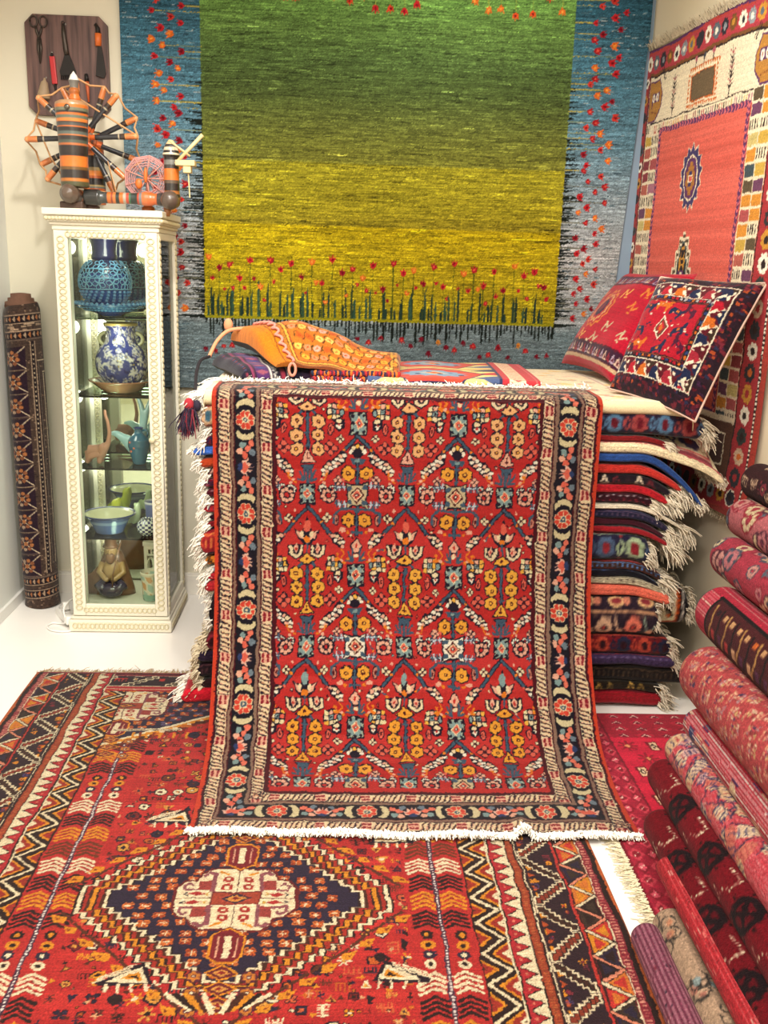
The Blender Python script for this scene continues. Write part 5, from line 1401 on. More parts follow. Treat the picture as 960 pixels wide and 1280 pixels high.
def mound(name, o, quad, ztop, zbot, cv, mat, nx=170, ny=120, edge=.06):
    """soft bag: quad footprint back-left, back-right, front-right, front-left; ztop/zbot(u,v)"""
    BLk, BRk, FR, FL = [np.array(q, float) for q in quad]
    u = np.linspace(0, 1, nx)[None, :]; v = np.linspace(0, 1, ny)[:, None]
    X = (BLk[0] * (1 - u) + BRk[0] * u) * (1 - v) + (FL[0] * (1 - u) + FR[0] * u) * v
    Y = (BLk[1] * (1 - u) + BRk[1] * u) * (1 - v) + (FL[1] * (1 - u) + FR[1] * u) * v
    zt, zb = ztop(u, v), zbot(u, v)
    e = np.minimum(np.minimum(u, 1 - u) / edge, np.minimum(v, 1 - v) / edge).clip(0, 1); e = np.sqrt(1 - (1 - e) ** 2)
    zm = zb + .3 * (zt - zb)
    org = np.array(o.location)
    link(name, grid_mesh(name, np.stack([X, Y, zm + (zt - zm) * e], -1) - org, cv.sample(nx, ny), flip=True), mat, o)
    U = np.stack([X, Y, zm + (zb - zm) * e], -1)[::3, ::3] - org
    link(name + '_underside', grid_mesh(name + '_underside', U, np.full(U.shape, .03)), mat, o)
    return X, Y, zt
def bags():
    wm = woven('weave_bag', noise=.12, scale=330, bump=.35)
    # orange bag
    W, H = .74, .5; cv = Cv(W, H, 520, 'dc7a12'); g = random.Random(14)
    OR, YL, PK, MR, OL = 'd8721a', 'e8a830', 'd88a5a', '8a3a1e', '8a6a2a'
    cv.rect(0, 0, W, H, 'e07c0c')
    for k in range(10): cv.line([(.03 + k * .004, k * .05), (.05 + k * .003, k * .05 + .05)], .003, 'b85c0a')
    cv.line([(.07, .1), (.08, .3), (.06, .5)], .006, '8a4a10')
    px = .10
    cv.rect(px, 0, W, H, 'cf6a1c')
    for a, c in ((0, 'c8641c'), (.012, '8a4a1e'), (.018, 'd0741e'), (.034, '7a4a1a'), (.040, 'e8a83a'), (.052, MR), (.057, 'd2701e')):
        cv.rect(px + a, a, W - a, H - a, c)
    for k in range(60):
        cv.box(px + .026, k * .0115, .006, .005, '5a6a3a'); cv.box(px + k * .011, .026, .005, .006, '5a6a3a'); cv.box(px + k * .011, H - .026, .005, .006, '5a6a3a')
    for r in range(8):
        for i in range(11):
            c = cv.at(px + .085 + i * .052 + (r % 2) * .024, .09 + r * .046, 1, .25 * (1 if r % 2 else -1))
            col = g.choice([YL, 'e8b850', PK, 'd8a08a', 'c85a1a', 'e8c060'])
            c.poly([(-.022, .008), (-.016, -.012), (.010, -.012), (.022, -.004), (.014, .012), (-.010, .014)], col); c.poly([(-.012, .003), (0, -.006), (.010, .002)], 'b84a1a')
            c.line([(-.024, .014), (-.026, -.010), (-.014, -.017)], .0045, '4a3a16'); c.line([(.014, .016), (.026, .0)], .0045, '5a2a14')
    cv.rect(px, H - .016, W, H, '7a3a1a'); cv.rect(0, H - .012, px, H, '8a4a10')  # front edge painted darker for the shadow below the panel
    cv.warp(.0018, .006, 11); cv.speckle(.09, .02, 2).gain(.88, .95)
    o = empty('saddle_bag', (-.12, 3.65, 1.158), 'orange patterned stuffed saddle bag with pink braids, on top of the pile', 'bag')
    zb = lambda u, v: 1.256 - .064 * np.clip(u / .7, 0, 1) - .050 * np.clip(v - .4, 0, 1) * (1 - u) - .06 * np.clip(.3 - u, 0, .3) * np.clip(v, 0, 1)
    def zt(u, v):
        ridge = .086 * np.exp(-((u - .36) / np.where(u < .36, .34, .44)) ** 2) * np.exp(-((v - .42) / .5) ** 2)
        fr = np.clip((v - .50) / .5, 0, 1); return zb(u, v) + (.034 + ridge * 1.15) * (1 - .86 * fr * fr * (3 - 2 * fr)) + .002 + .004 * np.sin(u * 19 + v * 6) + .012 * np.exp(-((u - .10) / .1) ** 2)
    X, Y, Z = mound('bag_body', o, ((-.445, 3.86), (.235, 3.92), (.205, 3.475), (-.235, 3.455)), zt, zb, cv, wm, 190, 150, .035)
    loc = Vector(o.location)
    # pink braid loops along the seam
    bm = bmesh.new(); nx = X.shape[1]; ny = X.shape[0]; ui = int(.135 * nx); pts = []
    for k in range(70):
        j = int(k / 69. * (ny - 6)) + 3; a = k * .95
        i = ui + int(4 * sin(a)); pts.append(Vector((X[j, i], Y[j, i], Z[j, i] + .006 + .004 * cos(a))) - loc)
    b_tube(bm, pts, .0055, 6); bm_obj('braid', bm, plain('braid_pink', 'd8887a', .9), o, True)
    bm = bmesh.new(); c = Vector((X[-3, ui], Y[-3, ui] - .012, Z[-3, ui] - .02)) - loc
    b_tube(bm, [c + Vector((.012 * sin(t), -.004, .022 * cos(t) - .006)) for t in np.linspace(0, 2 * pi, 16)], .005, 6); bm_obj('braid_loop', bm, plain('braid_loop_pink', 'd8907a', .9), o, True)
    # navy, red and orange wrapped edging along the front
    mats = [plain('yarn_navy', '20243e', .95), plain('yarn_red', 'b02a24', .95), plain('yarn_orange', 'd86a24', .95), plain('yarn_plum', '5a1a34', .95)]
    bms = [bmesh.new() for _ in mats]; g = random.Random(3)
    for row in range(2):
        for k in range(46):
            t = k / 45.; i = int((.30 + .69 * t) * (nx - 1)); j = ny - 2
            p = Vector((X[j, i], Y[j, i] - .008 - .012 * row, 1.174 + .020 * (1 - t) * 0 + .020 * (1 - row) + g.uniform(-.002, .002))) - loc
            M = Matrix.Rotation(.5 * (1 if (k + row) % 2 else -1), 3, 'Y')
            b_ell(bms[(k * 2 + row * 3 + k // 3) % 4], p, (.0085, .009, .0125), 4, M)
    for b, m in zip(bms, mats): bm_obj('yarn_edging', b, m, o, True)
    # dark bag underneath
    cv = Cv(.55, .45, 480, '221a2a'); g = random.Random(6)
    cv.rect(0, 0, .55, .45, '2a1c2c')
    for x, w, c in ((.0, .05, '201c2a'), (.055, .012, '7a3450'), (.075, .06, '4a2a58'), (.14, .007, 'd8ccc0'), (.152, .03, '1c1826'), (.19, .02, '8a3040'), (.22, .008, 'd8ccc0'), (.24, .05, '1c1826'), (.33, .02, '6a2030')): cv.rect(x, 0, x + w, .45, c)
    for k in range(24): cv.line([(.155, k * .02), (.175, k * .02 + .01), (.155, k * .02 + .02)], .004, 'e0d8cc'); cv.at(.105, .01 + k * .03).dia(0, 0, .03, .013, ('8a4a5a', '3a3a6a')[k % 2]); cv.box(.03, k * .02, .01, .01, ('7a3040', '40406a')[k % 2])
    cv.speckle(.07, .03, 2)
    o2 = empty('saddle_bag', (-.30, 3.65, 1.158), 'dark plum folded saddle bag with a hanging tassel, under the orange bag', 'bag')
    def zt2(u, v): return np.minimum(1.212 + .014 * np.exp(-((u - .18) / .2) ** 2) - .02 * np.clip(u - .5, 0, 1), zb(np.clip((u - .1) * .6, 0, 1), v) - .012) + .003 * np.sin(v * 17)
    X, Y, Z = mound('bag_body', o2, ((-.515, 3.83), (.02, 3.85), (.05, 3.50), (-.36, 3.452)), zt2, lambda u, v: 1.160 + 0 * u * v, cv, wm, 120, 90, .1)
    loc = Vector(o2.location)
    mt = plain('cord_black', '1c161c', .9)
    bm = bmesh.new()
    pc = [(-.500, 3.66, 1.225), (-.525, 3.60, 1.215), (-.532, 3.54, 1.175), (-.520, 3.43, 1.135), (-.508, 3.33, 1.12), (-.506, 3.235, 1.105)]
    b_tube(bm, [Vector(p) - loc for p in crom(pc, 8)], .006, 6); bm_obj('tassel_cord', bm, mt, o2, True)
    bm = bmesh.new(); b_ell(bm, Vector((-.508, 3.20, 1.108)) - loc, (.017, .017, .022), 6); bm_obj('tassel_knot', bm, plain('knot_red', 'a02430', .9), o2, True)
    bm = bmesh.new(); b_ell(bm, Vector((-.484, 3.21, 1.102)) - loc, (.016, .016, .020), 6); bm_obj('tassel_knot', bm, plain('knot_navy', '241c30', .9), o2, True)
    roots = [((-.505 - loc.x + g.uniform(-.012, .012), 3.195 - loc.y + g.uniform(-.01, .01), 1.095 - loc.z), (g.gauss(-.25, .25), g.gauss(0, .2), -1)) for _ in range(70)]
    strands('tassel', roots[:45], plain('tassel_plum', '2c2036', .95), o2, .085, .003, .3, 3, 5, 5, .004)
    strands('tassel', roots[45:], plain('tassel_red', '7a2434', .95), o2, .095, .003, .3, 2, 5, 6, .004)
    # pale orange cord bundle with a knob at the far left of the orange bag
    bm = bmesh.new(); loc = Vector(o.location)
    b_tube(bm, [Vector(p) - loc for p in crom([(-.37, 3.80, 1.325), (-.44, 3.78, 1.315), (-.48, 3.75, 1.28), (-.50, 3.72, 1.24), (-.505, 3.69, 1.222)], 6)], .0075, 7)
    b_ell(bm, Vector((-.445, 3.80, 1.335)) - loc, (.018, .016, .026), 6)
    bm_obj('cord', bm, plain('cord_peach', 'd8926a', .9), o, True)
# ------------------------------------------------------------------ white display cabinet and what it holds
CX0, CX1, CY0, CY1 = -1.135, -.728, 3.935, 4.335
SHELVES = (1.326, 1.012, .710, .407)
def build_cabinet():
    org = (-.93, 4.13, 0)
    o = empty('display_cabinet', org, 'tall narrow white carved glass display cabinet standing in the back left corner', 'cabinet')
    ox, oy, _ = org
    lac = plain('lacquer_ivory', 'e2dcc8', .4, noise=.03, nscale=12)
    rel = plain('lacquer_relief', 'd2c8a4', .4, noise=.10, nscale=60)
    mm = plain('lacquer_inside', 'e2dcc4', .5)
    def bx(bm, x0, y0, z0, x1, y1, z1): b_box(bm, x0 - ox, y0 - oy, z0, x1 - ox, y1 - oy, z1)
    # plinth and cornice
    bm = bmesh.new(); bx(bm, CX0 - .018, CY0 - .018, .002, CX1 + .012, CY1 + .005, .055); bx(bm, CX0 - .008, CY0 - .010, .055, CX1 + .005, CY1, .072); pl = bm_obj('plinth', bm, lac, o, False, .006, 2)
    def oval_chain(bm, p0, p1, n, w, d, thick, axis_u, axis_n):
        """row of raised rings between two points: n rings, half-width w along the run, d across"""
        p0, p1 = Vector(p0), Vector(p1); run = (p1 - p0).normalized(); U = Vector(axis_u); N = Vector(axis_n)
        for k in range(n):
            c = p0 + (p1 - p0) * ((k + .5) / n)
            b_tube(bm, [c + run * (w * cos(t)) + U * (d * sin(t)) + N * .001 for t in np.linspace(0, 2 * pi, 11)], thick, 4, False)
    bm = bmesh.new(); oval_chain(bm, (CX0 - ox, CY0 - .018 - oy, .030), (CX1 - ox, CY0 - .018 - oy, .030), 22, .0085, .012, .003, (0, 0, 1), (0, -1, 0))
    oval_chain(bm, (CX1 + .012 - ox, CY0 - oy, .030), (CX1 + .012 - ox, CY1 - oy, .030), 20, .0085, .012, .003, (0, 0, 1), (1, 0, 0)); bm_obj('carved_band', bm, rel, pl, True)
    bm = bmesh.new()
    for z0, z1, e in ((1.662, 1.680, .004), (1.680, 1.692, .012), (1.692, 1.716, .022), (1.716, 1.742, .032)): bx(bm, CX0 - e, CY0 - e, z0, CX1 + e * .7, CY1, z1)
    co = bm_obj('cornice', bm, lac, o, False, .004, 2)
    bm = bmesh.new()
    for k in range(34):
        x = CX0 - .018 + (CX1 - CX0 + .034) * k / 33.; b_ell(bm, (x - ox, CY0 - .024 - oy, 1.704), (.009, .006, .008), 4, Matrix.Rotation(.6, 3, 'Y'))
    for k in range(30):
        y = CY0 - .01 + (CY1 - CY0) * k / 30.; b_ell(bm, (CX1 + .018 - ox, y - oy, 1.704), (.006, .009, .008), 4, Matrix.Rotation(.6, 3, 'X'))
    bm_obj('rope_moulding', bm, rel, co, True)
    # carcass: rear posts, rails, floor and top boards
    bm = bmesh.new()
    bx(bm, CX0, CY1 - .035, .072, CX0 + .035, CY1, 1.662); bx(bm, CX1 - .035, CY1 - .035, .072, CX1, CY1, 1.662)
    for x0, x1 in ((CX0, CX0 + .03), (CX1 - .03, CX1)):
        bx(bm, x0, CY0 + .034, .072, x1, CY1 - .035, .112); bx(bm, x0, CY0 + .034, 1.635, x1, CY1 - .035, 1.662)
    bx(bm, CX0 + .03, CY0 + .034, .088, CX1 - .03, CY1 - .035, .112); bx(bm, CX0 + .03, CY0 + .034, 1.640, CX1 - .03, CY1 - .035, 1.662)
    bx(bm, CX0, CY0 + .006, .072, CX0 + .06, CY0 + .034, 1.662); bx(bm, CX1 - .056, CY0 + .006, .072, CX1, CY0 + .034, 1.662)
    fr = bm_obj('carcass', bm, lac, o, False, .003, 2)
    for yy in (CY0 + .017, CY1 - .017):
        bm = bmesh.new(); oval_chain(bm, (CX1 - ox, yy - oy, .09), (CX1 - ox, yy - oy, 1.65), 66, .0095, .0095, .003, (0, 1, 0), (1, 0, 0)); bm_obj('carved_band', bm, rel, fr, True)
    for xx in (CX0 + .048, CX1 - .048):
        bm = bmesh.new(); oval_chain(bm, (xx - ox, CY1 - .036 - oy, .12), (xx - ox, CY1 - .036 - oy, 1.63), 60, .010, .009, .003, (1, 0, 0), (0, -1, 0)); bm_obj('carved_band', bm, rel, fr, True)
    bm = bmesh.new(); bx(bm, CX0 + .0, CY1 - .012, .112, CX1, CY1 - .002, 1.640); bm_obj('back_board', bm, mm, o)
    m, nt, p, _ = new_mat('mirror_silver'); p.inputs['Metallic'].default_value = 1; p.inputs['Roughness'].default_value = .02; p.inputs['Base Color'].default_value = L4('e2e6da')
    bm = bmesh.new(); bx(bm, CX0 + .064, CY1 - .020, .112, CX1 - .064, CY1 - .0125, 1.640); bm_obj('mirror_back', bm, m, o)
    # door: frame, pane, beading, knob
    bm = bmesh.new(); f0, f1 = CY0 - .014, CY0 + .006
    xl, xr = CX0 + .058, CX1 - .055; zb, zt = .128, 1.632
    bx(bm, CX0 + .004, f0, .076, xl, f1, 1.660); bx(bm, xr, f0, .076, CX1 - .004, f1, 1.660); bx(bm, xl, f0, .076, xr, f1, zb); bx(bm, xl, f0, zt, xr, f1, 1.660)
    d = bm_obj('door', bm, lac, o, False, .003, 2)
    gl = pane_glass('cabinet_glass', 'f3f8f1')
    bm = bmesh.new(); bx(bm, xl, CY0 - .006, zb, xr, CY0 - .003, zt); bm_obj('door_pane', bm, gl, d)
    bm = bmesh.new()
    for xx in (CX0 + .031, CX1 - .030): oval_chain(bm, (xx - ox, f0 - oy, .10), (xx - ox, f0 - oy, 1.64), 62, .0105, .013, .0033, (1, 0, 0), (0, -1, 0))
    for zz in (.102, 1.646): oval_chain(bm, (CX0 + .05 - ox, f0 - oy, zz), (CX1 - .05 - ox, f0 - oy, zz), 15, .0095, .0105, .003, (0, 0, 1), (0, -1, 0))
    bm_obj('carved_band', bm, rel, d, True)
    bm = bmesh.new(); M = Matrix.Translation((xr + .012 - ox, f0 - oy, .845)) @ Matrix.Rotation(pi / 2, 4, 'X')
    b_lathe(bm, [(.006, 0), (.006, .010), (.012, .014), (.014, .020), (.010, .026), (0, .028)], 16, M=M); bm_obj('knob', bm, rel, d, True)
    for x in (CX0 + .012, CX1 - .016):
        bm = bmesh.new(); bx(bm, x, CY0 + .034, .112, x + .004, CY1 - .035, 1.635); bm_obj('side_pane', bm, gl, o)
    sg = pane_glass('shelf_glass', 'dcebe0')
    for z in SHELVES:
        bm = bmesh.new(); bx(bm, CX0 + .034, CY0 + .036, z - .007, CX1 - .034, CY1 - .038, z); bm_obj('glass_shelf', bm, sg, o)
    contents()

def thing_mesh(name, loc, label, cat, me, mat, group=None):
    ob = link(name, me, mat); ob.location = loc
    return tag(ob, label, cat, group)
def glaze(name, **k): return woven(name, rough=.22, sheen=0, noise=.05, scale=40, bump=0, spec=.5, coat=.6)
def contents():
    cer = glaze('glaze_ceramic')
    zs = (1.327, 1.013, .711, .408, .113)
    # openwork blue dish and vase
    o = empty('dish', (-.965, 4.115, zs[0]), 'wide blue openwork dish under the round blue vase, on the top glass shelf', 'dish')
    def dcol(a, t, z):
        return '2a4a9a' if t < .3 else ('4f86b8' if (int(a * 9) + int(t * 26)) % 2 else '28569a')
    link('dish_body', lathe_col('dish_body', [(0, .004), (.045, .002), (.05, .0), (.055, .010), (.10, .024), (.152, .048), (.158, .052), (.150, .054), (.10, .031), (.05, .014), (0, .012)], dcol, 72, 3), cer, o)
    bm = bmesh.new()
    for k in range(44):
        a = 2 * pi * k / 44
        for r, z in ((.150, .053), (.128, .040), (.104, .029)): b_ell(bm, (r * cos(a + r * 40), r * sin(a + r * 40), z), (.008, .008, .007), 3)
    bm_obj('openwork_rim', bm, plain('glaze_sky', '5b93c4', .2, coat=.5), o, True)
    o = empty('vase', (-.985, 4.115, zs[0] + .0145), 'round blue vase with raised flower openwork and a dark navy neck', 'vase')
    R = .104; zc = .122
    sph = [(0, .001), (.05, .001), (.052, .008), (.048, .018)] + [(R * cos(t), zc + R * sin(t)) for t in np.linspace(-1.02, 1.05, 14)]
    def vcol(a, t, z): return '12204e' if z > .16 else ('1c3a80' if z > .09 else '274f9c')
    link('vase_body', lathe_col('vase_body', sph, vcol, 56, 3), cer, o)
    bm = bmesh.new(); b_lathe(bm, [(.050, zc + R * .86), (.052, .228), (.0485, .236), (.049, .26), (.056, .29), (.064, .308), (.061, .308), (.05, .27), (.04, .24)], 40); bm_obj('neck', bm, plain('glaze_navy', '17225a', .18, coat=.7), o, True)
    bm = bmesh.new(); sp = lambda la, lo, k=1.03: Vector((R * k * cos(la) * cos(lo), R * k * cos(la) * sin(lo), zc + R * k * sin(la)))
    for row, (la, n) in enumerate(((.72, 8), (.34, 11), (-.02, 12))):
        for i in range(n):
            lo = 2 * pi * (i + .5 * row) / n
            for pt in range(5):
                a0 = pt * 2 * pi / 5 + .3 + i; L, Wd = .235, .085
                b_tube(bm, [sp(la + (L * (.5 - .5 * cos(t)) + .02) * sin(a0) + Wd * sin(t) * cos(a0), lo + ((L * (.5 - .5 * cos(t)) + .02) * cos(a0) - Wd * sin(t) * sin(a0)) / cos(la)) for t in np.linspace(0, 2 * pi, 12)], .0019, 4, False)
    for la in (.53, .16, -.24): b_tube(bm, [sp(la, t) for t in np.linspace(0, 2 * pi, 40)], .0022, 5, False)
    bb = bmesh.new()
    for row in range(4):
        la = -.36 - row * .13; n = 26 - row * 3
        for i in range(n): b_ell(bb, sp(la, 2 * pi * (i + .5 * row) / n, 1.01), (.0085, .0085, .0075), 3)
    bo = bm_obj('flower_openwork', bm, plain('glaze_light_blue', '6aa8d4', .2, coat=.6), o, True); bm_obj('bead_rows', bb, plain('glaze_bead', '4f88c0', .2, coat=.6), o, True)
    # brown dish with blue and white two-handled vase
    o = empty('plate', (-.935, 4.115, zs[1]), 'brown earthenware dish under the blue and white vase, second shelf', 'plate')
    link('plate_body', lathe_col('plate_body', [(0, .001), (.07, .001), (.075, .004), (.122, .042), (.136, .050), (.134, .053), (.118, .046), (.07, .012), (0, .010)], lambda a, t, z: 'b0765a' if t < .55 else ('e6dcc8' if int(a * 14) % 2 else '3a3a5a'), 64, 4), cer, o)
    o = empty('vase', (-.93, 4.115, zs[1] + .0135), 'blue and white flowered vase with two small handles, on the brown dish', 'vase')
    R = .108; zc = .108
    prof = [(0, .001), (.055, .001), (.06, .006)] + [(R * cos(t), zc + R * sin(t)) for t in np.linspace(-.95, .90, 14)] + [(.062, .206), (.058, .225), (.060, .252), (.070, .262), (.071, .274), (.066, .276), (.056, .262), (.052, .24)]
    cv = Cv(2 * pi, 1.0, 70, '3c4690', 300); g = random.Random(4)
    for _ in range(640):
        c = cv.at(g.uniform(0, 6.28), g.uniform(0, 1), 1); w = g.uniform(.10, .19); a = g.uniform(0, 6.28)
        k = g.randrange(4); col = g.choice(['e6e2dc', 'dcd6d8', 'e6e2dc', 'c8c4d4', '2a306a'])
        if k == 0: c.poly([(w * cos(a), .3 * w * sin(a)), (.3 * w * cos(a + 1.6), .1 * w * sin(a + 1.6)), (-w * cos(a), -.3 * w * sin(a)), (.3 * w * cos(a - 1.6), .1 * w * sin(a - 1.6))], col)
        elif k == 1: c.line([(w * cos(t + a), .3 * w * sin(t + a)) for t in np.linspace(0, 3, 6)], .03, col)
        else:
            for q in range(5): c.ell(.6 * w * cos(q * 1.256), .19 * w * sin(q * 1.256), .3 * w, .1 * w, col, 6)
            c.ell(0, 0, .2 * w, .07 * w, 'b09a4a', 6)
    cv.rect(0, .0, 6.29, .03, '8a7a4a'); 
    P = np.array(prof); dd = np.r_[0, np.cumsum(np.hypot(*np.diff(P, axis=0).T))]; t = np.linspace(0, dd[-1], 130); a = np.linspace(0, 2 * pi, 150, endpoint=False)
    r, z = np.interp(t, dd, P[:, 0]), np.interp(t, dd, P[:, 1])
    C = cv.sample(150, 130)[::-1]; C = C.copy(); C[112:] = lin(hx('c0a860'))
    link('vase_body', grid_mesh('vase_body', np.stack([r[:, None] * np.cos(a), r[:, None] * np.sin(a), np.repeat(z[:, None], 150, 1)], -1), C, close_u=True, flip=True), cer, o)
    for f in (-1, 1):
        bm = bmesh.new(); b_tube(bm, [(f * (.060 + .030 * sin(t)), 0, .208 + .026 * cos(t)) for t in np.linspace(.1, pi - .1, 12)], .008, 8); bm_obj('handle', bm, plain('glaze_handle', 'b8b48c', .25, coat=.5), o, True)
    # elephant
    pk = plain('clay_pink', 'b4806a', .5, noise=.05, nscale=40)
    v = [(0, 0, .075), (.04, 0, .078), (-.035, 0, .078), (.052, 0, .095), (.065, 0, .085),   # body chain, head
         (.078, 0, .12), (.088, 0, .16), (.080, 0, .20), (.068, 0, .225), (.066, 0, .245),      # trunk
         (.03, .022, .03), (.03, .024, .004), (.03, -.022, .03), (.03, -.024, .004), (-.035, .022, .035), (-.038, .024, .004), (-.035, -.022, .035), (-.038, -.024, .004), (-.055, 0, .07)]
    e = [(0, 1), (0, 2), (1, 3), (3, 5), (5, 6), (6, 7), (7, 8), (8, 9), (1, 10), (10, 11), (1, 12), (12, 13), (2, 14), (14, 15), (2, 16), (16, 17), (2, 18)]
    v = [q for i, q in enumerate(v) if i != 4]; e = [tuple(x - 1 if x > 4 else x for x in q) for q in e]
    ek = .74; o = empty('elephant_figurine', (-1.040, 4.04, zs[2]), 'pink clay elephant figurine with its long trunk raised, third shelf', 'figurine')
    skin_obj('elephant_body', [(x * ek, y * ek, (z + .004) * ek + (.05 * max(0, (z - .12) / .12) if z > .12 else 0)) for x, y, z in v], e, [r_ * ek for r_ in (.036, .036, .034, .030, .016, .012, .010, .009, .008, .016, .015, .016, .015, .017, .016, .017, .016, .006)], pk, o)
    for f in (-1, 1):
        bm = bmesh.new(); b_ell(bm, (.033, f * .023, .074), (.015, .006, .018), 6, Matrix.Rotation(.3 * f, 3, 'Z')); bm_obj('ear', bm, pk, o, True)
    # teal jug
    def jcol(a, t, z): return '1f5a78' if .02 < t < .9 else '1a2f6a'
    o = empty('jug', (-.862, 4.075, zs[2]), 'small teal blue glazed jug with a handle and red dots, third shelf', 'jug')
    link('jug_body', lathe_col('jug_body', [(0, .001), (.026, .001), (.028, .008), (.038, .045), (.046, .08), (.044, .105), (.028, .125), (.017, .135), (.016, .150), (.022, .156), (.020, .158), (.012, .15)], jcol, 40, 5), cer, o)
    bm = bmesh.new(); b_tube(bm, [(.017, -.005, .146), (.036, -.01, .15), (.042, -.01, .135), (.036, -.006, .117)], .005, 7); bm_obj('handle', bm, plain('glaze_teal', '1f5a78', .2, coat=.6), o, True)
    bm = bmesh.new()
    for x, z in ((-.030, .098), (-.012, .075), (-.026, .060)): b_ell(bm, (x, -sqrt(max(0, .0445 ** 2 - x * x)), z), (.005, .003, .005), 4)
    bm_obj('painted_dot', bm, plain('glaze_coral', 'd06a52', .3), o, True)
    # pale blue long-necked bird
    pb = plain('glaze_pale_blue', 'a9ced6', .2, coat=.6, noise=.06, nscale=25)
    o = empty('bird_figurine', (-.915, 4.17, zs[2]), 'pale turquoise long-tailed bird figurine behind the teal jug', 'figurine')
    skin_obj('bird_body', [(.0, 0, .06), (.03, 0, .085), (.05, 0, .13), (.062, 0, .19), (.085, 0, .25), (.10, 0, .285), (-.035, 0, .095), (-.065, 0, .115), (-.095, 0, .112), (.02, 0, .03), (.04, 0, .006), (.045, 0, .25), (.03, 0, .29)],
             [(0, 1), (1, 2), (2, 3), (3, 4), (4, 5), (0, 6), (6, 7), (7, 8), (0, 9), (9, 10), (3, 11), (11, 12)], [.030, .026, .020, .015, .011, .005, .020, .015, .004, .024, .024, .010, .005], pb, o)
    # blue bowl
    def bcol(a, t, z):
        if t > .56: return 'd6d2b0'
        return '2e3c74' if (t > .48 or t < .06) else ('8aa0c8' if .34 < t < .40 else '5a6ea8')
    def bowl(name, loc, label, s):
        o = empty(name, loc, label, 'bowl')
        link('bowl_body', lathe_col('bowl_body', [(0, .001), (.062 * s, .001), (.064 * s, .008), (.086 * s, .055), (.098 * s, .070), (.116 * s, .082), (.118 * s, .086), (.112 * s, .087), (.094 * s, .074), (.078 * s, .05), (.05 * s, .014), (0, .010)], bcol, 64, 5), cer, o)
    bowl('bowl', (-1.0, 4.075, zs[3]), 'blue banded bowl with a cream inside, front of the fourth shelf', .98)
    # lime figure: seated lamb-like lump of glass
    lime = plain('glass_lime', 'c2c83a', .25, noise=.15, nscale=40, coat=.5)
    o = empty('animal_figurine', (-1.03, 4.205, zs[3]), 'lime yellow glass animal figurine behind the blue bowl', 'figurine')
    skin_obj('animal_body', [(0, 0, .035), (.028, 0, .06), (.034, 0, .095), (.018, 0, .112), (-.035, 0, .03), (-.065, 0, .018), (.03, .014, .02), (.03, -.014, .02), (-.01, 0, .014), (.044, .012, .118), (.044, -.012, .118)], [(0, 1), (1, 2), (2, 3), (0, 4), (4, 5), (1, 6), (1, 7), (0, 8), (2, 9), (2, 10)], [.026, .024, .020, .010, .022, .012, .012, .012, .016, .007, .007], lime, o)
    frost = plain('glass_frost', 'cfdfb4', .25, noise=.1, nscale=40, coat=.6)
    o = empty('animal_figurine', (-.915, 4.185, zs[3]), 'pale green frosted glass animal figurine right of the lime one', 'figurine')
    skin_obj('animal_body', [(0, 0, .032), (.012, 0, .062), (.020, 0, .088), (.022, .004, .105), (-.024, 0, .035), (-.032, 0, .055), (.006, .008, .010), (-.02, 0, .010), (-.002, 0, .10)], [(0, 1), (1, 2), (2, 3), (0, 4), (4, 5), (0, 6), (4, 7), (2, 8)], [.026, .020, .015, .006, .018, .010, .014, .014, .006], frost, o)
    # blue cup and checkered pot
    o = empty('cup', (-.815, 4.13, zs[3]), 'plain blue cup behind the checkered pot, fourth shelf', 'cup')
    link('cup_body', lathe_col('cup_body', [(0, .001), (.036, .001), (.038, .006), (.040, .085), (.044, .128), (.041, .128), (.036, .07), (0, .012)], lambda a, t, z: 'c8c8d0' if z > .115 else '56629e', 40, 5), cer, o)
    o = empty('pot', (-.829, 4.03, zs[3]), 'small round navy and white checkered pot, fourth shelf right', 'pot')
    link('pot_body', lathe_col('pot_body', [(0, .001), (.024, .001), (.026, .004), (.040, .020), (.044, .038), (.040, .056), (.026, .068), (.024, .074), (.018, .070)], lambda a, t, z: ('e8e6e0' if (int(a / (2 * pi) * 20) + int(z / .0095)) % 2 else '2a2c66'), 80, 9), cer, o)
    # bottom: brown seated figure with a tall cap, ceramic lantern, painted cup
    o = empty('statuette', (-1.0, 4.09, zs[4]), 'brown glazed statuette of a seated bearded man in a cap, bottom of the cabinet', 'figurine')
    b1 = plain('glaze_brown', '7a563c', .3, noise=.25, nscale=30, coat=.5); b2 = plain('glaze_dark', '3a3448', .25, coat=.6, noise=.2, nscale=50); b3 = plain('glaze_ochre', 'a8885a', .35, noise=.15, nscale=40)
    bm = bmesh.new()      # cloak spreading to the left behind him
    b_lathe(bm, [(.085, 0.001), (.080, .03), (.065, .09), (.050, .15), (.034, .195), (.012, .21), (0, .212)], 28, 0, .03, sx=1.1, sy=.6)
    for q in range(9): b_tube(bm, [(-.02 - q * .009, .004, .17 - q * .012), (-.05 - q * .008, .0, .09), (-.07 - q * .006, .006, .004)], [.012, .011, .009], 6)
    bm_obj('cloak', bm, b1, o, True)
    bm = bmesh.new()      # torso, arms, head with beard in one body
    b_ell(bm, (0.0, -.004, .115), (.040, .032, .055), 9); b_ell(bm, (.0, -.012, .205), (.027, .027, .034), 9); b_ell(bm, (0, -.040, .207), (.0055, .007, .010), 5)
    for f in (-1, 1):
        b_tube(bm, [(f * .038, 0, .15), (f * .052, -.016, .11), (f * .022, -.045, .088), (f * .008, -.055, .085)], [.016, .014, .011, .010], 8)
        b_ell(bm, (f * .0265, -.010, .205), (.005, .008, .010), 4); b_ell(bm, (f * .010, -.0365, .214), (.004, .003, .003), 4)
    bm_obj('figure', bm, b3, o, True)
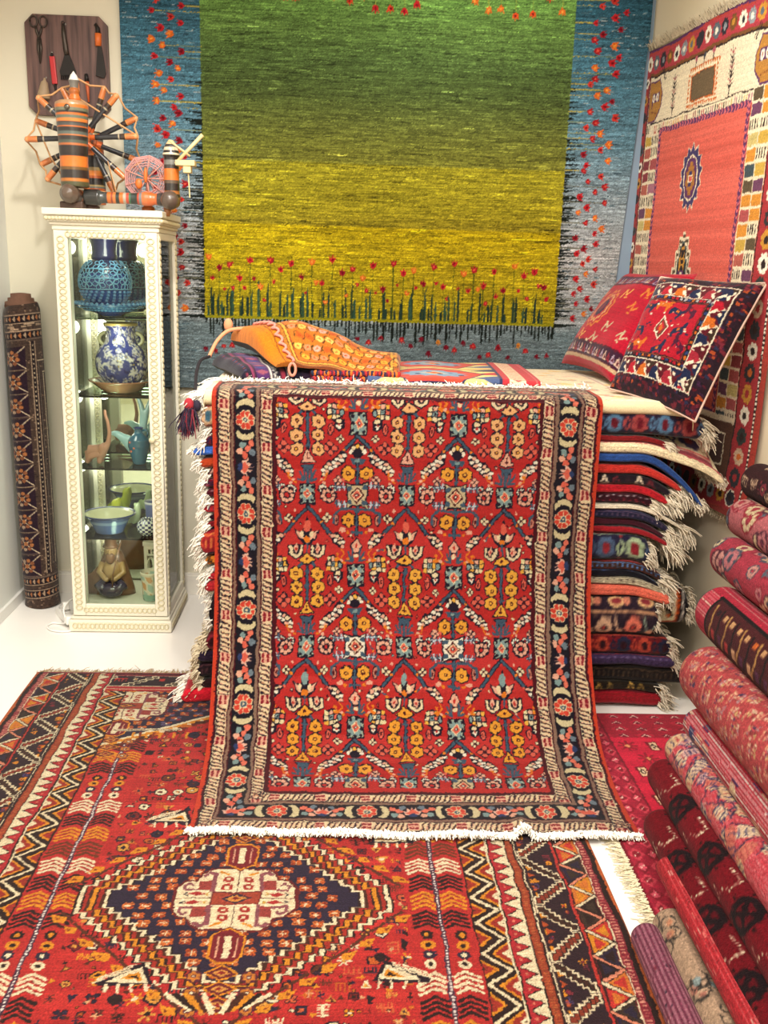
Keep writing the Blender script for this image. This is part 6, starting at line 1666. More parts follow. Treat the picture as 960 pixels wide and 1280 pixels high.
    bm = bmesh.new(); b_ell(bm, (0, -.030, .180), (.021, .017, .030), 8); b_ell(bm, (0, -.038, .196), (.013, .006, .005), 5)
    for f in (-1, 1): b_tube(bm, [(f * .004, -.042, .199), (f * .018, -.034, .192)], .004, 5)
    bm_obj('beard', bm, b1, o, True)
    bm = bmesh.new(); b_lathe(bm, [(.029, .222), (.034, .226), (.033, .234), (.027, .238), (.025, .262), (.015, .274), (0, .276)], 24, 0, -.010); bm_obj('cap', bm, b1, o, True)
    bm = bmesh.new()
    for f in (-1, 1): b_tube(bm, [(f * .02, -.01, .07), (f * .05, -.04, .05), (f * .02, -.062, .040)], [.026, .024, .018], 8)
    b_ell(bm, (0, -.045, .035), (.055, .032, .034), 8)
    bm_obj('crossed_legs', bm, b2, o, True)
    bm = bmesh.new(); b_tube(bm, [(.012, -.066, .05), (.018, -.062, .12), (.050, -.03, .26)], .003, 6); bm_obj('staff', bm, b1, o, True)
    bone = plain('ceramic_bone', 'd8cfb8', .55, noise=.08, nscale=40)
    o = empty('lantern', (-.842, 4.20, zs[4]), 'off-white pierced ceramic lantern behind the painted cup', 'lantern')
    bm = bmesh.new(); b_box(bm, -.036, -.036, 0.001, .036, .036, .022); b_box(bm, -.038, -.038, .205, .038, .038, .225); b_box(bm, -.030, -.030, .225, .030, .030, .238)
    for x in (-.027, .027):
        for y in (-.027, .027): b_box(bm, x - .007, y - .007, .022, x + .007, y + .007, .205)
    for s in range(4):
        M = Matrix.Rotation(s * pi / 2, 4, 'Z')
        for q in range(9):
            t0, t1 = pi * q / 9, pi * (q + 1) / 9
            p0 = Vector((.020 * cos(t0), -.030, .120 + .03 * sin(t0))); p1 = Vector((.020 * cos(t1), -.030, .120 + .03 * sin(t1))); b_tube(bm, [M @ p0, M @ p1], .0045, 5)
        b_box(bm, -.027, -.033, .158, .027, -.028, .168, M); b_box(bm, -.027, -.033, .188, .027, -.028, .205, M); b_box(bm, -.027, -.033, .022, .027, -.028, .045, M)
        for q in (-.018, 0, .018): b_box(bm, q - .004, -.033, .166, q + .004, -.028, .19, M)
    bm_obj('lantern_body', bm, bone, o, False, .002)
    o = empty('cup', (-.822, 4.035, zs[4]), 'cream and pale green cup painted in orange, bottom right of the cabinet', 'cup')
    def pc(a, t, z):
        s = sin(a * 5 + z * 90) + sin(a * 3 - z * 60)
        if z > .115: return 'd8ccb4'
        if z < .03: return '8fb0a0'
        return 'd09a68' if s > .7 else ('a8bcae' if s < -.6 else 'e0d6c0')
    link('cup_body', lathe_col('cup_body', [(0, .001), (.034, .001), (.036, .004), (.038, .07), (.045, .125), (.045, .130), (.041, .130), (.034, .07), (0, .012)], pc, 60, 6), cer, o)

# ------------------------------------------------------------------ spinning wheel on top of the cabinet
def striped(name, prof, bands, M, parent, n=32, seed=0, rough=.3):
    """turned lacquered wood; bands: list of (fraction, hex) from bottom"""
    P = np.array(prof, float); d = np.r_[0, np.cumsum(np.hypot(*np.diff(P, axis=0).T))]
    N = 110; t = np.linspace(0, d[-1], N); r = np.interp(t, d, P[:, 0]); z = np.interp(t, d, P[:, 1]); a = np.linspace(0, 2 * pi, n, endpoint=False)
    V = np.stack([r[:, None] * np.cos(a), r[:, None] * np.sin(a), np.repeat(z[:, None], n, 1)], -1)
    R = np.array(M.to_3x3()); T = np.array(M.translation); V = V @ R.T + T
    g = random.Random(seed); C = np.empty((N, n, 3), np.float32)
    zz = (z - z.min()) / max(1e-6, z.max() - z.min())
    for i in range(N):
        c = bands[-1][1]
        for f, h in bands:
            if zz[i] <= f: c = h; break
        C[i, :] = lin(hx(c))
    return link(name, grid_mesh(name, V, C, close_u=True, flip=True), WOOD(), parent)
def WOOD():
    if 'lac' not in FRM: FRM['lac'] = woven('lacquered_wood', rough=.3, sheen=0, noise=.08, scale=60, bump=0, spec=.5, coat=.4)
    return FRM['lac']
def stripe_list(seed, n, cols=('c8682a', '2a2624', '5a6660', 'd8813a', '1e1c1c', 'a08a5a', 'b0562a')):
    g = random.Random(seed); w = [g.uniform(.4, 1.6) for _ in range(n)]; s = sum(w); out = []; acc = 0
    for i, x in enumerate(w): acc += x / s; out.append((acc, cols[(i * 3 + g.randrange(2)) % len(cols)]))
    out[-1] = (1.01, out[-1][1]); return out
def build_wheel():
    zt = 1.742; org = (-.93, 4.10, zt)
    o = empty('spinning_wheel', org, 'antique lacquered spinning wheel with orange and black striped posts, on the white cabinet', 'spinning wheel')
    rel = lambda x, y, z: Vector((x - org[0], y - org[1], z - org[2]))
    T = lambda x, y, z: Matrix.Translation(rel(x, y, z))
    # main front post with finial
    bands = [(.06, '4a4a30'), (.10, 'b8702e'), (.20, '241f1e'), (.235, '6a4a20'), (.36, 'd07028'), (.39, '241f1e'), (.47, '2a2422'), (.50, 'b86a3a'), (.54, '4a5248'), (.58, '2e2a28'), (.60, 'c8743a'), (.64, '59635c'), (.68, '2a2624'), (.70, 'c86a2c'), (.73, '4a4a48'), (.75, '241f1e'), (.78, 'd87c38'), (.82, '606a5a'), (.84, 'c8682a'), (.87, '2a2826'), (.90, '70705a'), (.94, 'd0702c'), (.97, 'a8805a'), (1.01, 'b89068')]
    post = striped('front_post', [(0, 1.826), (.052, 1.826), (.054, 1.83), (.053, 1.92), (.058, 2.05), (.063, 2.125), (.060, 2.134), (.045, 2.142), (0, 2.144)], bands, T(-1.062, 4.015, 0) , o)
    striped('finial', [(0, 2.14), (.019, 2.14), (.023, 2.15), (.018, 2.165), (.022, 2.178), (.015, 2.19), (.017, 2.205), (.020, 2.215), (.012, 2.235), (0, 2.25)], [(.25, 'c8682a'), (.45, 'a05a28'), (.7, '6a665e'), (1.01, 'd8d4cc')], T(-1.05, 4.02, 0), o)
    bm = bmesh.new(); M = T(-1.062, 3.953, 2.112) @ Matrix.Rotation(pi / 2, 4, 'X'); b_lathe(bm, [(.010, 0), (.010, .006), (.005, .008), (0, .008)], 12, M=M); bm_obj('brass_stud', bm, plain('stud_metal', '6a6458', .35, .8), o, True)
    # rear post, partly seen under the wheel
    striped('rear_post', [(0, 1.775), (.040, 1.775), (.042, 1.83), (.038, 2.05), (.03, 2.06), (0, 2.06)], stripe_list(3, 22), T(-1.04, 4.245, 0), o)
    # foot beam under the front post (runs front to back, ball end facing out) and long cross beam
    Mx = T(-1.075, 3.985, 1.800) @ Matrix.Rotation(-pi / 2, 4, 'X')
    striped('foot_beam', [(0, -.05), (.02, -.045), (.036, -.02), (.038, .0), (.032, .022), (.022, .034), (.026, .045), (.027, .24), (.034, .25), (.034, .275), (0, .29)], [(.30, '5a4a3e'), (.42, '2e2a28'), (.5, 'c8682a'), (.7, '2a2624'), (1.01, '8a4a22')], Mx, o)
    for ya, yb_ in ((3.99, 4.05), (4.22, 4.27)):
        bm = bmesh.new(); b_box(bm, -1.12 - org[0], ya - org[1], 0.001, -1.03 - org[0], yb_ - org[1], .030); bm_obj('foot_block', bm, plain('foot_wood', '4a3428', .5), o, False, .006)
    Mb = T(-1.03, 4.03, 1.792) @ Matrix.Rotation(radians(90), 4, 'Y') @ Matrix.Rotation(0, 4, 'Z')
    striped('cross_beam', [(0, 0), (.030, 0), (.031, .055), (.024, .062), (.021, .075), (.022, .10), (.021, .20), (.024, .215), (.027, .235), (.026, .26), (.021, .275), (.025, .30), (.026, .34), (0, .345)],
            [(.16, '2a2a28'), (.26, '3a3e3c'), (.30, 'c8682a'), (.33, '8a3a28'), (.36, 'c8743a'), (.40, '24302c'), (.44, 'c86a2c'), (.48, 'a8a090'), (.51, 'b0402a'), (.53, '3a6a4a'), (.60, '24302c'), (.62, 'b0442a'), (.66, '70767a'), (.72, 'c86a3a'), (.82, 'c8602a'), (.86, '3a3432'), (1.01, '26282a')], Mb, o)
    # right end: ball end and small post
    bm = bmesh.new(); b_ell(bm, rel(-.690, 3.985, 1.787), (.036, .036, .036), 10); bm_obj('ball_end', bm, plain('ball_wood', '54463c', .35, noise=.2, nscale=30, coat=.3), o, True)
    bm = bmesh.new(); b_tube(bm, [rel(-.690, 4.02, 1.785), rel(-.690, 4.10, 1.785)], .022, 14); b_tube(bm, [rel(-.702, 4.0, 1.760), rel(-.704, 4.0, 1.727)], [.016, .010], 10); bm_obj('end_arm', bm, plain('arm_wood', '8a5a34', .4), o, True)
    striped('spindle_post', [(0, 1.79), (.030, 1.79), (.034, 1.80), (.030, 1.82), (.029, 1.95), (.034, 1.96), (.030, 1.975), (.024, 1.995), (.010, 2.015), (0, 2.018)], [(.05, '8a5a34'), (.10, '2a2422'), (.16, 'a0622e'), (.28, '241f1e'), (.33, '5a4a3a'), (.52, 'd0702c'), (.58, '3a3430'), (.66, '70706a'), (.74, '241f1e'), (.78, 'd8c8a8'), (.82, '241f1e'), (.87, 'd8c8a8'), (.92, '3a3430'), (1.01, 'd8c090')], T(-.690, 4.04, 0), o)
    cr = plain('spindle_wood', 'd8c08c', .5, noise=.08, nscale=50)
    bm = bmesh.new(); b_tube(bm, [rel(-.668, 4.0, 1.925), rel(-.560, 4.0, 2.035)], [.006, .008], 8); b_tube(bm, [rel(-.69, 3.99, 2.01), rel(-.61, 4.0, 1.955)], .004, 6); bm_obj('spindle', bm, cr, o, True)
    bm = bmesh.new(); b_box(bm, -.665 - org[0], 3.98 - org[1], .176, -.590 - org[0], 4.03 - org[1], .196); b_box(bm, -.636 - org[0], 3.985 - org[1], .150, -.606 - org[0], 4.025 - org[1], .178); b_tube(bm, [rel(-.618, 4.0, 1.893), rel(-.614, 4.0, 1.80)], .003, 6); bm_obj('spindle_block', bm, cr, o, False, .003)
    # wheel: hub, two sets of eight spokes, cord laced between their tips
    hub = T(-1.052, 4.17, 2.02) @ Matrix.Rotation(pi / 2, 4, 'X')
    wh = striped('wheel_hub', [(0, -.075), (.030, -.075), (.036, -.06), (.036, .05), (.03, .09), (0, .09)], stripe_list(5, 9), hub, o)
    wc = np.array((-1.052, 0, 2.02)); tips = []
    sb = [(.12, 'c8602a'), (.14, '241f1e'), (.60, '2b2c30'), (.63, 'a89a80'), (.66, '2b2c30'), (.74, '3a2a22'), (.76, 'd08a4a'), (.93, 'c8743e'), (1.01, 'd8905a')]
    for d, (yy, off) in enumerate(((4.105, 0.06), (4.215, .06 + pi / 8))):
        for k in range(8):
            a = off + k * pi / 4; Rr = .222
            dirv = Vector((cos(a), 0, sin(a))); base = rel(wc[0], yy, wc[2]) + dirv * .03
            M = Matrix.Translation(base) @ dirv.to_track_quat('Z', 'Y').to_matrix().to_4x4()
            striped('spoke', [(0, 0), (.010, 0), (.0105, .10), (.0125, .15), (.0115, Rr - .034), (.008, Rr - .030), (0, Rr - .030)], sb, M, wh, 10)
            tips.append((a, rel(wc[0] + Rr * cos(a), yy, wc[2] + Rr * sin(a))))
    tips.sort(key=lambda q: q[0]); T2 = [t[1] for t in tips]
    bm = bmesh.new(); cord = []
    for i in range(len(T2)):
        p, q = T2[i], T2[(i + 1) % len(T2)]; cord += [p, p.lerp(q, .5) + Vector((0, 0, 0)) - (p.lerp(q, .5) - rel(*wc[:1], 4.16, wc[2])) * .06]
    cord.append(T2[0]); b_tube(bm, cord, .0042, 6)
    for a, b in ((0, 5), (7, 11)): b_tube(bm, [T2[a], (T2[a] + T2[b]) * .5 + Vector((0, -.06, 0)), T2[b]], .0035, 6)
    b_tube(bm, [T2[13], rel(-.94, 4.05, 1.93), rel(-.905, 4.02, 1.815)], .0022, 5)
    bm_obj('drive_cord', bm, plain('cord_tan', 'c89868', .9), o, True)
    # small reel wound with pink thread
    oc = (-.795, 4.09, zt)
    o2 = empty('thread_reel', oc, 'small stick reel wound with pink thread, behind the beam of the spinning wheel', 'reel')
    bm = bmesh.new(); b_lathe(bm, [(.026, .001), (.026, .02), (.012, .03), (.010, .085), (0, .086)], 16); bm_obj('reel_stand', bm, plain('reel_wood', 'b0602e', .4), o2, True)
    c = Vector((0, 0, .130)); R = .088; bm = bmesh.new(); bm2 = bmesh.new(); tp = []
    for d, yy in enumerate((-.022, .022)):
        row = []
        for k in range(9):
            a = 2 * pi * (k + .5 * d) / 9; t = c + Vector((R * cos(a), yy, R * sin(a))); row.append(t); b_tube(bm, [c + Vector((0, yy, 0)), t], .0026, 5)
        tp.append(row)
    b_tube(bm, [c + Vector((0, -.03, 0)), c + Vector((0, .03, 0))], .010, 10); b_tube(bm, [c + Vector((0, 0, -.05)), c], .007, 8)
    bm_obj('reel_sticks', bm, plain('stick_pink', 'c88a7c', .6), o2, True)
    for d in (0, 1):
        for f in (1.0, .96, .9, .82, .7, .6):
            b_tube(bm2, [c + (p - c) * f for p in tp[d]] + [c + (tp[d][0] - c) * f], .0016, 4, False)
    for f in (1.0, .93):
        for k in range(9): b_tube(bm2, [c + (tp[0][k] - c) * f, c + (tp[1][k] - c) * f, c + (tp[0][(k + 1) % 9] - c) * f], .0016, 4, False)
    bm_obj('thread', bm2, plain('thread_pink', 'd8a09c', .9), o2, True)
    bm = bmesh.new(); b_ell(bm, c + Vector((-.028, -.035, -.022)), (.014, .010, .020), 7); b_ell(bm, c + Vector((.0, -.034, .012)), (.008, .008, .03), 6); bm_obj('bobbin', bm, plain('bobbin_orange', 'd06a2a', .5), o2, True)

def build_board():
    # plank of dark wood with old weaving tools
    m, nt, p, _ = new_mat('board_walnut'); tc = nt.nodes.new('ShaderNodeTexCoord'); mp = nt.nodes.new('ShaderNodeMapping'); mp.inputs['Scale'].default_value = (26, 5, 1.6); n = nt.nodes.new('ShaderNodeTexNoise'); n.inputs['Scale'].default_value = 2.2; n.inputs['Detail'].default_value = 6
    r = nt.nodes.new('ShaderNodeValToRGB'); r.color_ramp.elements[0].color = L4('3e2a28'); r.color_ramp.elements[1].color = L4('7a5a52'); r.color_ramp.elements[0].position = .3; r.color_ramp.elements[1].position = .75
    nt.links.new(tc.outputs['Object'], mp.inputs[0]); nt.links.new(mp.outputs[0], n.inputs['Vector']); nt.links.new(n.outputs[0], r.inputs[0]); nt.links.new(r.outputs[0], p.inputs['Base Color']); p.inputs['Roughness'].default_value = .5
    x0, x1, z0, z1, c = -1.350, -1.008, 2.142, 2.536, .034
    def octo(bm, e, y0, y1):
        pts = [(x0 + e, z0 + c), (x0 + c, z0 + e), (x1 - c, z0 + e), (x1 - e, z0 + c), (x1 - e, z1 - c), (x1 - c, z1 - e), (x0 + c, z1 - e), (x0 + e, z1 - c)]
        a = [bm.verts.new((x + 1.18, y0 - 4.45, z - 2.14)) for x, z in pts]; b = [bm.verts.new((x + 1.18, y1 - 4.45, z - 2.14)) for x, z in pts]
        bm.faces.new(a); bm.faces.new(b[::-1])
        for k in range(8): bm.faces.new((a[k], b[k], b[(k + 1) % 8], a[(k + 1) % 8]))
    o = empty('tool_board', (-1.18, 4.45, 2.14), 'dark wooden board with clipped corners, hung on the back wall above the cabinet', 'board')
    bm = bmesh.new(); octo(bm, 0, 4.428, 4.45); bm_obj('board_panel', bm, m, o, False, .003)
    nail = plain('nail_steel', '8a8680', .4, .8)
    def nail_on(par, x, z, y=-.005):
        bm = bmesh.new(); b_lathe(bm, [(.0015, 0), (.0015, .006), (.0035, .006), (.0035, .008), (0, .008)], 8, M=Matrix.Translation((x, y + .006, z)) @ Matrix.Rotation(pi / 2, 4, 'X')); bm_obj('hanging_nail', bm, nail, par)
    nail_on(o, .0, .36, -.022)
    yb = 4.428
    iron = plain('iron_old', '4a423c', .45, .7, noise=.2, nscale=60); irl = plain('iron_dark', '2a2624', .5, .6, noise=.2, nscale=50)
    # scissors
    o = empty('scissors', (-1.29, yb, 2.44), 'old iron scissors hung at the top left of the dark board', 'scissors')
    for f in (-1, 1):
        bm = bmesh.new()
        b_tube(bm, [(f * (.020 + .0155 * cos(t)), -.006, .066 + .021 * sin(t)) for t in np.linspace(0, 2 * pi, 16)], .0035, 6)
        b_tube(bm, [(f * .012, -.006, .047), (f * .010, -.006, .030), (-f * .003, -.006, .0)], [.0045, .0055, .006], 7); b_tube(bm, [(-f * .003, -.006, .0), (-f * .006, -.006, -.04), (-f * .001, -.006, -.095)], [.006, .006, .0015], 7)
        bm_obj('blade', bm, iron, o, True)
    bm = bmesh.new(); b_ell(bm, (0, -.010, .0), (.005, .004, .005), 5); bm_obj('rivet', bm, irl, o, True)
    # weaving comb beater
    o = empty('comb_beater', (-1.177, yb, 2.40), 'iron weaving comb with a fanned toothed end, in the middle of the dark board', 'tool')
    bm = bmesh.new(); b_tube(bm, [(-.012, -.008, .10), (-.010, -.008, .06), (-.004, -.008, .0), (0, -.008, -.02)], [.006, .010, .011, .010], 8); b_tube(bm, [(-.012 + .006 * cos(t), -.008, .104 + .006 * sin(t)) for t in np.linspace(0, 2 * pi, 10)], .002, 5); bm_obj('handle', bm, iron, o, True)
    bm = bmesh.new(); vs = [(-.010, -.02), (.010, -.02), (.034, -.085), (.030, -.10), (-.030, -.10), (-.034, -.085)]
    a = [bm.verts.new((x, -.012, z)) for x, z in vs]; b = [bm.verts.new((x, -.003, z)) for x, z in vs]; bm.faces.new(a); bm.faces.new(b[::-1])
    for k in range(6): bm.faces.new((a[k], b[k], b[(k + 1) % 6], a[(k + 1) % 6]))
    for k in range(9): b_box(bm, -.030 + k * .0073, -.012, -.115, -.027 + k * .0073, -.003, -.098)
    bm_obj('comb_head', bm, irl, o)
    # orange handled knife with hook
    o = empty('knife', (-1.047, yb, 2.40), 'weaving knife with an orange handle and a black wedge blade, right side of the board', 'knife')
    bm = bmesh.new(); b_tube(bm, [(0, -.008, .02), (.002, -.008, .068)], [.013, .014], 10); bm_obj('handle', bm, plain('handle_orange', 'd0682a', .4), o, True)
    bm = bmesh.new(); b_tube(bm, [(.002, -.008, .066), (.001, -.008, .088), (-.008, -.008, .104), (-.014, -.008, .098)], [.011, .009, .006, .002], 8); bm_obj('hook', bm, irl, o, True)
    bm = bmesh.new(); vs = [(-.008, .02), (.008, .02), (.022, -.085), (.014, -.105), (-.020, -.095)]
    a = [bm.verts.new((x + .006, -.011, z)) for x, z in vs]; b = [bm.verts.new((x + .006, -.004, z)) for x, z in vs]; bm.faces.new(a); bm.faces.new(b[::-1])
    for k in range(5): bm.faces.new((a[k], b[k], b[(k + 1) % 5], a[(k + 1) % 5]))
    bm_obj('blade', bm, irl, o)
    o = empty('file', (-1.237, yb, 2.32), 'flat red handled tool hung below the scissors on the board', 'tool')
    bm = bmesh.new(); b_box(bm, -.011, -.013, -.055, .011, .0, .055, Matrix.Rotation(-.06, 4, 'Y')); bm_obj('handle', bm, plain('handle_red', 'b8262a', .4), o, False, .003)
    bm = bmesh.new(); b_tube(bm, [(-.003, -.008, .052), (-.003, -.008, .066)], [.008, .004], 8); b_tube(bm, [(.004, -.008, -.054), (.006, -.008, -.09)], [.006, .003], 8); bm_obj('tip', bm, irl, o, True); nail_on(o, -.003, .068)
    o = empty('bobbin', (-1.275, yb, 2.24), 'small pale wooden cone bobbin hung at the lower left of the board', 'bobbin')
    bm = bmesh.new(); b_lathe(bm, [(.026, -.035), (.027, -.03), (.014, .028), (.006, .035), (.004, .045), (0, .046)], 18, 0, -.027, M=Matrix.Rotation(.12, 4, 'Y')); bm_obj('bobbin_cone', bm, plain('wood_pale', '9a8468', .6, noise=.12, nscale=50), o, True); nail_on(o, .006, .050)
    o = empty('awl', (-1.10, yb, 2.26), 'slim orange tipped spike hung at the lower middle of the board', 'tool')
    bm = bmesh.new(); b_tube(bm, [(.0, -.008, .02), (.004, -.008, -.06)], [.009, .004], 8); bm_obj('spike', bm, plain('spike_orange', 'b8582e', .5), o, True)
    bm = bmesh.new(); b_tube(bm, [(0, -.008, .02), (-.002, -.008, .05)], [.010, .007], 8); bm_obj('handle', bm, irl, o, True)
# ------------------------------------------------------------------ rolled rugs
def rolled(label, c, r, yfar, ynear, cv, mat, seed=0, yaw=0.0, lumpy=.03, endcol='8a2a34', grp='rolled rugs stacked along the right wall', squash=1.0):
    """roll lying along Y; cv is the unrolled outer face: x = along the roll from the far end, y = round the girth"""
    L = yfar - ynear; nl = max(60, int(L / .0042)); na = max(72, int(2 * pi * r / .004))
    o = empty('rolled_rug', (c[0], yfar, c[1]), label, 'rug', grp)
    col = cv.sample(nl, na)
    t = np.linspace(0, 1, nl)[None, :]; a = np.linspace(0, 2 * pi, na, endpoint=False)[:, None]
    rr = r * (1 + lumpy * np.sin(a * 2 + t * 3 + seed) * .5 + lumpy * .4 * np.sin(t * 23 + seed + a))
    rnd = np.sqrt(np.clip(1 - (1 - np.clip(t * L / (.45 * r), 0, 1)) ** 2, 0, 1)); rr = rr * (.80 + .20 * rnd)
    # loose flap of the outer wrap gives a step in the outline
    rr = rr + .004 * (a / (2 * pi))
    X = rr * np.cos(a) - yaw * t * L; Z = rr * np.sin(a) * squash; Y = -t * L + 0 * a
    link('roll_body', grid_mesh('roll_body', np.stack([X, Y, Z], -1), col, close_v=True, flip=False), mat, o)
    # spiral ends
    for end, yy in ((0, 0.0), (1, -L)):
        m = 90; sp = []
        th = np.linspace(0, 9 * 2 * pi, 220); sr = r * .80 * (.06 + .94 * th / th[-1]); i = 0
        V = []; Q = []
        for k in range(220):
            x, z = sr[k] * cos(th[k]) - (yaw * L if end else 0), sr[k] * sin(th[k]) * squash
            w = r * .035; cx, cz = cos(th[k]), sin(th[k])
            V += [(x - cx * w, yy, z - cz * w), (x + cx * w, yy, z + cz * w), (x + cx * w, yy + (.03 if not end else -.03) * -1, z + cz * w), (x - cx * w, yy + (.03 if not end else -.03) * -1, z - cz * w)]
        for k in range(219):
            for q in range(4): Q.append((4 * k + q, 4 * k + (q + 1) % 4, 4 * k + 4 + (q + 1) % 4, 4 * k + 4 + q))
        link('roll_end', raw_mesh('roll_end', np.array(V, np.float32), np.array(Q, np.int32)), FRM.setdefault('end' + endcol, plain('roll_end_' + endcol, endcol, .95, noise=.15, nscale=60)), o)
    return o
def unrolled(L, r, bg, seed, kind):
    G = 2 * pi * r; cv = Cv(L, G, 420, bg); g = random.Random(seed)
    n = max(1, int(round(G / .1)))
    def lines(col, p, w):
        y = 0
        while y < G: cv.rect(0, y, L, y + w, col); y += p
    if kind == 'rows':           # salmon back with rows of small pale hooked motifs, running round the roll
        x = .02; k = 0
        while x < L:
            for i in range(int(G / .062) + 1):
                c = cv.at(x + (.012 if i % 2 else 0), i * .062 + (k % 2) * .031, 1, -.5)
                for q in range(9): c.box((q % 3 - 1) * .012 + g.uniform(-.003, .003), (q // 3 - 1) * .012, .010, .011, g.choice(['d8a888', 'e0bfa0', 'b0888a', '4a3a5a', 'c8a070', '8a3a3a']))
                c.line([(-.026, .02), (-.02, -.02)], .005, 'd8a080')
            x += .05; k += 1
        lines('b84a50', .006, .0015)
    elif kind == 'blobs':        # rug back with pale blotches and navy dashes
        lines('e07a80', .008, .0026)
        for _ in range(int(L * G * 380)):
            c = cv.at(g.uniform(0, L), g.uniform(0, G), 1, g.uniform(0, 3)); w = g.uniform(.02, .045)
            c.ell(0, 0, w, w * .6, g.choice(['e0b890', 'd8a8a0', 'e8c8a8', 'd87a6a']), 9)
            for q in range(5): c.rect(-w * .8 + q * w * .4, -w * .5, -w * .8 + q * w * .4 + .004, w * .3, g.choice(['2a3060', '4a3a6a', 'b84a50']))
            c.line([(-w, w * .7), (0, w * .45), (w, w * .8)], .004, '3a3450')
    elif kind == 'pinstripe':
        lines('f0d8d0', .0085, .0032)
        for _ in range(int(L / .016)):
            x, y = g.uniform(0, L), g.uniform(0, G); w = g.uniform(.02, .035)
            for q in range(6): cv.rect(x - w, y + q * .006, x + w * g.uniform(.2, 1), y + q * .006 + .004, g.choice(['2a2a5a', '3a4470', 'e8c8a0', 'd8b090']))
    elif kind == 'turkmen':      # deep maroon with dark octagons and white dashed hooks
        x = .04
        k = 0
        while x < L:
            for i in range(n + 1):
                c = cv.at(x + (i % 2) * .085, i * G / max(1, n) + .02)
                pts = [(.046 * cos(pi / 8 + q * pi / 4), .052 * sin(pi / 8 + q * pi / 4)) for q in range(8)]
                if (k + i) % 2 == 0:
                    c.poly(pts, '1e1216'); c.poly([(a * .6, b * .6) for a, b in pts], '5a0e18'); c.line([(-.03, -.03), (.03, .03)], .012, '1e1216'); c.line([(-.03, .03), (.03, -.03)], .012, '1e1216')
                    for q in range(8): c.box(.052 * cos(q * pi / 4), .058 * sin(q * pi / 4), .008, .008, '14100f')
                else:
                    P = [(-.03, -.03), (.02, -.034), (.026, 0), (.004, .012), (.0, .036), (-.028, .03)]
                    for (xa, ya), (xb, yb) in zip(P[:-1], P[1:]):
                        m = int(math.hypot(xb - xa, yb - ya) / .0085)
                        for q in range(m + 1):
                            t = q / max(1, m); c.box(xa + (xb - xa) * t, ya + (yb - ya) * t, .0055, .0055, 'e8d0b0')
            x += .105; k += 1
        for _ in range(int(L * 60)): cv.box(g.uniform(0, L), g.uniform(0, G), .004, .004, g.choice(['a04a3a', '7a1a24', '3a0a12']))
    elif kind == 'pale':
        for _ in range(int(L * G * 260)):
            c = cv.at(g.uniform(0, L), g.uniform(0, G), g.uniform(.7, 1.1), g.uniform(0, 6.28))
            c.line([(.03 * cos(t) * (1 - t / 9), .03 * sin(t) * (1 - t / 9)) for t in np.linspace(0, 5, 12)], .0045, '3c3632'); c.ell(.0, .0, .012, .009, g.choice(['c88a6a', '8a9a9a', 'b87a6a', 'd8b898']), 7)
    elif kind == 'flowers':
        for _ in range(int(L * G * 230)):
            c = cv.at(g.uniform(0, L), g.uniform(0, G), 1, g.uniform(0, 3)); rr = g.uniform(.02, .036)
            c.rosette(0, 0, rr, g.choice(['e0b490', 'd89a90', '5a6a78', 'e0c8a0', 'c87a80']), g.choice(['8a3a5a', 'b03a4a', '4a4a5a']), g.choice(['5a2a3a', '9a2a3a', '4a5060']), g.choice((5, 6, 8)))
    elif kind == 'dark':
        for _ in range(int(L * G * 300)):
            c = cv.at(g.uniform(0, L), g.uniform(0, G), 1, g.uniform(0, 3)); motif_bits(c, g, ['d8b898', '8a3040', '5a2a3a', 'c8a080', '3a1a20'], .02)
    elif kind == 'knots':
        for _ in range(int(L * G * 900)): cv.box(g.uniform(0, L), g.uniform(0, G), g.uniform(.004, .014), g.uniform(.004, .01), g.choice(['4a3048', 'b87a8a', '7a4a60', 'd8b0a8', '3a3040', '8a3a4a']))
        lines('7a3a50', .012, .004)
    elif kind == 'lined':        # rose red back, fine pale weft lines, one dark patterned band
        lines('e08c8c', .007, .0014); lines('f0c0b0', .035, .002)
        y0 = G * .33
        cv.rect(.10, y0, L, y0 + .15, '4a1c20')
        for k in range(int(L / .05)):
            c = cv.at(.15 + k * .05, y0 + .075); c.line([(-.02, -.05), (.0, 0), (-.02, .05)], .008, ('b88a50', '1a1416')[k % 2]); c.box(.018, .03, .02, .03, g.choice(['5a2a4a', 'd8a880', 'b03a3a'])); c.box(.012, -.035, .018, .02, g.choice(['c8642e', '2a1a20', 'd0a070']))
        cv.rect(.09, y0 - .006, L, y0 + .006, '1a1416'); cv.rect(.10, y0, .112, y0 + .15, '1a1416')
        cv.rect(0, y0, .02, y0 + .2, '3a3a48'); cv.box(.012, y0 + .1, .02, .03, 'd8642e')
    elif kind == 'rose':
        lines('c84a50', .010, .002)
        for _ in range(int(L * 130)): 
            x = g.uniform(0, L); y = g.uniform(0, G); cv.rect(x, y, x + .02, y + .003, g.choice(['e09a90', '9a2028', 'd8706a']))
    cv.warp(.0007 if kind in ('pinstripe', 'lined', 'rose', 'knots') else .0020, .008, seed)
    return cv.speckle(.12, .03, seed).gain(.78, 1.02)
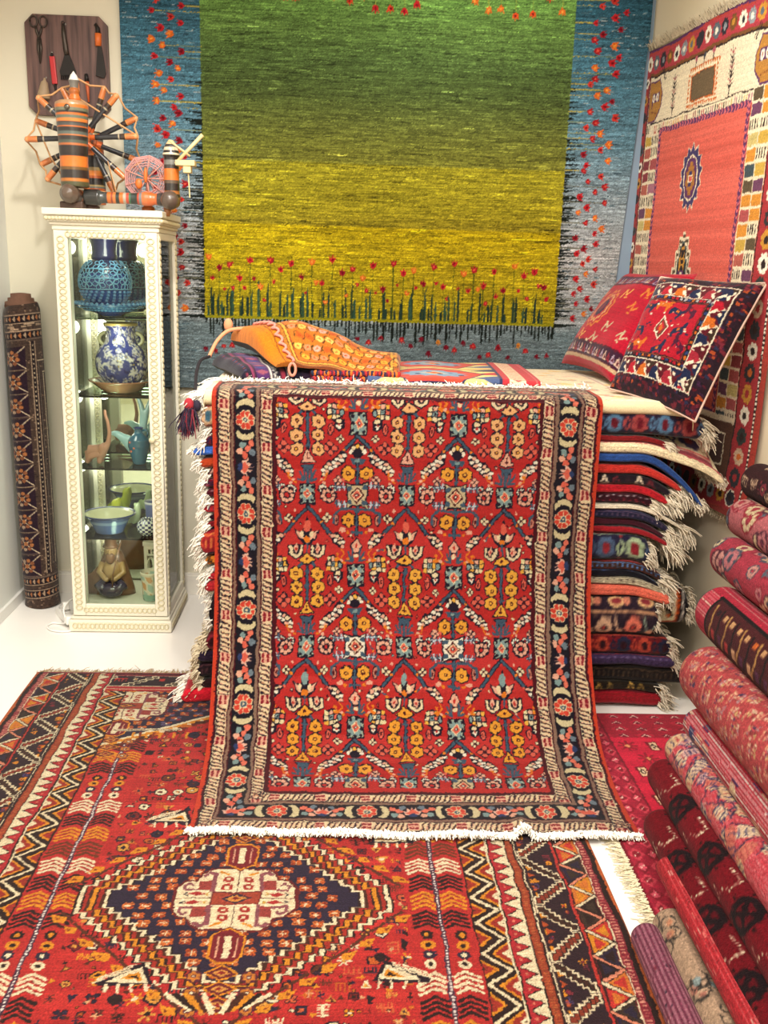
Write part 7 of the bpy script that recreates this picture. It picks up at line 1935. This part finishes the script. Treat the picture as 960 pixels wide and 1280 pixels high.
def build_rolls():
    wm = woven('pile_roll', noise=.2, scale=300, bump=.7, sheen=.04)
    N = .75
    D = [
     ('purple pink knotted roll lying lowest on the floor', (.738, .043), .034, 1.93, 'a86a7c', 'knots', '5a3a4a'),
     ('beige roll with thin dark scrolls, second from the floor', (.808, .047), .041, 1.97, 'b89a80', 'pale', 'a08870'),
     ('thin plain rose red roll between the beige and the maroon rolls', (.838, .118), .029, 2.09, 'b02c34', 'rose', '8a2028'),
     ('lower maroon roll with black octagons and white dashed hooks', (.876, .125), .047, 2.27, '6e0f1a', 'turkmen', '5a0c14'),
     ('upper maroon roll with white dashed hooks, below the pink blotched roll', (.923, .196), .047, 2.41, '74101c', 'turkmen', '4a0c12'),
     ('salmon pink roll with pale blotches and navy dashes', (.971, .265), .047, 2.43, 'c84450', 'blobs', 'b03a44'),
     ('thin red roll with white pinstripes and navy marks', (1.02, .336), .043, 2.45, 'b82a3c', 'pinstripe', 'a82a3a'),
     ('thick salmon roll covered in rows of small pale motifs', (1.07, .445), .085, 2.55, 'b4484a', 'rows', '9a3a40'),
     ('thick rose red roll with fine weft lines and a dark patterned band', (1.153, .580), .082, 2.70, 'b82a40', 'lined', '8a2030'),
     ('pink flowered roll with cream blossoms, third from the top', (1.215, .715), .064, 2.83, 'b03a4c', 'flowers', '9a2a3a'),
     ('light pink roll with a large cream flower, near the top of the stack', (1.29, .815), .060, 2.93, 'c06a70', 'flowers', '8a2a3a'),
     ('dark brown and cream patterned roll, topmost of the stack', (1.36, .915), .058, 3.02, '3a1a1e', 'dark', '3a1a1e'),
    ]
    for i, (lab, c, r, yf, bg, kind, ec) in enumerate(D):
        rolled(lab, c, r, yf, N, unrolled(yf - N, r, bg, 40 + i, kind), wm, i, endcol=ec)
def build_corner():
    # dark rug roll standing in the back left corner
    L, r = 1.355, .074; G = 2 * pi * r
    cv = Cv(G, L, 520, '3c2e28'); g = random.Random(3)
    BK, TN, OR, CR = '1c1418', '98806a', '9a6038', 'b8a488'
    for k in range(2600): cv.box(g.uniform(0, G), g.uniform(0, L), .008, .006, g.choice(['5e4a3c', '2a1e1c', '766050', '4a382e']))
    for y in (.06, .13, L - .07, L - .13):
        cv.rect(0, y - .022, G, y + .022, BK); cv.rect(0, y - .020, G, y - .016, TN); cv.rect(0, y + .016, G, y + .020, TN)
        for k in range(26): cv.at(k * .019, y).poly([(-.008, 0), (.002, -.012), (.004, 0), (.002, .012)], (TN, OR)[k % 2])
    for k in range(36): cv.box(g.uniform(0, G), g.uniform(.08, .11), .02, .006, TN)
    cx = G * .70
    for x0, w in ((cx - .10, .016), (cx + .075, .014)):
        cv.rect(x0, .16, x0 + w, L - .16, BK); y = .17
        while y < L - .17: cv.poly([(x0 + .002, y), (x0 + w / 2, y + .012), (x0 + w - .002, y), (x0 + w / 2, y + .005)], CR); y += .02
        cv.rect(x0 - .004, .16, x0 - .001, L - .16, TN); cv.rect(x0 + w + .001, .16, x0 + w + .004, L - .16, TN)
    for q in range(3):      # nested frame lines round the inner panel
        x0 = cx + .098 + q * .022; cv.rect(x0, .24 + q * .05, x0 + .010, L - .2, BK); cv.rect(x0 + .003, .245 + q * .05, x0 + .006, L - .2, CR); cv.rect(x0, .24 + q * .05, cx + .2, .25 + q * .05, BK); cv.rect(x0, .243 + q * .05, cx + .2, .246 + q * .05, CR)
    y = .175
    while y < L - .22:
        c = cv.at(cx - .012, y + .05)
        c.rect(-.062, -.048, .062, .048, '241620'); c.line([(-.06, -.046), (.06, .046)], .004, CR); c.line([(-.06, .046), (.06, -.046)], .004, CR)
        for t in range(8): c.ell(.030 * cos(t * pi / 4 + .2), .026 * sin(t * pi / 4 + .2), .011, .009, (OR, '7a4a30', TN)[t % 3], 6)
        c.dia(0, 0, .014, .012, OR); cv.rect(cx - .075, y + .098, cx + .05, y + .1, TN); y += .103
    cv.speckle(.10, .04, 2)
    na, nl = 170, 420; col = cv.sample(na, nl)
    a = np.linspace(0, 2 * pi, na, endpoint=False)[None, :]; t = np.linspace(0, 1, nl)[:, None]
    rr = r * (1 + .03 * np.sin(a * 3 + t * 5) + .07 * np.clip((t - .93) / .07, 0, 1) * np.sin(t * 90) * .4 + .05 * np.exp(-((t - .86) / .02) ** 2) * np.sin(a * 2)) + .006 * a / (2 * pi)
    rr = rr * (1 - .10 * np.clip(1 - t / .02, 0, 1))
    lean = (1 - t)
    X = rr * np.cos(a) - .034 * lean; Y = rr * np.sin(a) + .055 * lean; Z = L * (1 - t) + .0 * a + .01 * np.cos(a)
    Z = np.maximum(Z, .002)
    o = empty('rolled_rug', (-1.368, 4.275, 0), 'dark brown rug roll standing upright in the corner left of the white cabinet', 'rug')
    link('roll_body', grid_mesh('roll_body', np.stack([X, Y, Z], -1), col, flip=False, close_u=True), woven('pile_corner_roll', noise=.2, scale=300, bump=.5), o)
    bm = bmesh.new(); m = Matrix.Translation((-.034, .055, 0))
    b_lathe(bm, [(.070, L - .01), (.066, L + .012), (.055, L + .014), (.054, L + .028), (.043, L + .030), (.042, L + .046), (.028, L + .048), (.01, L + .05), (0, L + .05)], 40, M=m)
    bm_obj('roll_end', bm, plain('roll_end_brown', '6a4a3a', .95, noise=.2, nscale=90, bump=.6), o, True)
    # white socket strip and its lead on the floor
    o = empty('power_strip', (-1.20, 4.06, 0), 'white power strip with a coiled lead, on the floor beside the cabinet foot', 'power strip')
    wh = plain('plastic_white', 'efece6', .35)
    bm = bmesh.new(); M = Matrix.Rotation(radians(-62), 4, 'Z') @ Matrix.Rotation(radians(-6), 4, 'Y')
    b_box(bm, -.11, -.026, .004, .11, .026, .042, M); bm_obj('strip_body', bm, wh, o, False, .008, 3)
    for k in range(3):
        bm = bmesh.new(); b_lathe(bm, [(.0, .0425), (.017, .0425), (.019, .0455), (.0165, .0455), (.015, .043), (0, .043)], 18, -.065 + k * .06, 0, M); bm_obj('socket', bm, plain('socket_grey', 'c8c4bc', .4), o, True)
    bm = bmesh.new(); b_box(bm, -.012, -.012, 0, .012, .012, .035, M @ Matrix.Translation((-.005, 0, .047))); bm_obj('plug', bm, wh, o, False, .004)
    bm = bmesh.new(); pts = [(.05, -.10, .02), (.065, -.125, .008), (.03, -.15, .006), (-.03, -.135, .006), (-.06, -.09, .006), (-.05, -.05, .006), (-.01, -.06, .008), (.02, -.09, .03), (.0, -.04, .07), (.02, .03, .09), (.045, .08, .05), (.05, .15, .006), (.0, .25, .006)]
    b_tube(bm, [tuple(p) for p in crom(pts, 8)], .0042, 8); bm_obj('lead', bm, wh, o, True)
build_room(); build_light(); build_camera()
build_hangings(); build_main_rug(); build_floor_rugs()
for fn in ('build_stack', 'build_ontop', 'build_rolls', 'build_cabinet', 'build_wheel', 'build_board', 'build_corner'):
    if fn in globals(): globals()[fn]()
bpy.context.view_layer.update()
